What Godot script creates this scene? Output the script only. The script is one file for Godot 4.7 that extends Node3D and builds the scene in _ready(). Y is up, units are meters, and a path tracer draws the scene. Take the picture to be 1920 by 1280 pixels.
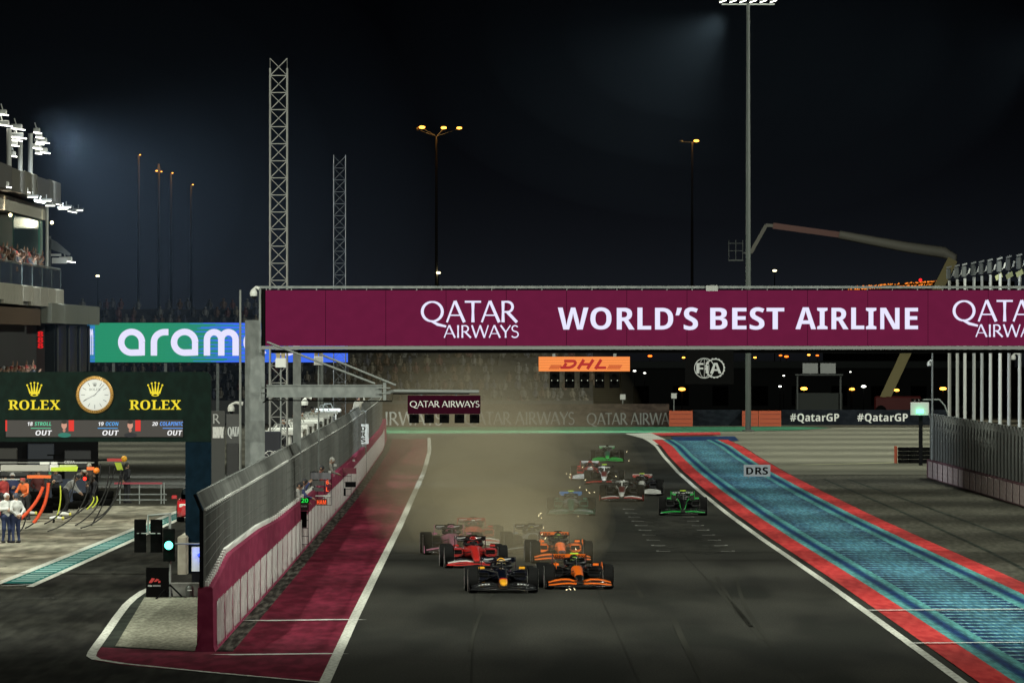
extends Node3D
# A night start on a racing circuit, seen through a long lens from the end of the straight.
# Metres; the track runs along z. D is the distance from the camera: z = 600 - D.
const F := 32000.0
const H := 7.08
const Z0 := 600.0
var used := {}
var M := {}
var rng := RandomNumberGenerator.new()
var sans: Font
var sans_bold: Font
var serif: Font
var serif_bold: Font


class MB:
	var st := SurfaceTool.new()
	var group := -1
	var tint = null
	func _init():
		st.begin(Mesh.PRIMITIVE_TRIANGLES)
	func v(p, uv):
		st.set_smooth_group(group)
		if tint != null:
			st.set_color(tint)
		st.set_uv(uv)
		st.add_vertex(p)
	func tri(a, b, c, out, ua = Vector2.ZERO, ub = Vector2.ZERO, uc = Vector2.ZERO):
		if (b - a).cross(c - a).dot(out) > 0.0:
			v(a, ua); v(c, uc); v(b, ub)
		else:
			v(a, ua); v(b, ub); v(c, uc)
	func quad(a, b, c, d, out, ua = Vector2(0, 1), ub = Vector2(1, 1), uc = Vector2(1, 0), ud = Vector2(0, 0)):
		tri(a, b, c, out, ua, ub, uc)
		tri(a, c, d, out, ua, uc, ud)
	func box(c, s, basis = Basis()):
		var was = group
		group = -1
		var x = basis.x * s.x / 2.0
		var y = basis.y * s.y / 2.0
		var z = basis.z * s.z / 2.0
		for f in [[x, y, z], [-x, y, z], [y, x, z], [-y, x, z], [z, x, y], [-z, x, y]]:
			quad(c + f[0] - f[1] - f[2], c + f[0] + f[1] - f[2], c + f[0] + f[1] + f[2], c + f[0] - f[1] + f[2], f[0])
		group = was
	func bevel_box(c, s, r, basis = Basis()):
		# a box with chamfered upright edges and a chamfered top rim
		var was = group
		group = -1
		var hx = s.x / 2.0
		var hz = s.z / 2.0
		var ring = func(k, y):
			var o = []
			for q in [[-hx + r, -hz + k], [hx - r, -hz + k], [hx - k, -hz + r], [hx - k, hz - r], [hx - r, hz - k], [-hx + r, hz - k], [-hx + k, hz - r], [-hx + k, -hz + r]]:
				o.append(c + basis * Vector3(q[0], y, q[1]))
			return o
		loft([ring.call(0.0, -s.y / 2.0), ring.call(0.0, s.y / 2.0 - r), ring.call(r * 0.8, s.y / 2.0)], true, true)
		group = was
	func bar(a, b, w, h, up = Vector3.UP):
		var d = b - a
		var L = d.length()
		if L < 1e-6:
			return
		var z = d / L
		var x = up.cross(z)
		if x.length() < 1e-4:
			x = Vector3.RIGHT.cross(z)
		x = x.normalized()
		box((a + b) / 2.0, Vector3(w, h, L), Basis(x, z.cross(x), z))
	func loft(rings, closed = true, caps = true):
		var n = rings[0].size()
		var mid = []
		for r in rings:
			var m = Vector3.ZERO
			for p in r:
				m += p
			mid.append(m / n)
		for i in rings.size() - 1:
			for k in (n if closed else n - 1):
				var a = rings[i][k]
				var b = rings[i][(k + 1) % n]
				var c = rings[i + 1][(k + 1) % n]
				var d = rings[i + 1][k]
				var out = (a + b + c + d) / 4.0 - (mid[i] + mid[i + 1]) / 2.0
				var u0 = float(k) / n
				var u1 = float(k + 1) / n
				var v0 = float(i) / (rings.size() - 1)
				var v1 = float(i + 1) / (rings.size() - 1)
				quad(a, b, c, d, out, Vector2(u0, v0), Vector2(u1, v0), Vector2(u1, v1), Vector2(u0, v1))
		if caps:
			var was = group
			group = -1
			var e = rings.size() - 1
			for k in n:
				tri(mid[0], rings[0][k], rings[0][(k + 1) % n], mid[0] - mid[1])
				tri(mid[e], rings[e][k], rings[e][(k + 1) % n], mid[e] - mid[e - 1])
			group = was
	func tube(path, r, sides = 8, caps = true):
		var rings = []
		var n = path.size()
		var side = Vector3.ZERO
		for i in n:
			var t = (path[mini(i + 1, n - 1)] - path[maxi(i - 1, 0)]).normalized()
			if side == Vector3.ZERO:
				side = t.cross(Vector3.UP if absf(t.y) < 0.95 else Vector3.RIGHT).normalized()
			else:
				side = (side - t * side.dot(t)).normalized()
			var other = t.cross(side)
			var rr = r[i] if r is Array else r
			var ring = []
			for k in sides:
				var a = TAU * k / sides
				ring.append(path[i] + (side * cos(a) + other * sin(a)) * rr)
			rings.append(ring)
		var was = group
		group = 1
		loft(rings, true, caps)
		group = was
	func lathe(profile, at, axis = Vector3.UP, sides = 16, smooth = true):
		# profile: Vector2(radius, along the axis)
		var s = axis.cross(Vector3.RIGHT if absf(axis.x) < 0.9 else Vector3.UP).normalized()
		var t = axis.cross(s)
		var was = group
		group = 1 if smooth else -1
		for i in profile.size() - 1:
			var p = profile[i]
			var q = profile[i + 1]
			var nr = Vector2(q.y - p.y, p.x - q.x)
			for k in sides:
				var a = TAU * k / sides
				var b = TAU * (k + 1) / sides
				var da = s * cos(a) + t * sin(a)
				var db = s * cos(b) + t * sin(b)
				var out = (da + db) * 0.5 * nr.x + axis * nr.y
				if p.x > 1e-6:
					tri(at + da * p.x + axis * p.y, at + db * p.x + axis * p.y, at + db * q.x + axis * q.y, out)
				if q.x > 1e-6:
					tri(at + da * p.x + axis * p.y, at + db * q.x + axis * q.y, at + da * q.x + axis * q.y, out)
		group = was
	func ball(c, r, sides = 10):
		var prof = []
		for i in 7:
			var a = PI * i / 6.0
			prof.append(Vector2(maxf(0.0, sin(a)) * r, cos(a) * r))
		prof.reverse()
		lathe(prof, c, Vector3.UP, sides)
	func prism(poly, depth, at, bx = Vector3.RIGHT, by = Vector3.UP):
		# a flat outline in bx, by, given thickness along bx x by; the front lies at +depth
		var nz = bx.cross(by).normalized()
		var idx = Geometry2D.triangulate_polygon(PackedVector2Array(poly))
		var f = func(p, k): return at + bx * p.x + by * p.y + nz * k
		var was = group
		group = -1
		for i in range(0, idx.size(), 3):
			tri(f.call(poly[idx[i]], depth), f.call(poly[idx[i + 1]], depth), f.call(poly[idx[i + 2]], depth), nz)
			tri(f.call(poly[idx[i]], 0.0), f.call(poly[idx[i + 1]], 0.0), f.call(poly[idx[i + 2]], 0.0), -nz)
		var area = 0.0
		for i in poly.size():
			area += poly[i].cross(poly[(i + 1) % poly.size()])
		for i in poly.size():
			var p = poly[i]
			var q = poly[(i + 1) % poly.size()]
			var e = q - p
			var o = (bx * e.y - by * e.x) * signf(area)
			quad(f.call(p, 0.0), f.call(q, 0.0), f.call(q, depth), f.call(p, depth), o)
		group = was
	func done():
		st.generate_normals()
		return st.commit()


# ---------- names, labels, placing ----------
func numbered(called):
	if not used.has(called):
		used[called] = 0
		return called
	used[called] += 1
	return "%s_%03d" % [called, used[called]]

func tag(o, label, category, group = "", kind = ""):
	if label: o.set_meta("label", label)
	if category: o.set_meta("category", category)
	if group: o.set_meta("group", group)
	if kind: o.set_meta("kind", kind)
	return o

func thing(called, label, category, at = Vector3.ZERO, turn = 0.0, group = ""):
	var o := Node3D.new()
	o.name = numbered(called)
	add_child(o)
	o.position = at
	o.rotation.y = turn
	return tag(o, label, category, group)

func part(called, mesh, material, parent, at = Vector3.ZERO):
	var o := MeshInstance3D.new()
	o.mesh = mesh if mesh is Mesh else mesh.done()
	o.material_override = material
	o.position = at
	if parent == self:
		o.name = numbered(called)
		add_child(o)
	else:
		o.name = called
		parent.add_child(o, true)
	return o

func struct(called, mesh, material, parent = self):
	var o = part(called, mesh, material, parent)
	if parent == self:
		o.set_meta("kind", "structure")
	return o

func dup(o, at, label, group = "", turn = null):
	var c = o.duplicate()
	var base: String = o.name
	var cut := RegEx.create_from_string("_\\d{3}$")
	c.name = numbered(cut.sub(base, ""))
	add_child(c)
	c.position = at
	if turn != null: c.rotation.y = turn
	if label: c.set_meta("label", label)
	if group: c.set_meta("group", group)
	return c

func at(px, py, d):
	return Vector3((px - 960.0) * d / F, H - (py - 640.0) * d / F, Z0 - d)

func gd(px, py, y = 0.0):
	var d = F * (H - y) / (py - 640.0)
	return Vector3((px - 960.0) * d / F, y, Z0 - d)

func lerp_list(list, d):
	if d <= list[0][0]: return list[0][1]
	for i in list.size() - 1:
		if d <= list[i + 1][0]:
			return lerpf(list[i][1], list[i + 1][1], (d - list[i][0]) / (list[i + 1][0] - list[i][0]))
	return list[-1][1]


# ---------- materials ----------
func lin(r, g, b, a = 1.0):
	var c = Color(r, g, b).linear_to_srgb()
	c.a = a
	return c

func hexc(s):
	return Color(s)

func mat(color, rough = 0.7, metal = 0.0):
	var m := StandardMaterial3D.new()
	m.albedo_color = color
	m.roughness = rough
	m.metallic = metal
	return m

func ground_paint(color):
	var m = mat(color, .75)
	m.metallic_specular = .1
	return m

func glow(color, energy = 1.0, base = Color(0.02, 0.02, 0.02)):
	var m = mat(base, 0.6)
	m.emission_enabled = true
	m.emission = color
	m.emission_energy_multiplier = energy
	return m

func noise_tex(seed_, freq, stops, size = 512, octaves = 4, kind = FastNoiseLite.TYPE_SIMPLEX_SMOOTH):
	var n := FastNoiseLite.new()
	n.seed = seed_
	n.frequency = freq
	n.noise_type = kind
	n.fractal_octaves = octaves
	var t := NoiseTexture2D.new()
	t.width = size
	t.height = size
	t.seamless = true
	t.noise = n
	var g := Gradient.new()
	g.offsets = PackedFloat32Array(stops.map(func(s): return s[0]))
	g.colors = PackedColorArray(stops.map(func(s): return s[1]))
	t.color_ramp = g
	return t

func surfaced(stops, seed_, freq, scale, rough = 0.8, detail = null, detail_scale = Vector3.ONE, bump = 0.0):
	# a material whose colour varies in patches over the world
	var m = mat(Color.WHITE, rough)
	m.albedo_texture = noise_tex(seed_, freq, stops)
	m.uv1_triplanar = true
	m.uv1_world_triplanar = true
	m.uv1_scale = scale
	m.metallic_specular = .15
	if detail:
		m.detail_enabled = true
		m.detail_albedo = detail
		m.detail_blend_mode = BaseMaterial3D.BLEND_MODE_MUL
		m.detail_uv_layer = BaseMaterial3D.DETAIL_UV_2
		m.uv2_triplanar = true
		m.uv2_world_triplanar = true
		m.uv2_scale = detail_scale
	if bump > 0.0:
		m.heightmap_enabled = true
		m.heightmap_scale = bump
		m.heightmap_texture = m.albedo_texture
	return m

func grey_speckle(seed_, lo, hi, freq = 0.05):
	return noise_tex(seed_, freq, [[0.25, Color(lo, lo, lo)], [0.75, Color(hi, hi, hi)]], 512, 5)

func paint(color, rough = 0.3):
	var m = mat(color, rough)
	m.clearcoat_enabled = true
	m.clearcoat = 0.7
	m.clearcoat_roughness = 0.12
	return m


# ---------- lettering ----------
func words(text, font, w, h, depth = 0.02, slant = 0.0):
	# a solid line of text whose box is exactly w by h, its lower left corner at the origin, facing +z
	var t := TextMesh.new()
	t.text = text
	t.font = font
	t.font_size = 64
	t.pixel_size = 0.01
	t.depth = 0.01
	t.curve_step = 2.0
	t.horizontal_alignment = HORIZONTAL_ALIGNMENT_LEFT
	var a = t.get_mesh_arrays() if t.has_method("get_mesh_arrays") else t.surface_get_arrays(0)
	var vs: PackedVector3Array = a[Mesh.ARRAY_VERTEX]
	var lo = Vector3(INF, INF, INF)
	var hi = -lo
	for p in vs:
		lo = lo.min(p)
		hi = hi.max(p)
	for i in vs.size():
		var p = vs[i]
		var y = (p.y - lo.y) / (hi.y - lo.y) * h
		vs[i] = Vector3((p.x - lo.x) / (hi.x - lo.x) * w + y * slant, y, (p.z - lo.z) / (hi.z - lo.z) * depth)
	a[Mesh.ARRAY_VERTEX] = vs
	a[Mesh.ARRAY_TANGENT] = null
	var am := ArrayMesh.new()
	am.add_surface_from_arrays(Mesh.PRIMITIVE_TRIANGLES, a)
	return am

func arc(cx, cy, rx, ry, a0, a1, n = 14):
	var o = []
	for i in n + 1:
		var a = deg_to_rad(lerpf(a0, a1, float(i) / n))
		o.append(Vector2(cx + rx * cos(a), cy + ry * sin(a)))
	return o

# flared capitals: letter -> [advance, [width at ends, width in the middle, points] ...]
func glyphs():
	return {
		"Q": [1.08, [[.075, .135, arc(.5, .5, .42, .455, 90, 270)], [.075, .135, arc(.5, .5, .42, .455, 270, 450)], [.10, .13, [Vector2(.46, .06), Vector2(.72, -.1), Vector2(1.08, -.2)]]]],
		"A": [.80, [[.09, .07, [Vector2(.03, 0), Vector2(.36, 1)]], [.14, .12, [Vector2(.37, 1), Vector2(.76, 0)]], [.06, .06, [Vector2(.15, .33), Vector2(.62, .33)]]]],
		"T": [.66, [[.09, .075, [Vector2(-.02, .962), Vector2(.66, .962)]], [.15, .11, [Vector2(.32, .95), Vector2(.32, .5), Vector2(.32, 0)]]]],
		"R": [.74, [[.15, .11, [Vector2(.12, 0), Vector2(.12, .5), Vector2(.12, 1)]], [.075, .125, [Vector2(.1, .96), Vector2(.3, .96)] + arc(.32, .72, .2, .235, 85, -85, 8) + [Vector2(.12, .485)]], [.14, .11, [Vector2(.3, .48), Vector2(.7, 0)]]]],
		"I": [.34, [[.15, .11, [Vector2(.17, 0), Vector2(.17, .5), Vector2(.17, 1)]]]],
		"W": [1.18, [[.14, .12, [Vector2(.03, 1), Vector2(.31, 0)]], [.09, .075, [Vector2(.3, 0), Vector2(.59, 1)]], [.14, .12, [Vector2(.58, 1), Vector2(.88, 0)]], [.09, .075, [Vector2(.87, 0), Vector2(1.14, 1)]]]],
		"Y": [.68, [[.14, .11, [Vector2(.0, 1), Vector2(.34, .45)]], [.09, .075, [Vector2(.67, 1), Vector2(.35, .45)]], [.15, .11, [Vector2(.34, .47), Vector2(.34, .2), Vector2(.34, 0)]]]],
		"S": [.60, [[.10, .10, arc(.3, .74, .2, .225, 30, 270, 12)], [.10, .10, arc(.28, .265, .235, .24, 90, -150, 12)]]],
		" ": [.34, []],
	}

func rounds():
	return {
		"a": [1.1, [[.24, .24, arc(.5, .5, .39, .39, 0, 270, 24) + [Vector2(.9, .12)]], [.23, .23, [Vector2(.885, .5), Vector2(.885, .005)]]]],
		"r": [.72, [[.24, .24, [Vector2(.13, 0), Vector2(.13, .45)] + arc(.5, .5, .37, .38, 180, 92, 10) + [Vector2(.64, .88)]]]],
		"m": [1.42, [[.24, .24, [Vector2(.13, 0), Vector2(.13, .5)] + arc(.4, .6, .27, .28, 180, 0, 12) + [Vector2(.67, 0)]], [.24, .24, [Vector2(.67, .5)] + arc(.94, .6, .27, .28, 180, 0, 12) + [Vector2(1.21, 0)]]]],
		"c": [.98, [[.24, .24, arc(.5, .5, .39, .39, 50, 310, 20)]]],
		"o": [1.05, [[.24, .24, arc(.5, .5, .39, .39, 0, 360, 28)]]],
	}

func slanted():
	# heavy capitals leaning to the right
	var g = {
		"D": [1.18, [[.30, .30, [Vector2(.05, .85), Vector2(.62, .85)] + arc(.66, .5, .30, .35, 80, -80, 8) + [Vector2(.62, .15), Vector2(.08, .15)]], [.30, .30, [Vector2(.30, .62), Vector2(.30, .1)]]]],
		"H": [1.22, [[.32, .32, [Vector2(.2, 0), Vector2(.2, 1)]], [.32, .32, [Vector2(.86, 0), Vector2(.86, 1)]], [.28, .28, [Vector2(.2, .5), Vector2(.86, .5)]]]],
		"L": [.98, [[.32, .32, [Vector2(.2, 0), Vector2(.2, 1)]], [.28, .28, [Vector2(.1, .14), Vector2(.9, .14)]]]],
	}
	for k in g:
		for s in g[k][1]:
			s[2] = s[2].map(func(p): return Vector2(p.x + p.y * .42, p.y))
	return g

func strokes(text, font, w, h, depth = 0.02):
	# lettering from strokes, its cap height h and whole width w; lower left at the origin, facing +z
	var total = 0.0
	for c in text:
		total += font[c][0]
	var kx = w / total
	var b := MB.new()
	var x = 0.0
	var layer = 0
	for c in text:
		for s in font[c][1]:
			var pts = s[2]
			var n = pts.size()
			var L = []
			var R = []
			for i in n:
				var t = (pts[mini(i + 1, n - 1)] - pts[maxi(i - 1, 0)])
				t = Vector2(t.x * kx, t.y * h).normalized()
				var e = absf(2.0 * i / (n - 1) - 1.0)
				var wd = lerpf(s[1], s[0], e * e) * h / 2.0
				var p = Vector2((x + pts[i].x) * kx, pts[i].y * h)
				L.append(p + Vector2(-t.y, t.x) * wd)
				R.append(p - Vector2(-t.y, t.x) * wd)
			var z = depth + 0.002 * (layer % 3)
			layer += 1
			for i in n - 1:
				var l0 = Vector3(L[i].x, L[i].y, z)
				var l1 = Vector3(L[i + 1].x, L[i + 1].y, z)
				var r0 = Vector3(R[i].x, R[i].y, z)
				var r1 = Vector3(R[i + 1].x, R[i + 1].y, z)
				b.quad(l0, l1, r1, r0, Vector3.BACK)
				var o = Vector3(L[i].x - R[i].x, L[i].y - R[i].y, 0)
				b.quad(l0, l1, Vector3(l1.x, l1.y, 0), Vector3(l0.x, l0.y, 0), o)
				b.quad(r0, r1, Vector3(r1.x, r1.y, 0), Vector3(r0.x, r0.y, 0), -o)
		x += font[c][0]
	return b.done()


func _ready():
	rng.seed = 11
	sky_and_camera()
	floodlights()
	garage_lights()
	make_fonts()
	make_materials()
	ground_and_track()
	pit_wall()
	right_wall()
	far_end()
	pit_building()
	start_gantry()
	truss_towers()
	clock_arch()
	cars()
	pit_lane_things()
	pit_wall_things()
	right_side_things()
	far_lamps()
	people()
	dust()


func sky_and_camera():
	var cam := Camera3D.new()
	cam.name = "camera"
	cam.position = Vector3(0, H, Z0)
	cam.fov = rad_to_deg(2.0 * atan(640.0 / F))
	cam.near = 5.0
	cam.far = 9000.0
	cam.current = true
	add_child(cam)
	var sky_material := ProceduralSkyMaterial.new()
	sky_material.sky_top_color = lin(.0002, .00025, .0005)
	sky_material.sky_horizon_color = lin(.0115, .0138, .0182)
	sky_material.sky_curve = 0.0036
	sky_material.ground_horizon_color = lin(.004, .004, .004)
	sky_material.ground_bottom_color = lin(.003, .003, .003)
	var cover := Image.create(2048, 1024, false, Image.FORMAT_RGB8)
	cover.fill(Color.BLACK)
	sky_material.sky_cover = ImageTexture.create_from_image(cover)
	sky_material.sun_angle_max = 0.0
	var sky := Sky.new()
	sky.sky_material = sky_material
	var env := Environment.new()
	env.background_mode = Environment.BG_SKY
	env.sky = sky
	env.background_energy_multiplier = 1.0
	env.tonemap_mode = Environment.TONE_MAPPER_LINEAR
	env.tonemap_exposure = 1.0
	env.sdfgi_enabled = true
	env.ssao_enabled = true
	env.ssil_enabled = true
	env.volumetric_fog_enabled = true
	env.volumetric_fog_density = 0.0
	var w := WorldEnvironment.new()
	w.name = "world_environment"
	w.environment = env
	add_child(w)


# ---------- floodlights: each mast carries a lit lamp head and the light it throws ----------
func spot(parent, pos, target, energy, angle, color, size = 0.6):
	var l := SpotLight3D.new()
	l.name = "lamp_light"
	parent.add_child(l, true)
	l.position = pos
	l.look_at_from_position(parent.position + pos, target, Vector3.UP)
	l.light_energy = energy
	l.light_color = color
	l.spot_angle = angle
	l.spot_angle_attenuation = 1.0
	l.spot_range = 400.0
	l.spot_attenuation = 2.0
	l.light_size = size
	l.shadow_enabled = true
	return l

func flood_mast(d, x, high, aim_x, aim_d, energy, label, angle = 58.0, group = ""):
	var t = thing("floodlight_mast", label, "floodlight", Vector3(x, 0, Z0 - d), 0.0, group)
	var p := MB.new()
	p.tube([Vector3(0, 0, 0), Vector3(0, high * .5, 0), Vector3(0, high, 0)], [.24, .2, .14], 10)
	p.lathe([Vector2(.5, 0), Vector2(.5, .08), Vector2(.26, .1)], Vector3.ZERO, Vector3.UP, 10)
	part("pole", p, M.mast_paint, t)
	var arm := MB.new()
	arm.bar(Vector3(-2.1, high - .1, 0), Vector3(2.1, high - .1, 0), .12, .12)
	part("crossarm", arm, M.galvanised, t)
	var way = signf(aim_x - x)
	for k in 6:
		var c = Vector3(-2.0 + .8 * k, high + .12, .1)
		var hd := MB.new()
		var tilt = Basis(Vector3.BACK, -way * .32)
		hd.box(c + Vector3(0, .09, 0), Vector3(.62, .12, .5), tilt)
		var head = part("lamp_head", hd, M.lamp_body, t)
		var gl := MB.new()
		gl.box(c - tilt.y * .0, Vector3(.56, .04, .44), tilt)
		part("lamp_glass", gl, M.lamp_white, head)
	spot(t, Vector3(way * 1.8, high - .9, 0.3), Vector3(aim_x, 0, Z0 - aim_d), energy, angle, Color(.98, 1.0, .93), .5)
	return t

func floodlights():
	M.galvanised = mat(lin(.22, .235, .225), .6, .1)
	M.mast_paint = mat(lin(.055, .063, .058), .6)
	M.lamp_body = mat(lin(.3, .31, .3), .5, .2)
	M.lamp_white = glow(Color(1, 1, .95), 6.0)
	# the mast whose head shows at the top edge of the picture, beyond the track's far bend
	flood_mast(1350.0, 18.7, 33.85, -16.0, 1330.0, 3600.0, "tall floodlight mast rising beyond the start gantry behind the boom lift", 46.0)
	# its companions along the grandstand side, outside the frame
	var k = 0
	for d in [362.0, 412.0, 462.0, 524.0, 586.0, 648.0, 710.0, 772.0, 834.0, 896.0, 958.0, 1020.0, 1082.0, 1144.0, 1206.0, 1268.0, 1330.0, 1392.0, 1454.0, 1530.0]:
		flood_mast(d, maxf(25.5, .0325 * d + 2.0), 31.0, 1.0, d + (4.0 if d < 390.0 else 12.0), (620.0 if d < 390.0 else 1350.0 if d < 540.0 else 960.0) if d < 1000.0 else 1500.0, "floodlight mast behind the right hand trackside fence", 82.0, "floodlight masts along the straight")
		k += 1
	# and over the pit lane
	for e in [[415.0, 12.0], [467.0, 12.0], [529.0, 12.0], [591.0, 12.0], [653.0, 12.0], [715.0, 12.0], [1000.0, 12.0], [1062.0, 12.0], [1124.0, 12.0], [1186.0, 12.0], [1248.0, 12.0], [1310.0, 12.0], [1372.0, 12.0]]:
		var d = e[0]
		flood_mast(d, -25.5 if d < 800.0 else -.034 * d - 2.0, 25.0, -12.0, d + e[1], (1400.0 if d < 430.0 else 1050.0 if d < 500.0 else 960.0) if d < 1000.0 else 1500.0, "floodlight mast beside the pit lane building", 82.0, "floodlight masts along the pit lane")


func garage_lights():
	# lamps on short poles along the garage fronts, outside the frame, that light the pit lane
	for d in [505.0, 560.0, 615.0, 670.0]:
		var t = thing("garage_lamp", "short lamp pole beside the pit garages", "lamp pole", Vector3(-24.5, 0, Z0 - d), 0.0, "lamp poles along the pit garages")
		var b := MB.new()
		b.tube([Vector3.ZERO, Vector3(0, 12, 0)], [.12, .08], 8)
		part("pole", b, M.mast_paint, t)
		b = MB.new()
		b.bevel_box(Vector3(.5, 12.1, 0), Vector3(1.1, .14, .4), .03)
		var head = part("lamp_head", b, M.lamp_body, t)
		b = MB.new()
		b.box(Vector3(.5, 12.0, 0), Vector3(1.0, .04, .34))
		part("lamp_glass", b, M.lamp_white, head)
		spot(t, Vector3(.6, 11.6, 0), Vector3(-16.0, 0, Z0 - d - 10.0), 165.0, 70.0, Color(1.0, .97, .88), .4)


func make_fonts():
	var f = func(called, weight):
		var s := SystemFont.new()
		s.font_names = PackedStringArray([called])
		s.font_weight = weight
		return s
	sans = f.call("Droid Sans", 400)
	sans_bold = f.call("Droid Sans", 700)
	serif = f.call("Droid Serif", 400)
	serif_bold = f.call("Droid Serif", 700)


func make_materials():
	var sp = grey_speckle(3, .8, 1.0, .02)
	var fine = grey_speckle(5, .86, 1.0, .03)
	var streak = grey_speckle(4, .78, 1.0, .012)
	M.asphalt = surfaced([[.25, lin(.021, .0215, .019)], [.5, lin(.031, .031, .027)], [.75, lin(.038, .0375, .0325)]], 21, .006, Vector3(.075, .3, .0042), .82, fine, Vector3(1.1, .5, .05))
	M.runoff = surfaced([[.25, lin(.066, .064, .052)], [.55, lin(.078, .075, .060)], [.8, lin(.092, .088, .072)]], 22, .007, Vector3(.06, .3, .008), .9, sp, Vector3(.4, .4, .03))
	M.concrete = surfaced([[.25, lin(.20, .185, .145)], [.55, lin(.29, .268, .21)], [.8, lin(.36, .335, .27)]], 23, .008, Vector3(.12, .3, .012), .88, streak, Vector3(.25, .4, .012))
	M.island = surfaced([[.25, lin(.21, .21, .165)], [.6, lin(.25, .25, .195)], [.85, lin(.28, .28, .22)]], 24, .01, Vector3(.3, .3, .05), .9, sp, Vector3(.7, .4, .05))
	M.pit_asphalt = surfaced([[.2, lin(.018, .018, .016)], [.5, lin(.025, .025, .0215)], [.8, lin(.033, .0325, .028)]], 25, .008, Vector3(.15, .3, .012), .8, streak, Vector3(.4, .4, .01))
	M.maroon_ground = surfaced([[.2, lin(.145, .016, .034)], [.55, lin(.16, .0185, .039)], [.85, lin(.175, .022, .044)]], 26, .008, Vector3(.25, .3, .012), .75, streak, Vector3(.3, .3, .02))
	M.maroon_wall = surfaced([[.2, lin(.20, .026, .062)], [.6, lin(.24, .036, .078)], [.85, lin(.27, .045, .088)]], 27, .01, Vector3(.4, .4, .03), .6)
	M.dark_ground = surfaced([[.3, lin(.020, .024, .020)], [.7, lin(.035, .04, .034)]], 28, .01, Vector3(.2, .3, .03), .85)
	M.gutter = surfaced([[.25, lin(.018, .017, .015)], [.5, lin(.05, .048, .042)], [.75, lin(.11, .105, .09)]], 29, .02, Vector3(.5, .3, .012), .9)
	M.white_line = surfaced([[.15, lin(.36, .36, .32)], [.5, lin(.50, .505, .455)], [.8, lin(.57, .575, .525)]], 30, .02, Vector3(.8, .3, .05), .65)
	M.thin_line = ground_paint(lin(.62, .62, .6))
	M.red_kerb = surfaced([[.2, lin(.36, .030, .032)], [.55, lin(.45, .044, .044)], [.85, lin(.50, .06, .055)]], 31, .012, Vector3(.5, .3, .02), .65)
	M.green_paint = surfaced([[.25, lin(.035, .15, .085)], [.7, lin(.07, .22, .13)]], 32, .012, Vector3(.2, .3, .05), .7)
	M.teal = surfaced([[.2, lin(.07, .24, .25)], [.6, lin(.11, .31, .31)], [.85, lin(.15, .37, .36)]], 33, .012, Vector3(.4, .3, .02), .65)
	M.navy_paint = surfaced([[.25, lin(.012, .030, .09)], [.7, lin(.022, .052, .135)]], 34, .012, Vector3(.4, .3, .02), .65)
	M.rubber_mark = surfaced([[.3, lin(.017, .017, .015)], [.7, lin(.026, .026, .023)]], 35, .02, Vector3(.5, .3, .02), .75)
	M.sand = surfaced([[.3, lin(.05, .044, .032)], [.7, lin(.09, .08, .06)]], 36, .01, Vector3(.01, .01, .01), .95)
	M.steel = surfaced([[.3, lin(.19, .205, .20)], [.7, lin(.24, .255, .25)]], 37, .02, Vector3(.3, .2, .3), .5)
	M.steel.metallic = .15
	M.fence_wire = mat(Color.WHITE, .6, .2)
	M.fence_wire.vertex_color_use_as_albedo = true
	M.black = mat(lin(.005, .005, .005), .6)
	M.black.metallic_specular = .04
	M.matt_black = mat(lin(.010, .010, .011), .85)
	M.matt_black.metallic_specular = .04
	M.white_paint = mat(lin(.62, .63, .6), .45)
	M.white_text = mat(lin(.72, .72, .70), .5)
	M.grey_text = mat(lin(.45, .46, .46), .5)
	M.dim_text = mat(lin(.16, .16, .155), .6)
	M.dark_green = surfaced([[.3, lin(.0022, .012, .0085)], [.7, lin(.0036, .017, .0125)]], 38, .02, Vector3(.3, .2, .3), .6)
	M.dark_green.metallic_specular = .25
	M.glass_dark = mat(lin(.01, .014, .016), .2)
	M.glass_dark.metallic_specular = .4
	M.tarp = surfaced([[.3, lin(.10, .105, .098)], [.7, lin(.17, .175, .165)]], 39, .03, Vector3(.3, .3, .06), .8)
	M.orange_block = mat(lin(.42, .07, .025), .6)
	M.lamp_sodium = glow(Color(1.0, .62, .22), 7.0)
	M.lamp_deep = glow(Color(1.0, .42, .12), 4.0)
	M.lamp_warm = glow(Color(1.0, .93, .70), 7.0)
	M.pale_wall = surfaced([[.3, lin(.36, .34, .28)], [.7, lin(.44, .42, .35)]], 40, .02, Vector3(.2, .2, .2), .8)
	M.grey_wall = surfaced([[.3, lin(.12, .12, .11)], [.7, lin(.17, .17, .155)]], 41, .02, Vector3(.2, .2, .2), .8)
	M.vcol = mat(Color.WHITE, .75)
	M.vcol.vertex_color_use_as_albedo = true


# ---------- the ground ----------
var LW = [[250, -3.72], [354, -3.87], [437, -4.02], [530, -4.14], [649, -4.28], [921, -4.75], [1100, -5.3], [1258, -6.1], [1330, -7.0]]
var RW = [[250, 9.42], [355, 9.36], [430, 9.30], [496, 9.22], [558, 9.09], [609, 8.97], [697, 8.86], [809, 8.87], [925, 9.0], [1050, 9.35], [1150, 9.75], [1230, 9.75], [1300, 9.3], [1340, 8.0]]
var PW = [[380, -6.83], [389, -6.83], [518, -6.98], [643, -7.21], [777, -7.43], [921, -7.83], [1100, -8.4], [1250, -9.2]]

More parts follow.
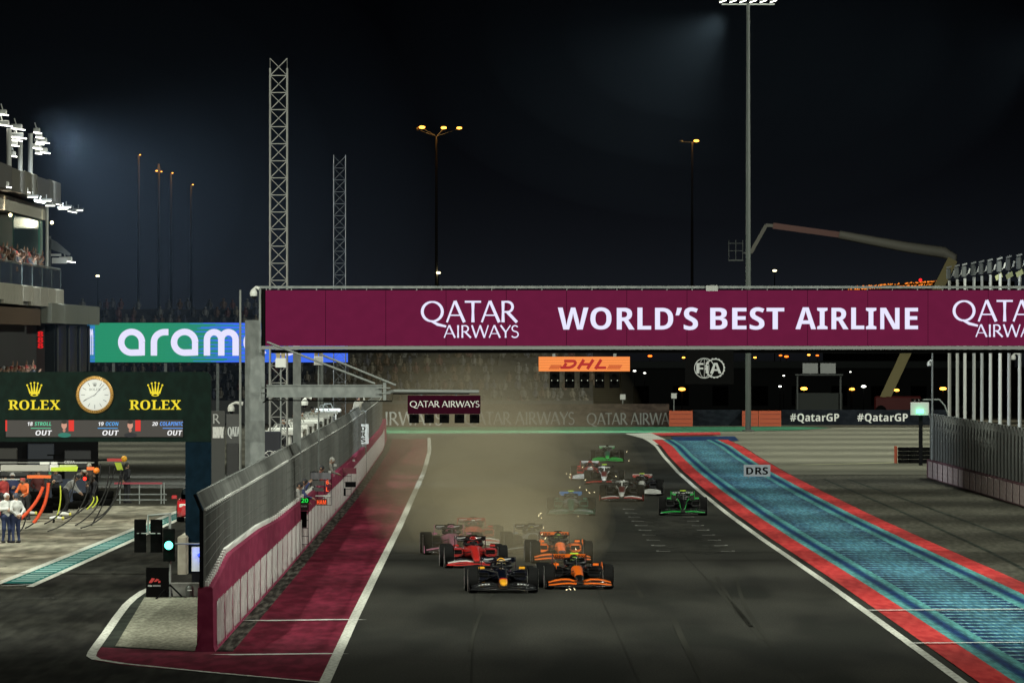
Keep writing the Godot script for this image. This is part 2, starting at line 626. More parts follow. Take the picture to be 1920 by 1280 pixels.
func strip(b, d0, d1, left, right, y, step = 8.0):
	# a sheet between two lines, each a function of the distance
	var n = maxi(1, int(ceil((d1 - d0) / step)))
	for i in n:
		var a = lerpf(d0, d1, float(i) / n)
		var c = lerpf(d0, d1, float(i + 1) / n)
		b.quad(Vector3(left.call(a), y, Z0 - a), Vector3(right.call(a), y, Z0 - a), Vector3(right.call(c), y, Z0 - c), Vector3(left.call(c), y, Z0 - c), Vector3.UP, Vector2(0, a / 4.8), Vector2(1, a / 4.8), Vector2(1, c / 4.8), Vector2(0, c / 4.8))
	return b

func lw(d): return lerp_list(LW, d)
func rw(d): return lerp_list(RW, d)
func pw(d): return lerp_list(PW, d)

func off(f, k):
	return func(d): return f.call(d) + k

func flat(points, y, called, material, parent = self):
	# a sheet with an outline of picture points on the ground
	var poly = []
	for p in points:
		var g = gd(p[0], p[1])
		poly.append(Vector2(g.x, -g.z))
	var b := MB.new()
	var idx = Geometry2D.triangulate_polygon(PackedVector2Array(poly))
	for i in range(0, idx.size(), 3):
		var t = []
		for k in 3:
			t.append(Vector3(poly[idx[i + k]].x, y, -poly[idx[i + k]].y))
		b.tri(t[0], t[1], t[2], Vector3.UP)
	return struct(called, b, material, parent)

func line_on(points, w, y, called, material):
	var pts = []
	for p in points:
		pts.append(gd(p[0], p[1]))
	var b := MB.new()
	var L = []
	var R = []
	for i in pts.size():
		var t = (pts[mini(i + 1, pts.size() - 1)] - pts[maxi(i - 1, 0)]).normalized()
		var s = t.cross(Vector3.UP)
		L.append(pts[i] + s * w / 2.0 + Vector3.UP * y)
		R.append(pts[i] - s * w / 2.0 + Vector3.UP * y)
	for i in pts.size() - 1:
		b.quad(L[i], L[i + 1], R[i + 1], R[i], Vector3.UP)
	return struct(called, b, material)

func ground_and_track():
	var b := MB.new()
	for i in 12:
		for k in 12:
			var x = -3000.0 + 500.0 * i
			var z = 700.0 - 400.0 * k
			b.quad(Vector3(x, -.08, z), Vector3(x + 500, -.08, z), Vector3(x + 500, -.08, z - 400), Vector3(x, -.08, z - 400), Vector3.UP)
	struct("ground", b, M.sand)
	b = MB.new()
	strip(b, 250, 1432, func(_d): return -70.0, func(_d): return 70.0, -.03, 40.0)
	struct("run_off_area", b, M.runoff)
	b = MB.new()
	strip(b, 912, 1412, func(d): return rw(d) + 5.9, func(_d): return 60.0, -.018, 40.0)
	struct("concrete_run_off", b, surfaced([[.25, lin(.165, .16, .125)], [.55, lin(.18, .175, .137)], [.8, lin(.195, .19, .148)]], 45, .012, Vector3(.08, .3, .03), .9))
	# racing surface, from the pit exit to the edge line on the right and a little beyond it
	b = MB.new()
	strip(b, 250, 1325, func(d): return lw(d), func(d): return rw(d) + .33, 0.0)
	struct("race_track", b, M.asphalt)
	# the maroon apron between pit wall and edge line
	b = MB.new()
	strip(b, 389, 1240, func(d): return pw(d) + .45, lw, .004)
	struct("maroon_apron", b, M.maroon_ground)
	b = MB.new()
	strip(b, 389, 1240, func(d): return pw(d) - .1, func(d): return pw(d) + .45, .003)
	struct("gutter", b, M.gutter)
	flat([[190, 1214], [372, 1222], [408, 1222], [640, 1222], [612, 1279], [600, 1279], [400, 1262.5], [230, 1247], [178, 1239], [172, 1230], [180, 1220]], .008, "maroon_apron", M.maroon_ground)
	# edge lines
	b = MB.new()
	strip(b, 250, 1250, off(lw, -.14), off(lw, .10), .014)
	struct("edge_line", b, M.white_line)
	b = MB.new()
	strip(b, 250, 1290, off(rw, -.11), off(rw, .10), .014)
	struct("edge_line", b, M.white_line)
	kerb()
	pit_ground()
	markings()

func kerb_image():
	# painted print of the wide kerb: teal cross lines on navy that taper from both sides
	var im := Image.create(256, 128, false, Image.FORMAT_RGB8)
	var n := FastNoiseLite.new()
	n.seed = 5
	n.frequency = .03
	var navy = lin(.016, .040, .115)
	var teal = lin(.10, .30, .31)
	var blue = lin(.05, .165, .28)
	var pale = lin(.27, .52, .53)
	for y in 128:
		for x in 256:
			var u = x / 255.0
			var v = y / 128.0
			var edge = absf(u - .5) * 2.0
			var c = blue.lerp(teal, .22 + .5 * n.get_noise_2d(x * .6, fmod(y * 5.0, 128.0)))
			var saw = absf(v - .58) / .42
			var dash = clampf((edge - .1 - .75 * saw + .35 * n.get_noise_2d(x * .4, y * 3.0)) * 2.2, 0.0, 1.0)
			c = c.lerp(navy, dash * .92)
			if v < .17 + .05 * n.get_noise_2d(x * 1.5, 7.0): c = pale
			im.set_pixel(x, y, c)
	return ImageTexture.create_from_image(im)

func kerb():
	# bands across the kerb, measured from the right edge line: [from, to, material, height]
	var a0 = .33
	var r1 = 1.08
	var bands = [[.33, 1.08, "red_kerb", "red_band"], [5.06, 5.78, "red_kerb", "red_band"]]
	var root := Node3D.new()
	root.name = "kerb"
	add_child(root)
	root.set_meta("kind", "structure")
	for e in bands:
		var b := MB.new()
		strip(b, 250, 1228, off(rw, e[0]), off(rw, e[1]), .02)
		part(e[3], b, M[e[2]], root)
	# sprayed bands that run from teal to navy and back
	var teal_c = Color(.105, .32, .32)
	var navy_c = Color(.018, .045, .135)
	for e in [[1.08, 1.86], [4.22, 5.06]]:
		var b := MB.new()
		var n = 12
		for i in n:
			var f = (i + .5) / n
			b.tint = teal_c.lerp(navy_c, smoothstep(.16, .44, f) * (1.0 - smoothstep(.56, .84, f)))
			strip(b, 250, 1228, off(rw, lerpf(e[0], e[1], float(i) / n)), off(rw, lerpf(e[0], e[1], float(i + 1) / n)), .02, 16.0)
		var bm = mat(Color.WHITE, .65)
		bm.vertex_color_use_as_albedo = true
		bm.metallic_specular = .15
		bm.albedo_texture = grey_speckle(46, .78, 1.0, .02)
		bm.uv1_triplanar = true
		bm.uv1_world_triplanar = true
		bm.uv1_scale = Vector3(.5, .3, .02)
		part("blue_band", b, bm, root)
	var stripe = mat(Color.WHITE, .65)
	stripe.metallic_specular = .15
	stripe.albedo_texture = kerb_image()
	stripe.detail_enabled = true
	stripe.detail_albedo = grey_speckle(44, .7, 1.0, .02)
	stripe.detail_blend_mode = BaseMaterial3D.BLEND_MODE_MUL
	stripe.detail_uv_layer = BaseMaterial3D.DETAIL_UV_2
	stripe.uv2_triplanar = true
	stripe.uv2_world_triplanar = true
	stripe.uv2_scale = Vector3(.6, .3, .011)
	var b := MB.new()
	strip(b, 250, 1215, off(rw, 1.86), off(rw, 4.22), .02)
	part("striped_band", b, stripe, root)
	# where the kerb begins, far away: white wedge, mauve band, green band over the ground
	flat([[1172, 813], [1222, 812], [1264, 831], [1228, 834], [1205, 822]], .012, "white_wedge", M.white_line)
	flat([[1215, 811.5], [1350, 810.5], [1352, 815], [1240, 817]], .010, "red_strip", M.red_kerb)
	flat([[1258, 819], [1378, 818], [1386, 826], [1270, 830]], .010, "navy_strip", M.navy_paint)
	flat([[640, 800.5], [1480, 799.5], [1560, 802], [1500, 806], [1250, 811], [1000, 812], [660, 813]], .006, "green_strip", M.green_paint)

func pit_ground():
	# pale concrete in front of the garages, the green lane line and dark asphalt up to the wall
	var ul = func(d): return -15.03 + (d - 501.0) * .0053
	var lr = func(d): return -13.90 + (d - 501.0) * .0035
	var b := MB.new()
	strip(b, 486, 735, func(_d): return -34.0, func(d): return ul.call(d) - .1, .004)
	struct("pit_concrete", b, M.concrete)
	b = MB.new()
	strip(b, 250, 735, func(d): return lr.call(d) + .1 if d > 486.0 else -34.0, func(d): return (pw(d) - .5 if d > 389.0 else lw(d)), .003)
	struct("pit_lane", b, M.pit_asphalt)
	b = MB.new()
	strip(b, 735, 1425, func(_d): return -45.0, func(d): return pw(d) - .5, .003)
	struct("pit_lane", b, M.runoff)
	b = MB.new()
	strip(b, 497, 735, off(ul, -.13), off(ul, .13), .012)
	struct("lane_line", b, M.white_line)
	b = MB.new()
	strip(b, 492, 735, off(lr, -.10), off(lr, .12), .012)
	struct("lane_line", b, M.white_line)
	b = MB.new()
	strip(b, 499, 735, off(ul, .13), off(lr, -.10), .009)
	struct("green_lane", b, M.lane_green if M.has("lane_green") else ground_paint(lin(.02, .12, .115)))
	var hatch := MB.new()
	var d = 503.0
	while d < 735.0:
		var x0 = ul.call(d) + .24
		var x1 = lr.call(d) - .2
		hatch.quad(Vector3(x0, .015, Z0 - d), Vector3(x1, .015, Z0 - d - .3), Vector3(x1, .015, Z0 - d - 1.7), Vector3(x0, .015, Z0 - d - 1.4), Vector3.UP)
		d += 4.2
	struct("lane_hatching", hatch, ground_paint(lin(.34, .50, .47)))
	line_on([[0, 1098.5], [40, 1097], [68, 1095]], .16, .012, "lane_line", M.thin_line)
	# island at the end of the pit wall
	flat([[270, 1121], [374, 1121], [374, 1222.5], [215, 1213]], .02, "concrete_island", M.island)
	flat([[268, 1110], [288, 1110], [270, 1121], [215, 1213], [186, 1213], [205, 1184], [228, 1151], [250, 1126]], .009, "dark_verge", M.dark_ground)
	line_on([[280, 1104], [268, 1109.5], [250, 1122], [236, 1135], [217, 1160], [198, 1188], [182, 1210], [173, 1223], [170, 1231], [180, 1237], [230, 1245], [310, 1253], [400, 1262], [500, 1271], [612, 1281]], .22, .018, "pit_exit_line", M.white_line)
	line_on([[0, 1122], [120, 1121.5], [275, 1122]], .10, .011, "timing_line", ground_paint(lin(.14, .14, .13)))
	# tyre marks on the concrete
	var marks := MB.new()
	for i in 46:
		var g = Vector3(rng.randf_range(-20.5, -15.6), .008, Z0 - rng.randf_range(515, 730))
		var L = rng.randf_range(.6, 2.2)
		var q = rng.randf_range(3.0, 12.0)
		var bend = rng.randf_range(-1.2, 1.2)
		var w = rng.randf_range(.8, 2.6)
		for s in 6:
			var f0 = s / 6.0
			var f1 = (s + 1) / 6.0
			var a = g + Vector3(L * f0 + bend * f0 * f0, 0, -q * f0 * f0)
			var c = g + Vector3(L * f1 + bend * f1 * f1, 0, -q * f1 * f1)
			var w0 = w * sin(PI * clampf(f0, .04, .96))
			var w1 = w * sin(PI * clampf(f1, .04, .96))
			marks.quad(a + Vector3(0, 0, w0 / 2), c + Vector3(0, 0, w1 / 2), c - Vector3(0, 0, w1 / 2), a - Vector3(0, 0, w0 / 2), Vector3.UP)
	var mk = struct("tyre_marks", marks, ground_paint(lin(.075, .068, .054)))

func markings():
	# starting boxes: a bar across the front with a short return at each side
	for i in 10:
		for side in 2:
			var d = 575.0 + i * 16.0 + (0.0 if side == 0 else 8.0)
			var mid = (rw(d) - 2.85) if side == 0 else (lw(d) + 3.1)
			var b := MB.new()
			var z = Z0 - d
			for s in [-1.0, 1.0]:
				b.quad(Vector3(mid + s * 1.32, .012, z), Vector3(mid + s * .85, .012, z), Vector3(mid + s * .85, .012, z - .9), Vector3(mid + s * 1.32, .012, z - .9), Vector3.UP)
				b.quad(Vector3(mid + s * 1.33, .0125, z - .35), Vector3(mid + s * 1.23, .0125, z - .35), Vector3(mid + s * 1.23, .0125, z - 2.2), Vector3(mid + s * 1.33, .0125, z - 2.2), Vector3.UP)
			struct("grid_box_line", b, ground_paint(lin(.19, .19, .18)))
	# lines across the track
	line_on([[1285, 1034.6], [1470, 1034.4]], .22, .011, "start_line", ground_paint(lin(.12, .12, .11)))
	line_on([[905, 1034.8], [1285, 1034.6]], .22, .011, "start_line", ground_paint(lin(.09, .09, .085)))
	line_on([[472, 1164.5], [661, 1162]], 1.2, .018, "timing_line", M.thin_line)
	line_on([[417, 1228.5], [631, 1226]], 1.1, .018, "timing_line", M.thin_line)
	line_on([[1626, 1147], [1935, 1145]], .9, .05, "timing_line", M.thin_line)
	line_on([[1711, 1209], [1935, 1207.5]], .8, .05, "timing_line", M.thin_line)
	line_on([[726, 1040.5], [790, 1040]], .3, .012, "timing_line", ground_paint(lin(.14, .14, .13)))
	# burnt rubber where the cars left their boxes, and older skid marks
	var b := MB.new()
	for i in 80:
		var side = i % 2
		var d = rng.randf_range(560, 700)
		var x = (rw(d) - 2.85 if side == 0 else lw(d) + 3.1) + rng.randf_range(-1.0, 1.0)
		var L = rng.randf_range(3.0, 13.0)
		var w = rng.randf_range(.16, .5)
		var drift = rng.randf_range(-.4, .4)
		var pts = 7
		for s in pts - 1:
			var f0 = float(s) / (pts - 1)
			var f1 = float(s + 1) / (pts - 1)
			var w0 = w * (.15 + sin(PI * f0)) * rng.randf_range(.8, 1.2)
			var w1 = w * (.15 + sin(PI * f1))
			b.quad(Vector3(x + drift * f0 - w0, .0055 + i * .00002, Z0 - d - L * f0), Vector3(x + drift * f0 + w0, .0055 + i * .00002, Z0 - d - L * f0), Vector3(x + drift * f1 + w1, .0055 + i * .00002, Z0 - d - L * f1), Vector3(x + drift * f1 - w1, .0055 + i * .00002, Z0 - d - L * f1), Vector3.UP)
	struct("rubber_marks", b, M.rubber_mark)
	# long narrow tyre tracks laid down along the racing lines
	b = MB.new()
	for i in 9:
		var d0 = rng.randf_range(340, 620)
		var L = rng.randf_range(40, 150)
		var x0 = rng.randf_range(-2.6, 8.2)
		var sway = rng.randf_range(-.9, .9)
		var w = rng.randf_range(.04, .08)
		for s in 10:
			var f0 = s / 10.0
			var f1 = (s + 1) / 10.0
			var xa = x0 + sway * f0 * f0 - .0015 * (d0 - 389.0)
			var xb = x0 + sway * f1 * f1 - .0015 * (d0 - 389.0)
			b.quad(Vector3(xa - w, .007, Z0 - d0 - L * f0), Vector3(xa + w, .007, Z0 - d0 - L * f0), Vector3(xb + w, .007, Z0 - d0 - L * f1), Vector3(xb - w, .007, Z0 - d0 - L * f1), Vector3.UP)
	struct("tyre_tracks", b, ground_paint(lin(.0295, .0295, .0255)))
	# joints between the paving lanes
	for x in [-.9, 2.6, 6.0]:
		b = MB.new()
		strip(b, 260, 900, func(d): return x - .0016 * (d - 389.0) - .025, func(d): return x - .0016 * (d - 389.0) + .025, .0045)
		struct("paving_joint", b, ground_paint(lin(.024, .024, .021)))
	# seams in the run-off beyond the kerb
	for s in [[[1545, 897], [1700, 962], [1850, 1030], [1990, 1100]], [[1590, 897], [1740, 950], [1900, 1008], [2000, 1040]]]:
		line_on(s, .16, -.02, "seam", M.dark_ground)
	line_on([[1500, 870.5], [1600, 868.6], [1700, 866]], 1.2, -.015, "painted_line", ground_paint(lin(.5, .5, .32)))


# ---------- the pit wall with its catch fence ----------
func wall_high(d):
	return lerp_list([[389, 1.48], [400, 1.62], [416, 1.92], [470, 1.90], [514, 1.74], [700, 1.6], [1000, 1.45], [1250, 1.45]], d)

func pit_wall():
	var t = thing("pit_wall", "maroon concrete pit wall with white lettering along the maroon apron", "wall", Vector3(0, 0, 0))
	var b := MB.new()
	var d = 389.0
	while d < 1240.0:
		var e = d + (4.0 if d < 520.0 else 20.0)
		var rings = []
		for q in [d, e]:
			var x = pw(q)
			var h = wall_high(q)
			rings.append([Vector3(x - .42, 0, Z0 - q), Vector3(x - .36, .12, Z0 - q), Vector3(x - .34, h - .03, Z0 - q), Vector3(x - .31, h, Z0 - q), Vector3(x - .03, h, Z0 - q), Vector3(x, h - .03, Z0 - q), Vector3(x + .02, .12, Z0 - q), Vector3(x + .06, 0, Z0 - q)])
		b.loft(rings, true, d == 389.0)
		d = e
	part("wall", b, M.maroon_wall, t)
	# white lettering, one sign after the other; the joints between the signs stay maroon
	var one = strokes("QATAR AIRWAYS", glyphs(), 10.4, 1.02, .012)
	d = 393.0
	for i in 62:
		var o = part("lettering", one, M.white_text, t, Vector3(pw(d) + .032, .09, Z0 - d))
		o.rotation.y = PI / 2 - atan2(pw(d + 10.0) - pw(d), 10.0)
		d += 12.4
		if d > 1200.0: break
	# coping brackets that hold the fence
	var br := MB.new()
	br.bevel_box(Vector3(0, .06, 0), Vector3(.14, .12, .5), .02)
	var bm = br.done()
	d = 390.0
	while d < 640.0:
		var o = part("fence_bracket", bm, M.white_paint, t, Vector3(pw(d) - .17, wall_high(d), Z0 - d))
		d += 2.0 if d < 500.0 else 5.0
	fence("catch_fence", "grey wire catch fence standing on the maroon pit wall", 389.0, 1200.0, func(q): return pw(q) - .2, wall_high, 3.25, 3.62, -.16)

func wire(b, a, c, r):
	# a thin upright wire with three sides
	var q = [Vector3(r, 0, 0), Vector3(-r * .5, 0, r * .87), Vector3(-r * .5, 0, -r * .87)]
	for k in 3:
		var u = q[k] * .6
		var v = q[(k + 1) % 3] * .6
		b.quad(a + u, a + v, c + v, c + u, u + v)

func fence(called, label, d0, d1, line, foot, kink, top, lean):
	var t = thing(called, label, "fence", Vector3(line.call(d0), foot.call(d0), Z0 - d0))
	var o = t.position
	# mesh of upright wires; their tone differs from panel to panel
	var b := MB.new()
	var d = d0
	var i = 0
	var tone = .13
	var gates = [577.0, 592.0, 626.0, 700.0, 606.0, 655.0] if d0 < 600.0 else []
	while d < d1:
		if gates.any(func(g): return absf(d - g) < 1.0): # signalling gaps where the crews lean out
			d += .1
			continue
		if i % 24 == 0: tone = rng.randf_range(.085, .125)
		var x = line.call(d)
		var k = tone * rng.randf_range(.8, 1.2)
		b.tint = Color(k, k * 1.03, k * .96)
		var f = foot.call(d)
		wire(b, Vector3(x, f, Z0 - d) - o, Vector3(x, kink, Z0 - d) - o, .022)
		wire(b, Vector3(x, kink, Z0 - d) - o, Vector3(x + lean, top, Z0 - d) - o, .022)
		d += .10 if d < 700.0 else .2
		i += 1
	for k in 6:
		b.tint = Color(.14, .145, .135)
		var q = d0
		while q < d1 - 1.0:
			var e = minf(q + 30.0, d1)
			var h0 = lerpf(foot.call(q), kink, (k + .5) / 6.0)
			var h1 = lerpf(foot.call(e), kink, (k + .5) / 6.0)
			b.bar(Vector3(line.call(q) + .012, h0, Z0 - q) - o, Vector3(line.call(e) + .012, h1, Z0 - e) - o, .008, .008)
			q = e
	var mesh_part = part("wire_mesh", b, M.fence_wire, t)
	mesh_part.set_meta("kind", "stuff")
	# cables along the bend and the top
	for c in [[kink, 0.02, .022, "white_paint"], [top, lean, .016, "galvanised"]]:
		var cb := MB.new()
		var pts = []
		var q = d0
		while q <= d1:
			pts.append(Vector3(line.call(q) + c[1], c[0], Z0 - q) - o)
			q += 12.0
		cb.tube(pts, c[2], 6)
		part("cable", cb, M[c[3]], t)
	# white blocks painted in place of glints along the bend cable
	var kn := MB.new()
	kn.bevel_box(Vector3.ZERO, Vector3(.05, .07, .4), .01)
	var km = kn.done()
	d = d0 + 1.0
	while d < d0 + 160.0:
		part("glint_block", km, M.white_paint, t, Vector3(line.call(d) + .03, kink, Z0 - d) - o)
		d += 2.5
	# posts
	var post_paint = mat(lin(.12, .125, .118), .6)
	var pm = {}
	d = d0
	i = 0
	while d <= d1 and i < 160:
		var f = foot.call(d)
		var key = snappedf(kink - f, .05)
		if not pm.has(key):
			var p := MB.new()
			p.box(Vector3(0, key / 2.0, 0), Vector3(.09, key, .06))
			p.bar(Vector3(0, key - .01, 0), Vector3(lean, top - kink + key, 0), .07, .06, Vector3.BACK)
			pm[key] = p.done()
		part("post", pm[key], post_paint if i > 0 else M.matt_black, t, Vector3(line.call(d) - .055, f, Z0 - d) - o)
		d += 5.0
		i += 1
	return t


# ---------- the wall and fence on the outside of the track ----------
func right_wall():
	var line = func(d): return 21.95 - (d - 731.0) * .0022
	var t = thing("trackside_wall", "low concrete wall of pale panels under the right hand fence", "wall")
	var b := MB.new()
	var d = 640.0
	while d < 888.0:
		var e = minf(d + 31.0, 888.0)
		var rings = []
		for q in [d, e]:
			var x = line.call(q)
			rings.append([Vector3(x, 0, Z0 - q), Vector3(x, .93, Z0 - q), Vector3(x + .04, .97, Z0 - q), Vector3(x + .36, .97, Z0 - q), Vector3(x + .4, 0, Z0 - q)])
		b.loft(rings, true, d == 640.0 or e == 888.0)
		d = e
	part("wall", b, mat(lin(.09, .035, .045), .8), t)
	var pn := MB.new()
	pn.bevel_box(Vector3(0, .41, 0), Vector3(.03, .82, 8.6), .008)
	var pm = pn.done()
	var streaked = [surfaced([[.25, lin(.26, .20, .20)], [.6, lin(.37, .30, .29)], [.85, lin(.46, .40, .38)]], 51, .03, Vector3(.3, .3, .12), .7)]
	d = 648.0
	while d < 886.0:
		var o = part("panel", pm, streaked[0], t, Vector3(line.call(d) - .02, .06, Z0 - d))
		o.rotation.y = -.0022
		d += 9.3
	fence("debris_fence", "dark wire debris fence above the low pale panel wall", 640.0, 888.0, func(q): return line.call(q) + .18, func(_q): return .97, 3.0, 3.35, -.1)
	# dark cloth added behind the wires to deepen the fence tone
	var cl := MB.new()
	for i in 31:
		var q = 640.0 + 8.0 * i
		cl.quad(Vector3(line.call(q) + .26, 1.0, Z0 - q), Vector3(line.call(q + 7.9) + .26, 1.0, Z0 - q - 7.9), Vector3(line.call(q + 7.9) + .26, 2.95, Z0 - q - 7.9), Vector3(line.call(q) + .26, 2.95, Z0 - q), Vector3.LEFT)
	var c = part("added_cloth", cl, surfaced([[.3, lin(.030, .031, .029)], [.7, lin(.055, .056, .052)]], 52, .03, Vector3(.3, .3, .1), .9), self)
	tag(c, "dark cloth added behind the debris fence to deepen its tone", "cloth")


# ---------- the far end of the straight ----------
func sign_board(called, label, x0, y0, x1, y1, d, material, cat = "board", group = "", thick = .12):
	# an upright board with its outline in picture points at distance d, facing the camera
	var a = at(x0, y1, d)
	var c = at(x1, y0, d)
	var t = thing(called, label, cat, Vector3(a.x, a.y, a.z), 0.0, group)
	var b := MB.new()
	b.box(Vector3((c.x - a.x) / 2, (c.y - a.y) / 2, -thick / 2), Vector3(c.x - a.x, c.y - a.y, thick))
	part("panel", b, material, t)
	return t

func letter_on(t, mesh, material, px, py, d, out = .01, called = "lettering"):
	# lettering whose lower left corner lies at a picture point
	var p = at(px, py, d) - t.position
	var o = part(called, mesh, material, t, Vector3(p.x, p.y, out))
	return o

func far_end():
	var d = 1416.0
	var s = d / F
	var wallm = surfaced([[.3, lin(.042, .03, .026)], [.7, lin(.07, .05, .042)]], 60, .02, Vector3(.1, .2, .1), .8)
	var t = sign_board("barrier_wall", "long dark barrier wall with pale lettering across the end of the straight", 640, 757, 1255, 800, d, wallm, "barrier")
	letter_on(t, strokes("AIRWAYS", glyphs(), 130 * s, 25 * s, .03), M.grey_text, 700, 797, d)
	letter_on(t, strokes("QATAR AIRWAYS", glyphs(), 208 * s, 24 * s, .03), M.dim_text, 870, 796, d)
	letter_on(t, strokes("QATAR AIRWAYS", glyphs(), 180 * s, 22 * s, .03), M.dim_text, 1100, 796, d)
	var navy = surfaced([[.3, lin(.008, .010, .014)], [.7, lin(.014, .017, .023)]], 61, .02, Vector3(.1, .2, .1), .7)
	sign_board("barrier_wall", "dark navy barrier between two orange barrier blocks", 1300, 768, 1392, 798, d, navy, "barrier")
	t = sign_board("barrier_wall", "black barrier board with white hash tag lettering", 1466, 768, 1775, 797, d, navy, "barrier")
	letter_on(t, words("#QatarGP", sans_bold, 92 * s, 18 * s, .03), M.white_text, 1482, 793, d)
	letter_on(t, words("#QatarGP", sans_bold, 95 * s, 18 * s, .03), M.white_text, 1608, 793, d)
	for e in [[1255, 1299, "plain orange barrier block at the end of the lettered wall"], [1392, 1422, "orange barrier block next to the dark navy barrier"], [1423, 1465, "orange barrier block next to the hash tag board"]]:
		var o = sign_board("barrier_block", e[2], e[0], 770, e[1], 799, d - 1.0, M.orange_block, "barrier block", "orange barrier blocks", 1.2)
		var bb := MB.new()
		for k in 3:
			bb.box(Vector3((e[1] - e[0]) * s * .5, .25 + .38 * k, .012), Vector3((e[1] - e[0]) * s * .9, .05, .02))
		part("rib", bb, mat(lin(.25, .04, .02), .6), o)
	grandstand()
	# low service buildings and a scaffold beyond the barrier
	var g = thing("service_building", "low dark service building with a long pale roof edge beyond the barrier", "building", Vector3(at(1500, 770, 1720).x, 0, Z0 - 1720))
	var b := MB.new()
	b.box(Vector3(0, 2.2, -4), Vector3(36, 4.4, 8))
	part("wall", b, mat(lin(.03, .034, .036), .8), g)
	b = MB.new()
	b.box(Vector3(0, 4.75, -3.6), Vector3(37.4, .7, 9.4))
	part("roof", b, mat(lin(.11, .13, .135), .8), g)
	for k in 9:
		b = MB.new()
		b.box(Vector3(-16 + 4 * k, 1.6, .02), Vector3(1.6, 2.0, .06))
		part("window", b, M.black, g)
	g = thing("marshal_tower", "small scaffold tower with two white notice panels beyond the barrier", "tower", Vector3(at(1536, 770, 1500).x, 0, Z0 - 1500))
	for x in [-1.9, 1.9]:
		for z in [-1.0, 1.0]:
			b = MB.new()
			b.bar(Vector3(x, 0, z), Vector3(x, 4.1, z), .12, .12)
			part("leg", b, mat(lin(.06, .065, .065), .7), g)
	b = MB.new()
	b.box(Vector3(0, 1.3, -.1), Vector3(4.1, 2.5, 1.6))
	part("hut", b, mat(lin(.02, .024, .022), .8), g)
	b = MB.new()
	b.box(Vector3(0, 4.15, 0), Vector3(4.2, .12, 2.4))
	part("roof", b, mat(lin(.05, .055, .055), .7), g)
	for x in [-.78, .78]:
		b = MB.new()
		b.box(Vector3(x, 4.72, 1.15), Vector3(1.34, .9, .06))
		b.bar(Vector3(x, 4.2, 1.12), Vector3(x, 4.4, 1.12), .06, .06)
		part("notice_panel", b, mat(lin(.30, .31, .31), .6), g)
	for e in [[1168, 744, 10], [1264, 742, 10]]:
		var o = sign_board("notice_sign", "small white notice sign on a post beyond the barrier", e[0] - 5, e[1] - 5, e[0] + 5, e[1] + 5, 1440.0, M.white_paint, "sign", "small notice signs")
		var ps := MB.new()
		ps.bar(Vector3(.22, 0, -.1), Vector3(.22, -o.position.y, -.1), .08, .08)
		part("post", ps, M.steel, o)

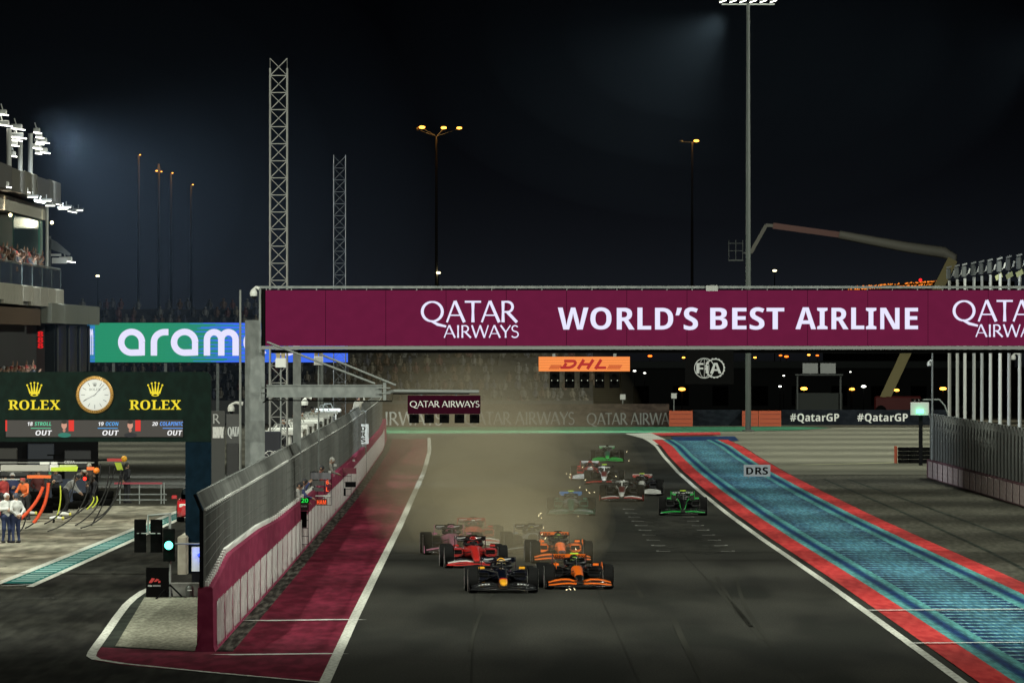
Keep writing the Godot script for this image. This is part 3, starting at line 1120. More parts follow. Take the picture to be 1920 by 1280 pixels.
func grandstand():
	var t = thing("grandstand", "dark spectator grandstand full of people behind the green and blue screen", "grandstand", Vector3(-22, 0, Z0 - 1470))
	var step = surfaced([[.3, lin(.02, .02, .022)], [.7, lin(.035, .035, .038)]], 63, .02, Vector3(.1, .2, .1), .85)
	for k in 14:
		var b := MB.new()
		b.box(Vector3(-4, .4 + .35 * k, -1.4 * k), Vector3(66, .8 + .7 * k, 1.38))
		part("seat_row", b, step, t)
	var b2 := MB.new()
	b2.box(Vector3(-4, 1.0, .9), Vector3(66, 2.0, .2))
	part("front_wall", b2, mat(lin(.04, .04, .04), .8), t)
	# the people: nobody could count them
	var fig := MB.new()
	fig.tube([Vector3(0, 0, 0), Vector3(0, .35, 0), Vector3(0, .58, 0), Vector3(0, .66, 0)], [.17, .2, .17, .07], 7)
	fig.ball(Vector3(0, .78, 0), .115, 7)
	fig.tube([Vector3(.2, .55, 0), Vector3(.26, .3, .05), Vector3(.16, .12, .22)], [.06, .05, .04], 5)
	fig.tube([Vector3(-.2, .55, 0), Vector3(-.26, .3, .05), Vector3(-.16, .12, .22)], [.06, .05, .04], 5)
	fig.tube([Vector3(0, .05, 0), Vector3(.05, .05, .4), Vector3(.05, -.3, .42)], [.14, .11, .07], 5)
	var mm := MultiMesh.new()
	mm.transform_format = MultiMesh.TRANSFORM_3D
	mm.use_colors = true
	mm.mesh = fig.done()
	var places = []
	for k in 14:
		var x = -36.0
		while x < 28.0:
			x += rng.randf_range(.45, 1.1)
			if rng.randf() < .8:
				places.append([Transform3D(Basis(Vector3.UP, rng.randf_range(-.5, .5)).scaled(Vector3.ONE * rng.randf_range(.9, 1.1)), Vector3(x, .82 + .7 * k, -1.4 * k - .1)), rng.randf()])
	mm.instance_count = places.size()
	var cols = [Color(.07, .07, .07), Color(.03, .03, .035), Color(.05, .015, .015), Color(.022, .026, .045), Color(.09, .078, .06), Color(.015, .015, .015), Color(.05, .026, .015)]
	for i in places.size():
		mm.set_instance_transform(i, places[i][0])
		mm.set_instance_color(i, cols[int(places[i][1] * cols.size()) % cols.size()])
	var mi := MultiMeshInstance3D.new()
	mi.name = "spectators"
	mi.multimesh = mm
	mi.material_override = M.vcol
	add_child(mi)
	mi.position = t.position
	tag(mi, "crowd of spectators seated in the dark grandstand", "crowd", "", "stuff")
	# the big glowing screen in front of the upper rows
	var d = 1455.0
	var s = d / F
	var w = (652.0 - 163.0) * s
	var h = 74.0 * s
	var p = at(163, 679, d)
	var scr = thing("led_screen", "wide glowing screen fading from green to blue with white letters", "screen", p)
	var bb := MB.new()
	bb.box(Vector3(w / 2, h / 2, -.25), Vector3(w + .1, h + .1, .4))
	part("housing", bb, M.matt_black, scr)
	for k in 5:
		bb = MB.new()
		bb.bar(Vector3(w * (k + .5) / 5.0, 0, -.3), Vector3(w * (k + .5) / 5.0, -p.y, -.3), .25, .25)
		part("post", bb, M.steel, scr)
	var im := Image.create(512, 80, false, Image.FORMAT_RGB8)
	for y in 80:
		var stripe = (sin(y * 1.9) + sin(y * .73 + 1.0)) * .5
		for x in 512:
			var u = x / 511.0
			var k = clampf((u - .30) * 2.6 + stripe * .42 * clampf(u * 4.0 - .8, 0, 1), 0.0, 1.0)
			k = k if u > .62 else (1.0 if k > .55 else k * .25)
			if u < .028: k = .55 + .3 * stripe
			var c = Color(.075, .56, .40).lerp(Color(.22, .42, .97), k)
			if y % 3 == 0: c = c.darkened(.07)
			im.set_pixel(x, y, c)
	var face = glow(Color.WHITE, 1.0)
	face.emission_texture = ImageTexture.create_from_image(im)
	face.emission_operator = BaseMaterial3D.EMISSION_OP_MULTIPLY
	bb = MB.new()
	bb.quad(Vector3(0, 0, -.03), Vector3(w, 0, -.03), Vector3(w, h, -.03), Vector3(0, h, -.03), Vector3.BACK)
	part("screen_face", bb, face, scr)
	var white = glow(Color(.90, .89, 1.0), 1.0)
	for e in [["a", 221, 271], ["r", 281, 318], ["a", 320, 371], ["m", 381, 449], ["c", 456, 506], ["o", 511, 563]]:
		var g = strokes(e[0], rounds(), (e[2] - e[1]) * s * (1.1 if e[0] == "a" else 1.04), 50 * s, .012)
		letter_on(scr, g, white, e[1], 666.5, d, -.028, "screen_letter")
	letter_on(scr, words("m", sans_bold, 9 * s, 49 * s, .012), white, 165, 665, d, -.028, "screen_letter")


# ---------- the pit building on the left ----------
func pit_building():
	var X = -23.8
	var t = thing("pit_building", "pale pit building with a spectator terrace under a lamp lined roof", "building", Vector3(X, 0, Z0 - 900))
	var o = t.position
	var seg = func(x0, x1, y0, y1, d0, d1): # a block by world x, y and distance
		var b := MB.new()
		b.bevel_box(Vector3((x0 + x1) / 2, (y0 + y1) / 2, Z0 - (d0 + d1) / 2) - o, Vector3(x1 - x0, y1 - y0, d1 - d0), .05)
		return b
	# terrace slab: separate fascia panels with joints
	part("terrace_slab", seg.call(-42.0, X - .1, 8.85, 9.70, 700.0, 899.5), M.grey_wall, t)
	for k in 12:
		part("fascia_panel", seg.call(X - .12, X + .1, 8.86 + (.18 if k % 3 == 1 else 0.0), 9.82, 722.0 + 15.0 * k, 736.7 + 15.0 * k), M.pale_wall, t)
	part("fascia_panel", seg.call(-30.0, X - .15, 8.87, 9.82, 899.6, 900.0), M.pale_wall, t)
	# roof
	part("roof_slab", seg.call(-42.0, X - .1, 14.35, 15.3, 700.0, 897.0), mat(lin(.085, .08, .07), .8), t)
	for k in 8:
		part("roof_panel", seg.call(X - .1, X + .05, 14.25, 15.35 + .06 * (k % 2), 722.0 + 22.0 * k, 743.6 + 22.0 * k), mat(lin(.10 + .015 * (k % 3), .095 + .013 * (k % 3), .085), .8), t)
	part("ceiling_drum", seg.call(-32.0, X - .8, 13.45, 14.2, 800.0, 899.0), M.pale_wall, t)
	# glazed core and columns on the terrace
	part("glass_wall", seg.call(-34.0, X - .9, 9.75, 13.4, 845.0, 890.0), _glass(lin(.02, .065, .052)), t)
	part("glass_wall", seg.call(-34.0, X - .85, 9.75, 13.4, 890.2, 896.0), _glass(lin(.08, .22, .17)), t)
	for dd in [812.0, 898.0]:
		var b := MB.new()
		b.tube([Vector3(X - .7, 9.7, Z0 - dd) - o, Vector3(X - .7, 14.3, Z0 - dd) - o], .09, 10)
		part("column", b, M.white_paint, t)
	# balustrade of glass sheets
	for k in 9:
		part("balustrade_pane", seg.call(X - .05, X - .02, 9.84, 10.85, 740.0 + 17.8 * k, 757.4 + 17.8 * k), _clear(), t)
	var rail := MB.new()
	rail.tube([Vector3(X - .03, 10.9, Z0 - 740) - o, Vector3(X - .03, 10.9, Z0 - 899) - o], .03, 6)
	part("handrail", rail, M.galvanised, t)
	# lower storeys
	part("garage_block", seg.call(-42.0, X - 1.0, .0, 8.8, 760.0, 899.0), mat(lin(.02, .02, .02), .8), t)
	part("soffit_band", seg.call(X - 1.0, X - .2, 7.9, 8.75, 760.0, 868.0), surfaced([[.3, lin(.10, .07, .05)], [.7, lin(.15, .11, .08)]], 70, .05, Vector3(.5, .5, .5), .8), t)
	for k in 4:
		part("screen_panel", seg.call(X - .3, X + .3, 8.02, 9.05, 871.0 + 25.2 * k, 896.0 + 25.2 * k), surfaced([[.35, lin(.12, .125, .10)], [.5, lin(.20, .205, .17)], [.65, lin(.26, .265, .22)]], 71 + k, .12, Vector3(.8, .8, .3), .8), t)
	part("annex_glass", seg.call(-36.0, X - .35, 5.4, 8.0, 900.0, 970.0), M.glass_dark, t)
	part("annex_base", seg.call(-36.0, X + .2, 0.0, 5.3, 900.0, 970.0), M.matt_black, t)
	for dd in [902.0, 925.0, 948.0, 969.0]:
		part("mullion", seg.call(X - .34, X - .2, 5.4, 8.0, dd, dd + .8), mat(lin(.03, .035, .035), .6), t)
	# number display on the corner column: three red figures
	var q = thing("red_display", "small red lit figure display on the dark corner column of the pit building", "display", at(75, 655, 880))
	var b := MB.new()
	b.box(Vector3(0, -.3, -.1), Vector3(.42, 3.6, .12))
	part("column", b, mat(lin(.05, .03, .03), .6), q)
	for k in 3:
		var g = words("8", sans_bold, .30, .27, .02)
		part("lit_figure", g, glow(Color(.85, .08, .10), 1.0), q, Vector3(-.15, .06 + .30 * k, -.04))
	# lamps under the roof edge and a bank of floodlights on top
	for k in 9:
		var dd = 836.0 + 10.5 * k
		lamp_bar(Vector3(X + .3 + .05 * (k % 3), 14.15 - .16 * (k % 2), Z0 - dd), .6, "bar lamp under the pit building roof edge", "lamps under the roof edge", k % 3 == 1)
	for e in [[5, 214, 812.0, .5], [4, 234, 812, .9], [30, 241, 828, .8], [31, 257, 828, .9], [29, 262, 829, .6], [25, 272, 829, .5], [68, 248, 872, .5], [72, 257, 872, .5], [77, 266, 873, .8], [72, 269, 873, .5], [67, 277, 873, .6], [78, 285, 874, .8], [70, 287, 873, .4], [25, 292, 830, .3], [6, 349, 801, .7], [44, 359, 836, .6], [122, 489, 906, 1.0]]:
		flood_head(at(e[0], e[1], e[2]), e[3])
	for e in [[16, 240, 308, 812.0], [37, 262, 310, 832.0], [56, 250, 308, 852.0]]:
		var pole := MB.new()
		var top = at(e[0], e[1], e[3])
		pole.tube([Vector3.ZERO, Vector3(0, top.y - 15.3, 0)], .12, 8)
		var po = part("lamp_pole", pole, M.white_paint, self, Vector3(top.x, 15.3, top.z))
		tag(po, ["thick grey pole of the roof floodlight bank with the highest lamps", "grey pole in the middle of the roof floodlight bank", "grey pole of the roof floodlight bank next to the roof end"][[16, 37, 56].find(e[0])], "pole")
	# bracket with a wedge shaped loudspeaker and a floodlight beyond the roof end
	var br = thing("wall_bracket", "steel bracket carrying a grey wedge loudspeaker beside the terrace end", "bracket", at(93, 545, 905))
	var sp := MB.new()
	sp.bar(Vector3(0, 0, 0), Vector3(0, 2.9, 0), .1, .1)
	part("upright", sp, M.galvanised, br)
	sp = MB.new()
	sp.prism([Vector2(.05, 2.75), Vector2(.35, 2.6), Vector2(1.1, 1.95), Vector2(1.0, 1.85), Vector2(.05, 2.2)], .4, Vector3(0, 0, -.2))
	part("loudspeaker", sp, mat(lin(.10, .11, .11), .6), br)
	sp = MB.new()
	sp.bar(Vector3(0, 1.9, 0), Vector3(.6, 1.9, 0), .08, .12)
	sp.box(Vector3(.5, 1.6, 0), Vector3(.8, .3, .4))
	part("lamp_housing", sp, M.white_paint, br)
	# light from the building's own floodlights
	for e in [[822.0, 17.8, 1100.0], [842.0, 18.2, 1100.0], [882.0, 17.6, 1100.0]]:
		var l = spot(t, Vector3(X + .45, e[1], Z0 - e[0]) - o, Vector3(-5.0, 0, Z0 - e[0] - 20.0), e[2], 50.0, Color(.93, .98, 1.0), .8)
	var om := OmniLight3D.new()
	om.name = "terrace_light"
	t.add_child(om)
	om.position = Vector3(X - .3, 13.3, Z0 - 893) - o
	om.light_energy = .7
	om.light_color = Color(1, 1, .86)
	om.light_size = .3
	om.omni_range = 60.0
	om.shadow_enabled = true
	var bl := MB.new()
	bl.ball(Vector3(X - .3, 13.3, Z0 - 893) - o, .09)
	part("ceiling_lamp", bl, M.lamp_warm, t)
	var om2 := OmniLight3D.new()
	om2.name = "terrace_light"
	t.add_child(om2, true)
	om2.position = Vector3(X - .5, 13.2, Z0 - 826) - o
	om2.light_energy = 4.0
	om2.light_color = Color(1, .93, .8)
	om2.light_size = .3
	om2.omni_range = 60.0
	om2.shadow_enabled = true
	bl = MB.new()
	bl.ball(Vector3(X - .5, 13.2, Z0 - 826) - o, .09)
	part("ceiling_lamp", bl, M.lamp_warm, t)

func _glass(c):
	var m = mat(c, .12)
	m.metallic_specular = .6
	return m

func _panel_paint():
	var m = mat(lin(.030, .0035, .011), .7)
	m.metallic_specular = .05
	return m

func _clear():
	if not M.has("clear_pane"):
		M.clear_pane = mat(Color(.55, .6, .6, .22), .05)
		M.clear_pane.transparency = BaseMaterial3D.TRANSPARENCY_ALPHA
	return M.clear_pane

func lamp_bar(p, w, label, group, tilted = false):
	var t = thing("bar_lamp", label, "lamp", p, 0.0, group)
	if tilted: t.rotation.z = -.18
	var b := MB.new()
	b.bevel_box(Vector3(0, .06, 0), Vector3(w, .10, .3), .02)
	b.bar(Vector3(0, .1, 0), Vector3(0, .3, 0), .05, .05)
	part("housing", b, M.lamp_body, t)
	b = MB.new()
	b.box(Vector3(0, -.015, 0), Vector3(w * .8, .035, .2))
	part("lamp_glass", b, M.lamp_white, t)

func flood_head(p, w):
	var t = thing("roof_floodlight", "lit white floodlight in the bank at the pit building roof", "floodlight", p, 0.0, "floodlights of the roof bank")
	var b := MB.new()
	b.bevel_box(Vector3(0, .12, 0), Vector3(w * .7, .2, .3), .04)
	b.bar(Vector3(0, .15, 0), Vector3(-.1, .5, 0), .05, .05)
	part("housing", b, M.white_paint, t)
	b = MB.new()
	var tilt = Basis(Vector3.BACK, -.12)
	b.box(Vector3(w * .1, -.03, .02), Vector3(w * .85, .05, .3), tilt)
	part("lamp_glass", b, M.lamp_white, t)


# ---------- start gantry ----------
func start_gantry():
	var d = 560.0
	var s = d / F
	var t = thing("start_gantry", "grey steel gantry across the track carrying the long maroon screen", "gantry", Vector3(at(475, 0, d).x, 0, Z0 - d))
	var o = t.position
	var rect = func(x0, y0, x1, y1, z0, z1, called, material, parent = t, oo = o): # a block between picture lines at the gantry's distance
		var a = at(x0, y1, d) - oo
		var c = at(x1, y0, d) - oo
		var b := MB.new()
		b.box(Vector3((a.x + c.x) / 2, (a.y + c.y) / 2, (z0 + z1) / 2), Vector3(c.x - a.x, c.y - a.y, absf(z1 - z0)))
		return part(called, b, material, parent)
	# columns: steel H sections
	for e in [[459.0, 488.0, 600.0, -1.4], [469.0, 496.0, 632.0, -.45], [549.0, 564.0, 660.0, -26.0]]:
		var a = at(e[0], e[2], d - e[3])
		var c = at(e[1], e[2], d - e[3])
		var b := MB.new()
		var w = c.x - a.x
		var z = e[3]
		b.box(Vector3((a.x + c.x) / 2 - o.x, a.y / 2, z + .16), Vector3(w, a.y, .03))
		b.box(Vector3((a.x + c.x) / 2 - o.x, a.y / 2, z - .16), Vector3(w, a.y, .03))
		b.box(Vector3((a.x + c.x) / 2 - o.x, a.y / 2, z), Vector3(.04, a.y - .01, .29))
		b.box(Vector3((a.x + c.x) / 2 - o.x, .04, z), Vector3(w + .2, .08, .6))
		part("column", b, M.steel, t)
	var rc := MB.new()
	rc.box(Vector3(19.6 - o.x, 4.3, -.4), Vector3(.5, 8.6, .5))
	part("column", rc, M.steel, t)
	rect.call(484, 536, 2085, 540.5, -.05, .05, "top_rail", M.steel)
	rect.call(485, 540, 489, 660, -.08, .08, "end_post", M.steel)
	rect.call(489.2, 541, 496, 650, -.9, -.02, "end_plate", M.black)
	rect.call(489, 648.6, 2085, 655, -.9, .06, "bottom_chord", mat(lin(.20, .205, .20), .6))
	rect.call(508, 655.2, 2085, 662, -.85, -.1, "black_underside", M.black)  # black strip along the underside of the gantry
	rect.call(496.2, 543, 2085, 648.3, -.85, -.12, "truss_box", M.matt_black)
	for k in 34:
		var x = 498.0 + 47.0 * k
		rect.call(x, 540.6, x + 2, 544, -.04, .02, "rail_stay", M.steel)
	rect.call(1324, 535, 1346, 545.5, .06, .3, "sensor_box", mat(lin(.35, .36, .34), .6))
	# the screen itself
	var p = at(497, 648, d)
	var scr = thing("led_banner", "long maroon glowing screen with white airline lettering on the start gantry", "screen", p)
	var w = (2080.0 - 497.0) * s
	var h = (648.0 - 544.0) * s
	var n := 14
	var cab = glow(Color(.40, .10, .228), 1.0, Color(.03, .01, .015))
	cab.metallic_specular = .1
	cab.roughness = .9
	cab.emission_texture = noise_tex(80, .02, [[.2, Color(.965, .97, .97)], [.8, Color(1, 1, 1)]], 256)
	cab.emission_operator = BaseMaterial3D.EMISSION_OP_MULTIPLY
	cab.uv1_triplanar = true
	cab.uv1_scale = Vector3(.3, .3, .3)
	for k in n:
		var b := MB.new()
		b.box(Vector3(w * (k + .5) / n, h / 2, -.05), Vector3(w / n - .014, h, .1))
		part("screen_cabinet", b, cab, scr)
	var white = glow(Color(.90, .895, 1.0), 1.0)
	for x in [788.0, 1786.0]:
		var y = 604.0 if x < 1000.0 else 602.5
		letter_on(scr, strokes("QATAR", glyphs(), 183 * s, 40 * s, .012), white, x, y, d, .002, "screen_letter")
		letter_on(scr, strokes("AIRWAYS", glyphs(), 142 * s, 23.5 * s, .012), white, x + 44, y + 29, d, .002, "screen_letter")
	letter_on(scr, words("WORLD’S", sans_bold, 263 * s, 42.5 * s, .012), white, 1046, 618.5, d, .002, "screen_letter")
	letter_on(scr, words("BEST", sans_bold, 139 * s, 42 * s, .012), white, 1332, 618, d, .002, "screen_letter")
	letter_on(scr, words("AIRLINE", sans_bold, 230 * s, 41 * s, .012), white, 1492, 617, d, .002, "screen_letter")
	# side arm with the repeater lights
	var arm = thing("signal_arm", "grey steel arm reaching from the gantry column over the pit wall", "arm", at(497, 733, d - 1.6))
	var ao = arm.position
	var dd = d - 1.6
	var ar = func(x0, y0, x1, y1, z0, z1, called, material, parent = arm, oo = ao):
		var a = at(x0, y1, dd) - oo
		var c = at(x1, y0, dd) - oo
		var b := MB.new()
		b.box(Vector3((a.x + c.x) / 2, (a.y + c.y) / 2, (z0 + z1) / 2), Vector3(c.x - a.x, c.y - a.y, absf(z1 - z0)))
		return part(called, b, material, parent)
	ar.call(500, 723.5, 716, 742.5, -.15, .15, "beam", M.steel)
	ar.call(499, 721, 717, 723.4, -.19, .19, "flange", M.steel)
	ar.call(499, 742.6, 717, 745, -.19, .19, "flange", M.steel)
	for x in [[486, 489], [718, 724]]:
		ar.call(x[0], 717, x[1], 750, -.22, .22, "end_plate", M.steel)
	for y in [727, 737]:
		ar.call(477, y - 1, 500, y + 1, -.24, -.2, "bolt", M.galvanised)
		ar.call(708, y - 1, 732, y + 1, .2, .24, "bolt", M.galvanised)
	for e in [[500, 641, 703, 719], [600, 664, 742, 722]]:
		var b := MB.new()
		b.tube([at(e[0], e[1], dd) - ao, at(e[2], e[3], dd) - ao], .035, 8)
		part("stay_rod", b, M.galvanised, arm)
	var pb := MB.new()
	pb.tube([at(724, 736, dd) - ao, at(740, 733, dd) - ao, at(898, 734, dd) - ao], .06, 8)
	part("pipe", pb, M.galvanised, arm)
	pb = MB.new()
	pb.tube([at(492, 755, dd) - ao, at(500, 750, dd) - ao, at(600, 751, dd) - ao, at(735, 752, dd) - ao, at(737, 738, dd) - ao, at(880, 738, dd) - ao], .022, 6)
	part("cable", pb, M.black, arm)
	var sg = sign_board("start_light_panel", "dark maroon start light panel hanging from the side arm", 764, 741, 901, 776, dd, _panel_paint(), "signal")
	letter_on(sg, strokes("QATAR AIRWAYS", glyphs(), 131 * s, 11.5 * s, .012), M.white_text, 768, 763, dd, .002)
	for k in 5:
		var b := MB.new()
		var a = at(767.0 + 28.4 * k, 793.0, dd) - sg.position
		b.bevel_box(Vector3(.16, .145, -.12), Vector3(.32, .29, .3), .02)
		b.lathe([Vector2(.11, 0), Vector2(.12, .1), Vector2(.10, .1), Vector2(.09, 0)], Vector3(.16, .145, .03), Vector3.BACK, 12)
		part("unlit_lamp", b, M.black, sg, Vector3(a.x, a.y, 0))
	for x in [790, 855]:
		var b := MB.new()
		b.box(at(x, 738.4, dd) - sg.position + Vector3(0, 0, -.05), Vector3(.06, .12, .1))
		part("hanger", b, M.galvanised, sg)
	# main start lights
	dd = d - .6
	sg = sign_board("start_light_panel", "glowing orange start light panel with red lettering under the gantry", 1010, 668.5, 1181, 696, dd, M.matt_black, "signal")
	var fb := MB.new()
	var pw_ = 171 * s
	var ph = 27.5 * s
	for k in 9:
		fb.box(Vector3(pw_ / 2, ph * (k + .5) / 9.0, .02), Vector3(pw_, ph / 9.0 - .006, .03))
	part("screen_face", fb, glow(Color(1.0, .56, .25), 1.0), sg)
	var red = glow(Color(.66, .0, .01), 1.0, Color(.05, .0, .0))
	letter_on(sg, strokes("DHL", slanted(), 90 * s, 17.5 * s, .012), red, 1047, 691.5, dd, .037, "screen_letter")
	for e in [[1029, 1049], [1138, 1163]]:
		for k in 3:
			var b := MB.new()
			b.box(Vector3((e[1] - e[0]) * s / 2, .015, 0), Vector3((e[1] - e[0]) * s, .022, .02))
			part("screen_bar", b, red, sg, Vector3((e[0] - 1010) * s + .03 * k, .075 + .05 * k, .045))
	for k in 5:
		var b := MB.new()
		b.bevel_box(Vector3(.16, .27, -.1), Vector3(.32, .54, .3), .02)
		for y in [.13, .36]:
			b.lathe([Vector2(.105, 0), Vector2(.12, .12), Vector2(.10, .12), Vector2(.085, 0)], Vector3(.16, y, .05), Vector3.BACK, 12)
		var a = at(1031.0 + 28.0 * k, 727.0, dd) - sg.position
		part("unlit_lamp", b, M.black, sg, Vector3(a.x, a.y, 0))
		for x in [.06, .26]:
			var g := MB.new()
			g.box(Vector3(x, .245, .065), Vector3(.03, .04, .02))
			part("bolt", g, M.white_paint, sg, Vector3(a.x, a.y, 0))
	sg.set_meta("label", "glowing orange start light panel with red lettering under the gantry")
	var hb := MB.new()
	for x in [.5, 2.5]:
		hb.box(Vector3(x, ph + .05, -.3), Vector3(.1, .1, .3))
	part("hanger", hb, M.steel, sg)
	# the dark sign with two rings
	sg = sign_board("federation_sign", "black hanging sign with grey ring emblem under the gantry", 1285, 656, 1376, 720, dd, M.black, "sign")
	var grey = M.grey_text
	var ringm = func(cx, cy, r, w_, teeth):
		var b := MB.new()
		var c = at(cx, cy, dd) - sg.position
		for k in 36:
			var a0 = TAU * k / 36.0
			var a1 = TAU * (k + 1) / 36.0
			var ro = r + w_ + (.02 if teeth and k % 2 == 0 else 0.0)
			var P = func(a, rr): return Vector3(c.x + cos(a) * rr, c.y + sin(a) * rr, .008 if teeth else .011)
			b.quad(P.call(a0, r), P.call(a1, r), P.call(a1, ro), P.call(a0, ro), Vector3.BACK)
		return b
	part("emblem_ring", ringm.call(1321.0, 690.0, .31, .025, false), grey, sg)
	part("emblem_gear", ringm.call(1341.0, 690.0, .28, .035, true), grey, sg)
	var arcs := MB.new()
	var cc = at(1321, 690, dd) - sg.position
	for k in 3:
		for i in 12:
			var f = func(j):
				var a = -PI / 2 + PI * j / 12.0
				return Vector3(cc.x + (k - 1) * .16 * cos(a), cc.y + .31 * sin(a), .005)
			arcs.bar(f.call(i), f.call(i + 1), .012, .012, Vector3.BACK)
	part("emblem_globe", arcs, grey, sg)
	letter_on(sg, words("FiA", sans_bold, 47 * s, 21 * s, .012), grey, 1306, 700, dd, .014)
	# dome cameras
	for e in [[475, 552, d, "white dome camera on a bracket at the gantry's upper corner", 486], [433, 768, 575.0, "white dome camera low on the pit side of the gantry column", 455], [571, 757, 600.0, "white dome camera beside the pit wall stands", 584], [1901, 672, 800.0, "white dome camera on the floodlight poles behind the debris fence", 1912], [1743, 684, 880.0, "small dome camera on a thin mast beside the debris fence", 1749]]:
		var c = thing("dome_camera", e[3], "camera", at(e[0], e[1], e[2]))
		var k = e[2] / 560.0
		var b := MB.new()
		b.lathe([Vector2(0, -.14), Vector2(.07, -.12), Vector2(.105, -.05)], Vector3.ZERO, Vector3.UP, 14)
		part("dome", b, M.glass_dark, c)
		b = MB.new()
		b.lathe([Vector2(.115, -.05), Vector2(.125, .05), Vector2(.09, .15), Vector2(.03, .2), Vector2(0, .2)], Vector3.ZERO, Vector3.UP, 14)
		part("housing", b, M.white_paint, c)
		b = MB.new()
		var run = at(e[4], e[1], e[2]).x - c.position.x
		b.tube([Vector3(0, .18, 0), Vector3(run * .4, .24, 0), Vector3(run, .2, 0)], [.035, .045, .07], 8)
		part("bracket", b, M.white_paint, c)
	var mast := MB.new()
	mast.tube([Vector3.ZERO, Vector3(0, 8.8, 0)], [.05, .035], 8)
	var mo = part("aerial_mast", mast, M.galvanised, self, Vector3(at(450, 0, 570).x, 0, Z0 - 570))
	tag(mo, "thin grey aerial mast standing left of the gantry columns", "mast")
	mast = MB.new()
	mast.tube([Vector3.ZERO, Vector3(0, 6.6, 0)], [.06, .05], 8)
	mo = part("aerial_mast", mast, M.galvanised, self, Vector3(at(1749, 0, 880).x, 0, Z0 - 880))
	tag(mo, "thin grey mast rising at the end of the debris fence", "mast")
	# two pale receiver boxes on poles behind the column
	for e in [[526, 680, 615.0, 20], [597, 676, 650.0, 17]]:
		var q = at(e[0], e[1], e[2])
		var c = thing("receiver_box", ["pale receiver box with tan antennas in front of the nearer lattice tower", "pale receiver box with tan antennas between the two lattice towers"][0 if e[0] < 550 else 1], "antenna", Vector3(q.x, 0, q.z))
		var b := MB.new()
		b.bevel_box(Vector3(0, q.y, 0), Vector3(e[3] * e[2] / F, .33, .2), .02)
		part("box", b, M.white_paint, c)
		b = MB.new()
		for x in [-.09, .09]:
			b.bevel_box(Vector3(x, q.y + .28, 0), Vector3(.15, .22, .12), .02)
		part("antenna", b, mat(lin(.30, .24, .14), .6), c)
		b = MB.new()
		b.tube([Vector3(0, 0, -.05), Vector3(0, q.y - .1, -.05)], .035, 6)
		part("pole", b, M.steel, c)


func truss_towers():
	for e in [[522.0, 620.0, 17.0, "tall lattice tower rising behind the gantry column", .035, lin(.21, .21, .20), .010], [636.5, 890.0, 16.8, "second slimmer lattice tower farther down the pit wall", .024, lin(.07, .073, .07), .005]]:  # second tower: weaker light put into darker colour and thinner bars
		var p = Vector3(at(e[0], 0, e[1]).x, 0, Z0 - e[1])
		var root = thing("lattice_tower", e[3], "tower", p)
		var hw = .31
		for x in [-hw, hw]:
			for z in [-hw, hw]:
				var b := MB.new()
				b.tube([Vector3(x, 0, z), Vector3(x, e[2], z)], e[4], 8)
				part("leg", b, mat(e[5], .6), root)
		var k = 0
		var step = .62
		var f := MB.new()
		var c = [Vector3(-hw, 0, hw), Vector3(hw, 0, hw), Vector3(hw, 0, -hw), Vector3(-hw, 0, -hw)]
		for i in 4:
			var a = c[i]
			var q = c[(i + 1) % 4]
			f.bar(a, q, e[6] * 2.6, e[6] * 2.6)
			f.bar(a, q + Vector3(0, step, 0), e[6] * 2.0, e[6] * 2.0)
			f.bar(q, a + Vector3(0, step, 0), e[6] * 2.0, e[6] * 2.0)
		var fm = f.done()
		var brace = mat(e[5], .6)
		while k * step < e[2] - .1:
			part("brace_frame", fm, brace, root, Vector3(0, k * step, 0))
			k += 1


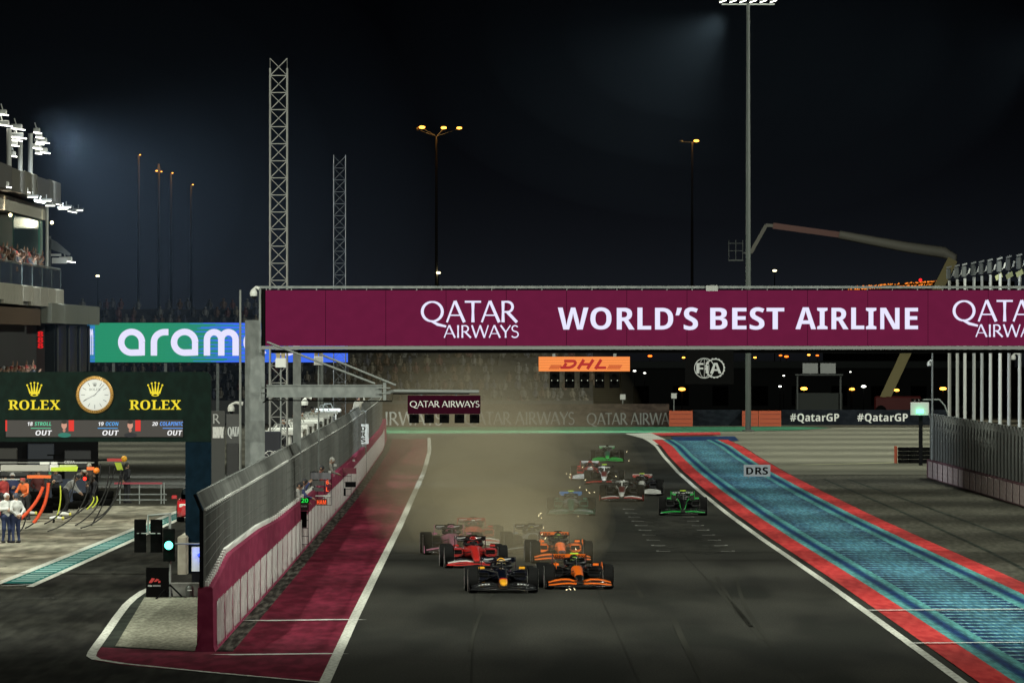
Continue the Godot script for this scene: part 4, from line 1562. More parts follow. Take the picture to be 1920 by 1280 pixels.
# ---------- the dark green arch over the pit lane ----------
func clock_arch():
	var d = 521.0
	var s = d / F
	var t = thing("clock_arch", "dark green arch with yellow crowns and a clock spanning the pit lane", "arch", Vector3(at(371, 0, d).x, 0, Z0 - d))
	var o = t.position
	var X = func(px): return at(px, 0, d).x - o.x
	var Y = func(py): return at(0, py, d).y
	var pts = [Vector2(X.call(-90), Y.call(828)), Vector2(X.call(-90), Y.call(697))]
	for k in 7:
		var a = PI / 2 - PI / 2 * k / 6.0
		pts.append(Vector2(X.call(383) + 12 * s * cos(a), Y.call(709) + 12 * s * sin(a)))
	pts.append(Vector2(X.call(395), Y.call(828)))
	var b := MB.new()
	b.prism(pts, .9, Vector3(0, 0, -.9))
	part("beam", b, M.dark_green, t)
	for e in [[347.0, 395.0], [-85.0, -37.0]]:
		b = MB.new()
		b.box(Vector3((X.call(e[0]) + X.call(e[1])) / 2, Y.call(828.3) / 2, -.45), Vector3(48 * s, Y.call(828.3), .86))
		part("pillar", b, surfaced([[.3, lin(.0025, .012, .022)], [.7, lin(.004, .016, .030)]], 90, .02, Vector3(.3, .2, .3), .4), t)  # blue light on the pillars is mixed into their colour
	# clock
	var c = thing("wall_clock", "round white clock with a gold fluted rim on the green arch", "clock", at(177, 740, d) + Vector3(0, 0, .02))
	b = MB.new()
	b.lathe([Vector2(0, .05), Vector2(.47, .05), Vector2(.49, .0)], Vector3.ZERO, Vector3.BACK, 40)
	part("dial", b, glow(Color(.80, .82, .78), .95, Color(.6, .6, .58)), c)
	var gold = mat(lin(.62, .36, .10), .35, .25)
	for k in 48:
		var a = TAU * k / 48.0
		var r := MB.new()
		var dir = Vector3(cos(a), sin(a), 0)
		var side = Vector3(-sin(a), cos(a), 0)
		var w0 = .49 * TAU / 48.0 * .42
		var w1 = .57 * TAU / 48.0 * .42
		r.loft([[dir * .485 - side * w0 + Vector3(0, 0, .09), dir * .485 + side * w0 + Vector3(0, 0, .09), dir * .485 + Vector3(0, 0, .13)], [dir * .57 - side * w1, dir * .57 + side * w1, dir * .57 + Vector3(0, 0, .05)]])
		part("rim_flute", r, gold, c)
	b = MB.new()
	b.lathe([Vector2(.57, -.02), Vector2(.575, .03), Vector2(.56, .05), Vector2(.50, .08), Vector2(.475, .06)], Vector3.ZERO, Vector3.BACK, 40)
	part("rim", b, gold, c)
	for k in 12:
		if k == 0: continue
		var a = PI / 2 - TAU * k / 12.0
		var q := MB.new()
		q.bar(Vector3(cos(a), sin(a), 0) * .30 + Vector3(0, 0, .056), Vector3(cos(a), sin(a), 0) * .42 + Vector3(0, 0, .056), .012, .035, Vector3.BACK)
		part("hour_mark", q, mat(lin(.05, .055, .055), .5), c)
	for e in [[.73, .36, .03], [4.23, .37, .022]]: # one hand up right, one down left
		var a = PI / 2 - e[0]
		var q := MB.new()
		q.bar(Vector3(cos(a), sin(a), 0) * -.05 + Vector3(0, 0, .07 + e[2] * .3), Vector3(cos(a), sin(a), 0) * (e[1] if e[0] > 2.0 else .42) + Vector3(0, 0, .07 + e[2] * .3), .01, e[2], Vector3.BACK)
		part("hand", q, M.black, c)
	part("dial_lettering", words("ROLEX", serif, .34, .07, .004), mat(lin(.2, .2, .19), .5), c, Vector3(-.17, .13, .052))
	part("dial_crown", crown(.13, .13), mat(lin(.2, .2, .19), .5), c, Vector3(0, .25, .052))
	# yellow signs
	var yellow = glow(Color(.95, .86, .12), 1.0)
	for x in [15.0, 242.0]:
		letter_on(t, words("ROLEX", serif_bold, 97 * s, 18 * s, .03), yellow, x, 768, d, .004, "lettering")
		var p = at(x + 48.5, 744, d) - o
		part("crown_sign", crown(29 * s, 29 * s), yellow, t, Vector3(p.x, p.y, .004))
	# the results screen
	var scr = sign_board("results_screen", "narrow results screen with names and portraits on the green arch", 9, 787, 343, 819.5, d - .02, M.matt_black, "screen", "", .03)
	scr.position.z += .02
	var so = scr.position
	var sx = func(px): return at(px, 0, d).x - so.x
	var sy = func(py): return at(0, py, d).y - so.y
	var rect = func(x0, y0, x1, y1, z, material, called):
		var q := MB.new()
		q.box(Vector3((sx.call(x0) + sx.call(x1)) / 2, (sy.call(y0) + sy.call(y1)) / 2, z), Vector3((x1 - x0) * s, (y1 - y0) * s, .006))
		part(called, q, material, scr)
	var ash = glow(Color(.235, .22, .205), 1.0)
	var redm = glow(Color(.88, .14, .10), 1.0)
	var wht = glow(Color(.97, .97, .97), 1.0)
	rect.call(10, 787.5, 342.5, 819, .004, ash, "screen_face")
	rect.call(9.2, 787.5, 12.5, 808, .010, redm, "screen_bar")
	var cols = [["18", "STROLL", 50, 64, 95, Color(.35, .82, .62), 110, 138, Color(.10, .45, .38)], ["19", "OCON", 183, 197, 220.5, Color(.30, .66, .95), 234, 263, Color(.10, .10, .13)], ["20", "COLAPINTO", 284.5, 299, 342.5, Color(.35, .62, .98), 0, 0, Color.BLACK]]
	for e in cols:
		var nm = glow(e[5], 1.0)
		part("screen_letter", words(e[0], sans_bold, 10 * s, 7 * s, .004, .15), wht, scr, Vector3(sx.call(e[2]), sy.call(797.8), .009))
		if e[1] == "COLAPINTO":
			part("screen_letter", words("COLAPINTC", sans_bold, 43 * s, 7.2 * s, .004, .12), nm, scr, Vector3(sx.call(e[3]), sy.call(797.8), .009))
		else:
			part("screen_letter", words(e[1], sans_bold, (e[4] - e[3]) * s, 7 * s, .004, .15), nm, scr, Vector3(sx.call(e[3]), sy.call(797.8), .009))
		rect.call(e[4] - 38, 802, e[4] - .5, 803.2, .010, nm, "screen_bar")
		part("screen_letter", words("OUT", sans_bold, (30 if e[6] else 27) * s, 9.5 * s, .004, .18), wht, scr, Vector3(sx.call(e[4] - 30), sy.call(816), .009))
		if e[6]:
			# a plain portrait: hair, face, collar on a red and pale ground
			rect.call(e[7] - 10, 787.5, e[7], 808, .010, redm, "portrait_ground")
			var cx = sx.call(e[6] + 9.5)
			for q in [[.0, 797.0, .085, .115, .016, Color(.80, .58, .49)], [.0, 791.2, .088, .055, .019, Color(.12, .085, .07)], [.01, 815.5, .20, .075, .013, e[8]], [.0, 806.5, .045, .06, .0145, Color(.70, .48, .40)]]:
				var f := MB.new()
				var poly = []
				for k in 14:
					poly.append(Vector2(cos(TAU * k / 14) * q[2], sin(TAU * k / 14) * q[3]))
				f.prism(poly, .002, Vector3(cx + q[0], minf(sy.call(q[1]), 9.0), q[4]))
				part("portrait", f, glow(q[5], 1.0), scr)

func crown(w, h):
	# five stems with round tips over an open oval band; middle of the foot at the origin
	var b := MB.new()
	for k in 5:
		var x = (k - 2) / 2.0
		var top = Vector2(x * w * .46, h * (.92 - .16 * absf(x) * absf(x)))
		var foot = Vector2(x * w * .24, h * .2)
		b.prism([foot + Vector2(-w * .075, 0), foot + Vector2(w * .075, 0), top + Vector2(w * .012, 0), top + Vector2(-w * .012, 0)], .012 + .002 * k, Vector3.ZERO)
		var tip = []
		for i in 10:
			tip.append(top + Vector2(cos(TAU * i / 10), sin(TAU * i / 10)) * w * .062)
		b.prism(tip, .024 + .002 * k, Vector3.ZERO)
	for i in 20:
		var a0 = TAU * i / 20
		var a1 = TAU * (i + 1) / 20
		var P = func(a, k): return Vector2(cos(a) * w * .25 * k, h * .13 + sin(a) * h * .09 * k)
		b.prism([P.call(a0, 1.0), P.call(a1, 1.0), P.call(a1, .55), P.call(a0, .55)], .036, Vector3.ZERO)
	return b.done()


# ---------- racing cars ----------
var C := {}

func oval(z, yc, w, h, n = 14, p = 2.6, xc = 0.0):
	var o = []
	for k in n:
		var a = TAU * k / n
		var c = cos(a)
		var s = sin(a)
		o.append(Vector3(xc + signf(c) * pow(absf(c), 2.0 / p) * w / 2.0, yc + signf(s) * pow(absf(s), 2.0 / p) * h / 2.0, z))
	return o

func lofted(list, n = 14, p = 2.6):
	var b := MB.new()
	b.group = 1
	var r = []
	for e in list:
		r.append(oval(e[0], e[1], e[2], e[3], n, p, e[4] if e.size() > 4 else 0.0))
	b.loft(r)
	return b.done()

func foil(stations, chord_y = 0.0):
	# a wing element: stations of [x, y, z of its leading edge, chord, rise to the trailing edge, thickness]
	var b := MB.new()
	b.group = 1
	var r = []
	for s in stations:
		var ring = []
		for k in [[0, 0.0], [.12, .5], [.4, .75], [.75, .45], [1.0, .06], [1.0, -.06], [.7, -.25], [.3, -.45], [.08, -.35]]:
			ring.append(Vector3(s[0], s[1] + s[4] * k[0] * k[0] + s[5] * k[1], s[2] - s[3] * k[0]))
		r.append(ring)
	b.loft(r)
	return b.done()

func car_meshes():
	for f in [["front", .15, .36], ["rear", .20, .36]]:
		var w = f[1]
		var r = f[2]
		var b := MB.new()
		b.lathe([Vector2(.232, -w + .01), Vector2(.29, -w - .004), Vector2(.335, -w + .008), Vector2(r - .006, -w + .03), Vector2(r, -w + .06), Vector2(r, 0), Vector2(r, w - .06), Vector2(r - .006, w - .03), Vector2(.335, w - .008), Vector2(.29, w + .004), Vector2(.232, w - .01)], Vector3.ZERO, Vector3.RIGHT, 32)
		C["tyre_" + f[0]] = b.done()
		b = MB.new()
		for s in [-1.0, 1.0]:
			b.lathe([Vector2(.233, s * (w - .012)), Vector2(.225, s * (w - .03)), Vector2(.12, s * (w - .06)), Vector2(.05, s * (w - .045)), Vector2(0, s * (w - .045))], Vector3.ZERO, Vector3.RIGHT, 28)
		b.lathe([Vector2(.235, -w + .02), Vector2(.235, w - .02)], Vector3.ZERO, Vector3.RIGHT, 28)
		C["rim_" + f[0]] = b.done()
		b = MB.new()
		for s in [-1.0, 1.0]:
			b.lathe([Vector2(.222, s * (w - .014)), Vector2(.236, s * (w + .0005)), Vector2(.25, s * (w + .003))], Vector3.ZERO, Vector3.RIGHT, 28)
		C["rim_ring_" + f[0]] = b.done()
		b = MB.new()
		for s in [-1.0, 1.0]:
			b.lathe([Vector2(.292, s * (w + .0065)), Vector2(.312, s * (w + .004))], Vector3.ZERO, Vector3.RIGHT, 32)
		C["tyre_band_" + f[0]] = b.done()
		b = MB.new()
		b.lathe([Vector2(.03, 0), Vector2(.03, .04), Vector2(.0, .045)], Vector3(w - .05, 0, 0), Vector3.RIGHT, 8)
		b.lathe([Vector2(.03, 0), Vector2(.03, .04), Vector2(.0, .045)], Vector3(-w + .05, 0, 0), Vector3.LEFT, 8)
		C["nut_" + f[0]] = b.done()
	C.nose_tip = lofted([[2.74, .235, .07, .05], [2.70, .245, .16, .09], [2.55, .27, .21, .12], [2.30, .315, .235, .15], [2.16, .338, .245, .165]])
	C.nose = lofted([[2.155, .339, .245, .165], [1.9, .385, .27, .20], [1.6, .435, .28, .24], [1.3, .475, .31, .29], [1.05, .50, .35, .33]])
	C.nose_band = lofted([[2.27, .322, .245, .158], [2.22, .330, .252, .168], [2.14, .342, .256, .176]])
	C.stripe = []
	C.flap_mark = []
	for s in [-1.0, 1.0]:
		var nb := MB.new()
		var np = []
		for e in [[2.70, .25, .15], [2.3, .33, .228], [1.9, .41, .262], [1.6, .465, .272], [1.3, .515, .30], [1.05, .55, .335], [.75, .60, .44], [.5, .66, .5]]:
			np.append(Vector3(s * e[2] * .47, e[1] + .015, e[0]))
		nb.tube(np, .02, 6)
		C.stripe.append(nb.done())
		for q in 5:
			nb = MB.new()
			nb.box(Vector3(s * (.42 + .085 * q), .25 + .004 * q - .006 * q * q, 2.40 - .01 * q), Vector3(.055, .032, .02), Basis(Vector3.BACK, s * -.12))
			C.flap_mark.append(nb.done())
	C.monocoque = lofted([[1.045, .50, .35, .33], [.8, .50, .44, .38], [.45, .49, .58, .44], [.1, .47, .64, .46], [-.5, .46, .66, .46]], 16)
	var b := MB.new()
	b.group = 1
	b.tube([Vector3(-.24, .71, .42), Vector3(-.27, .72, .1), Vector3(-.26, .75, -.2), Vector3(-.18, .78, -.34), Vector3(.18, .78, -.34), Vector3(.26, .75, -.2), Vector3(.27, .72, .1), Vector3(.24, .71, .42), Vector3(0, .70, .56), Vector3(-.24, .71, .42)], .055, 8)
	C.cockpit_rim = b.done()
	C.engine_cover = lofted([[-.12, .62, .48, .40], [-.5, .62, .54, .50], [-1.0, .56, .50, .48], [-1.5, .48, .36, .40], [-1.95, .42, .2, .28]], 16)
	C.airbox = lofted([[-.10, .855, .235, .20], [-.25, .85, .245, .23], [-.6, .82, .22, .28], [-1.1, .74, .13, .30], [-1.7, .62, .06, .26], [-2.0, .55, .04, .2]])
	b = MB.new()
	b.prism([Vector2(-.3, .9), Vector2(-1.0, .82), Vector2(-1.9, .52), Vector2(-1.95, .74), Vector2(-1.2, .90)].map(func(q): return Vector2(q.x, q.y)), .012, Vector3(.006, 0, 0), Vector3(0, 0, 1), Vector3.UP)
	C.fin = b.done()
	b = MB.new()
	var ring = oval(0, 0, .19, .15, 14, 2.2)
	var poly = []
	for p in ring: poly.append(Vector2(p.x, p.y))
	b.prism(poly, .01, Vector3(0, .862, -.102))
	C.intake = b.done()
	b = MB.new()
	var path = []
	for k in 17:
		var a = TAU * k / 16
		path.append(Vector3(cos(a) * .108, .858 + sin(a) * .092, -.088))
	b.tube(path, .016, 6, false)
	C.intake_rim = b.done()
	C.sidepod = []
	C.inlet = []
	for s in [-1.0, 1.0]:
		C.sidepod.append(lofted([[.42, .46, .36, .24, s * .52], [.2, .45, .46, .34, s * .52], [-.2, .43, .50, .38, s * .50], [-.8, .38, .46, .34, s * .45], [-1.4, .30, .34, .26, s * .36], [-1.75, .26, .22, .2, s * .3]], 14, 3.2))
		b = MB.new()
		b.box(Vector3(s * .52, .49, .425), Vector3(.28, .13, .01))
		C.inlet.append(b.done())
	b = MB.new()
	b.prism([Vector2(-.35, .95), Vector2(.35, .95), Vector2(.72, .55), Vector2(.78, -.2), Vector2(.72, -1.4), Vector2(.5, -1.95), Vector2(-.5, -1.95), Vector2(-.72, -1.4), Vector2(-.78, -.2), Vector2(-.72, .55)].map(func(q): return Vector2(q.x, -q.y)), .05, Vector3(0, .06, 0), Vector3.RIGHT, Vector3.FORWARD * 1.0 * Vector3(1, 1, 1))
	C.floor = b.done()
	b = MB.new()
	for s in [-1.0, 1.0]:
		for k in 3:
			b.prism([Vector2(.92 - .1 * k, .08), Vector2(.35, .08), Vector2(.45, .24), Vector2(.86 - .1 * k, .2)], .008, Vector3(s * (.36 + .12 * k), 0, 0), Vector3(0, 0, 1), Vector3.UP)
	C.floor_fence = b.done()
	# front wing: a main plane and three flaps on each side, sweeping up from the nose
	C.mainplane = foil([[-.94, .10, 2.62, .30, .03, .03], [-.6, .085, 2.72, .30, .03, .035], [-.2, .11, 2.80, .30, .03, .035], [0, .13, 2.82, .30, .03, .035], [.2, .11, 2.80, .30, .03, .035], [.6, .085, 2.72, .30, .03, .035], [.94, .10, 2.62, .30, .03, .03]])
	C.flap = {}
	for s in [-1.0, 1.0]:
		for k in 3:
			var st = []
			for e in [[.10, .150 + .028 * k, .10, .018], [.30, .165 + .052 * k, .17, .02], [.52, .155 + .058 * k, .18, .022], [.74, .130 + .050 * k, .17, .02], [.90, .115 + .035 * k, .14, .016]]:
				st.append([s * e[0], e[1], 2.66 - .11 * k - .12 * e[0], e[2], .045, e[3]])
			C.flap[[s, k]] = foil(st)
	C.endplate = {}
	for s in [-1.0, 1.0]:
		b = MB.new()
		b.prism([Vector2(2.70, .06), Vector2(2.20, .06), Vector2(2.14, .12), Vector2(2.18, .30), Vector2(2.34, .28), Vector2(2.55, .18)], .014, Vector3(s * .955 - .007, 0, 0), Vector3(0, 0, 1), Vector3.UP)
		C.endplate[s] = b.done()
	# rear wing with rolled tips
	C.rear_main = foil([[-.47, .86, -2.02, .26, .08, .02], [-.40, .80, -2.0, .28, .09, .03], [0, .775, -1.99, .29, .09, .035], [.40, .80, -2.0, .28, .09, .03], [.47, .86, -2.02, .26, .08, .02]])
	b = MB.new()
	b.box(Vector3(0, .893, -2.21), Vector3(.90, .125, .015), Basis(Vector3.RIGHT, .32))
	C.rear_flap = b.done()
	C.rear_plate = {}
	for s in [-1.0, 1.0]:
		b = MB.new()
		b.prism([Vector2(-1.94, .60), Vector2(-1.92, .86), Vector2(-1.96, .95), Vector2(-2.34, .96), Vector2(-2.36, .60), Vector2(-2.2, .42), Vector2(-2.08, .42)], .016, Vector3(s * .482 - .008, 0, 0), Vector3(0, 0, 1), Vector3.UP)
		C.rear_plate[s] = b.done()
	C.beam_wing = foil([[-.46, .48, -2.05, .2, .05, .02], [0, .45, -2.05, .2, .05, .02], [.46, .48, -2.05, .2, .05, .02]])
	b = MB.new()
	b.bar(Vector3(0, .4, -1.95), Vector3(0, .80, -2.08), .03, .1)
	C.pylon = b.done()
	b = MB.new()
	var hp = [Vector3(0, .66, .78), Vector3(0, .76, .66), Vector3(0, .845, .50)]
	b.tube(hp, [.03, .024, .026], 8)
	for s in [-1.0, 1.0]:
		b.tube([Vector3(0, .85, .50), Vector3(s * .10, .86, .44), Vector3(s * .22, .86, .20), Vector3(s * .27, .84, -.05), Vector3(s * .25, .80, -.28)], .03, 8)
	C.halo = b.done()
	C.mirror = {}
	C.stalk = {}
	C.arms = []
	C.deflector = {}
	for s in [-1.0, 1.0]:
		b = MB.new()
		b.bevel_box(Vector3(s * .57, .69, .62), Vector3(.17, .06, .08), .015)
		C.mirror[s] = b.done()
		b = MB.new()
		b.bar(Vector3(s * .52, .68, .61), Vector3(s * .27, .62, .55), .02, .014)
		C.stalk[s] = b.done()
		for e in [[Vector3(s * .16, .50, 1.98), Vector3(s * .74, .48, 1.82)], [Vector3(s * .17, .50, 1.55), Vector3(s * .74, .48, 1.78)], [Vector3(s * .15, .24, 1.98), Vector3(s * .74, .24, 1.82)], [Vector3(s * .17, .24, 1.5), Vector3(s * .74, .24, 1.78)], [Vector3(s * .14, .52, 1.80), Vector3(s * .74, .28, 1.82)],
				[Vector3(s * .14, .48, -1.6), Vector3(s * .66, .48, -1.78)], [Vector3(s * .14, .28, -1.5), Vector3(s * .66, .24, -1.78)], [Vector3(s * .12, .46, -1.95), Vector3(s * .66, .44, -1.82)]]:
			b = MB.new()
			b.bar(e[0], e[1], .05, .018)
			C.arms.append(b.done())
		b = MB.new()
		b.group = 1
		var r0 = []
		for k in 9:
			var a = deg_to_rad(35.0 + 12.0 * k)
			r0.append(Vector3(s * .66, .36 + sin(a) * .40, 1.8 + cos(a) * .40))
		for k in 8:
			b.bar(r0[k], r0[k + 1], .012, .05)
		C.deflector[s] = b.done()
	b = MB.new()
	b.bar(Vector3(0, .94, -.16), Vector3(0, .985, -.16), .03, .06)
	b.bevel_box(Vector3(0, .995, -.14), Vector3(.24, .035, .09), .01)
	C.camera_pod = b.done()
	b = MB.new()
	b.lathe([Vector2(0, -.135), Vector2(.07, -.13), Vector2(.115, -.08), Vector2(.128, 0), Vector2(.118, .06), Vector2(.085, .105), Vector2(.04, .125), Vector2(0, .13)], Vector3.ZERO, Vector3.UP, 16)
	C.helmet = b.done()
	b = MB.new()
	b.group = 1
	var vr = []
	for y in [-.03, .0, .035]:
		var row = []
		for k in 9:
			var a = deg_to_rad(25.0 + 130.0 * k / 8.0)
			var rr = (.131 if y < .02 else .125)
			row.append(Vector3(cos(a) * rr, y, sin(a) * rr))
		vr.append(row)
	b.loft(vr, false, false)
	C.visor = b.done()
	b = MB.new()
	b.group = 1
	b.loft([oval(0, 0, .40, .24, 12).map(func(p): return Vector3(p.x, -.34, p.y)), oval(0, 0, .44, .24, 12).map(func(p): return Vector3(p.x, -.2, p.y)), oval(0, 0, .30, .18, 12).map(func(p): return Vector3(p.x, -.13, p.y)), oval(0, 0, .15, .15, 12).map(func(p): return Vector3(p.x, -.09, p.y))])
	C.shoulders = b.done()

func car(px, py, yaw, label, l):
	# l: the colours of one car
	var t = thing("racing_car", label, "racing car", gd(px, py), yaw, "racing cars at the start")
	t.translate_object_local(Vector3(0, 0.005, -1.8))
	var k = func(key): return l[key] if l.has(key) else l.body
	for e in [["front", -.84, 1.8], ["front", .84, 1.8], ["rear", -.79, -1.8], ["rear", .79, -1.8]]:
		var w := Node3D.new()
		w.name = "wheel"
		t.add_child(w, true)
		w.position = Vector3(e[1], .36, e[2])
		part("tyre", C["tyre_" + e[0]], M.tyre, w)
		part("rim", C["rim_" + e[0]], M.rim, w)
		part("rim_ring", C["rim_ring_" + e[0]], M.rim_ring, w)
		part("tyre_band", C["tyre_band_" + e[0]], M.tyre_band, w)
		part("wheel_nut", C["nut_" + e[0]], M.rim_ring, w)
	part("nose_tip", C.nose_tip, k.call("tip"), t)
	part("nose", C.nose, k.call("nose"), t)
	if l.has("stripe"):
		for m in C.stripe:
			part("nose_stripe", m, l.stripe, t)
	if l.has("band"):
		part("nose_band", C.nose_band, l.band, t)
	if l.has("flap_mark"):
		for m in C.flap_mark:
			part("flap_mark", m, l.flap_mark, t)
	part("monocoque", C.monocoque, k.call("tub"), t)
	part("cockpit_rim", C.cockpit_rim, M.carbon, t)
	part("engine_cover", C.engine_cover, l.body, t)
	var ab = part("airbox", C.airbox, k.call("airbox"), t)
	part("intake", C.intake, M.black, ab)
	part("intake_rim", C.intake_rim, k.call("intake"), ab)
	part("engine_fin", C.fin, l.body, t)
	for i in 2:
		var sp = part("sidepod", C.sidepod[i], k.call("pod"), t)
		part("inlet", C.inlet[i], M.black, sp)
	part("floor", C.floor, M.carbon, t)
	part("floor_fence", C.floor_fence, M.carbon, t)
	part("front_wing", C.mainplane, k.call("wing"), t)
	for key in C.flap:
		part("wing_flap", C.flap[key], k.call("flap%d" % key[1]) if l.has("flap%d" % key[1]) else k.call("wing"), t)
	for s in [-1.0, 1.0]:
		part("endplate", C.endplate[s], k.call("plate"), t)
		part("rear_endplate", C.rear_plate[s], k.call("rear_plate"), t)
		var mr = part("mirror", C.mirror[s], k.call("mirror"), t)
		part("stalk", C.stalk[s], M.carbon, mr)
		part("wheel_deflector", C.deflector[s], k.call("deflector") if l.has("deflector") else M.carbon, t)
	part("rear_wing", C.rear_main, k.call("rear"), t)
	var rf = part("rear_flap", C.rear_flap, k.call("rear_flap"), t)
	if l.has("words"):
		var g = words(l.words[0], sans_bold, .30, .075, .006)
		for x in [-.42, .12]:
			var o = part("wing_lettering", g, l.words[1], rf, Vector3(x, .862, -2.192))
			o.rotation.x = .32
	if l.has("mark"):
		for x in [-.30, .20]:
			var mk := MB.new()
			mk.prism([Vector2(-.14, -.02), Vector2(-.02, -.028), Vector2(.13, .0), Vector2(.15, .03), Vector2(.0, .015), Vector2(-.11, .022)], .004, Vector3.ZERO)
			var o = part("wing_mark", mk, l.mark, rf, Vector3(x, .895, -2.20))
			o.rotation.x = .32
	part("beam_wing", C.beam_wing, M.carbon, t)
	part("pylon", C.pylon, M.carbon, t)
	part("halo", C.halo, k.call("halo") if l.has("halo") else M.carbon, t)
	for a in C.arms:
		part("suspension_arm", a, M.carbon, t)
	part("camera_pod", C.camera_pod, l.pod_cam if l.has("pod_cam") else M.black, t)
	# the driver
	var hp = t.transform * Vector3(0, .78, .02)
	var p = thing("person", l.who, "person", hp, yaw, "drivers in the racing cars")
	part("suit", C.shoulders, k.call("suit") if l.has("suit") else M.matt_black, p)
	var hm = part("helmet", C.helmet, l.helmet, p)
	part("visor", C.visor, M.glass_dark, hm)
	return t

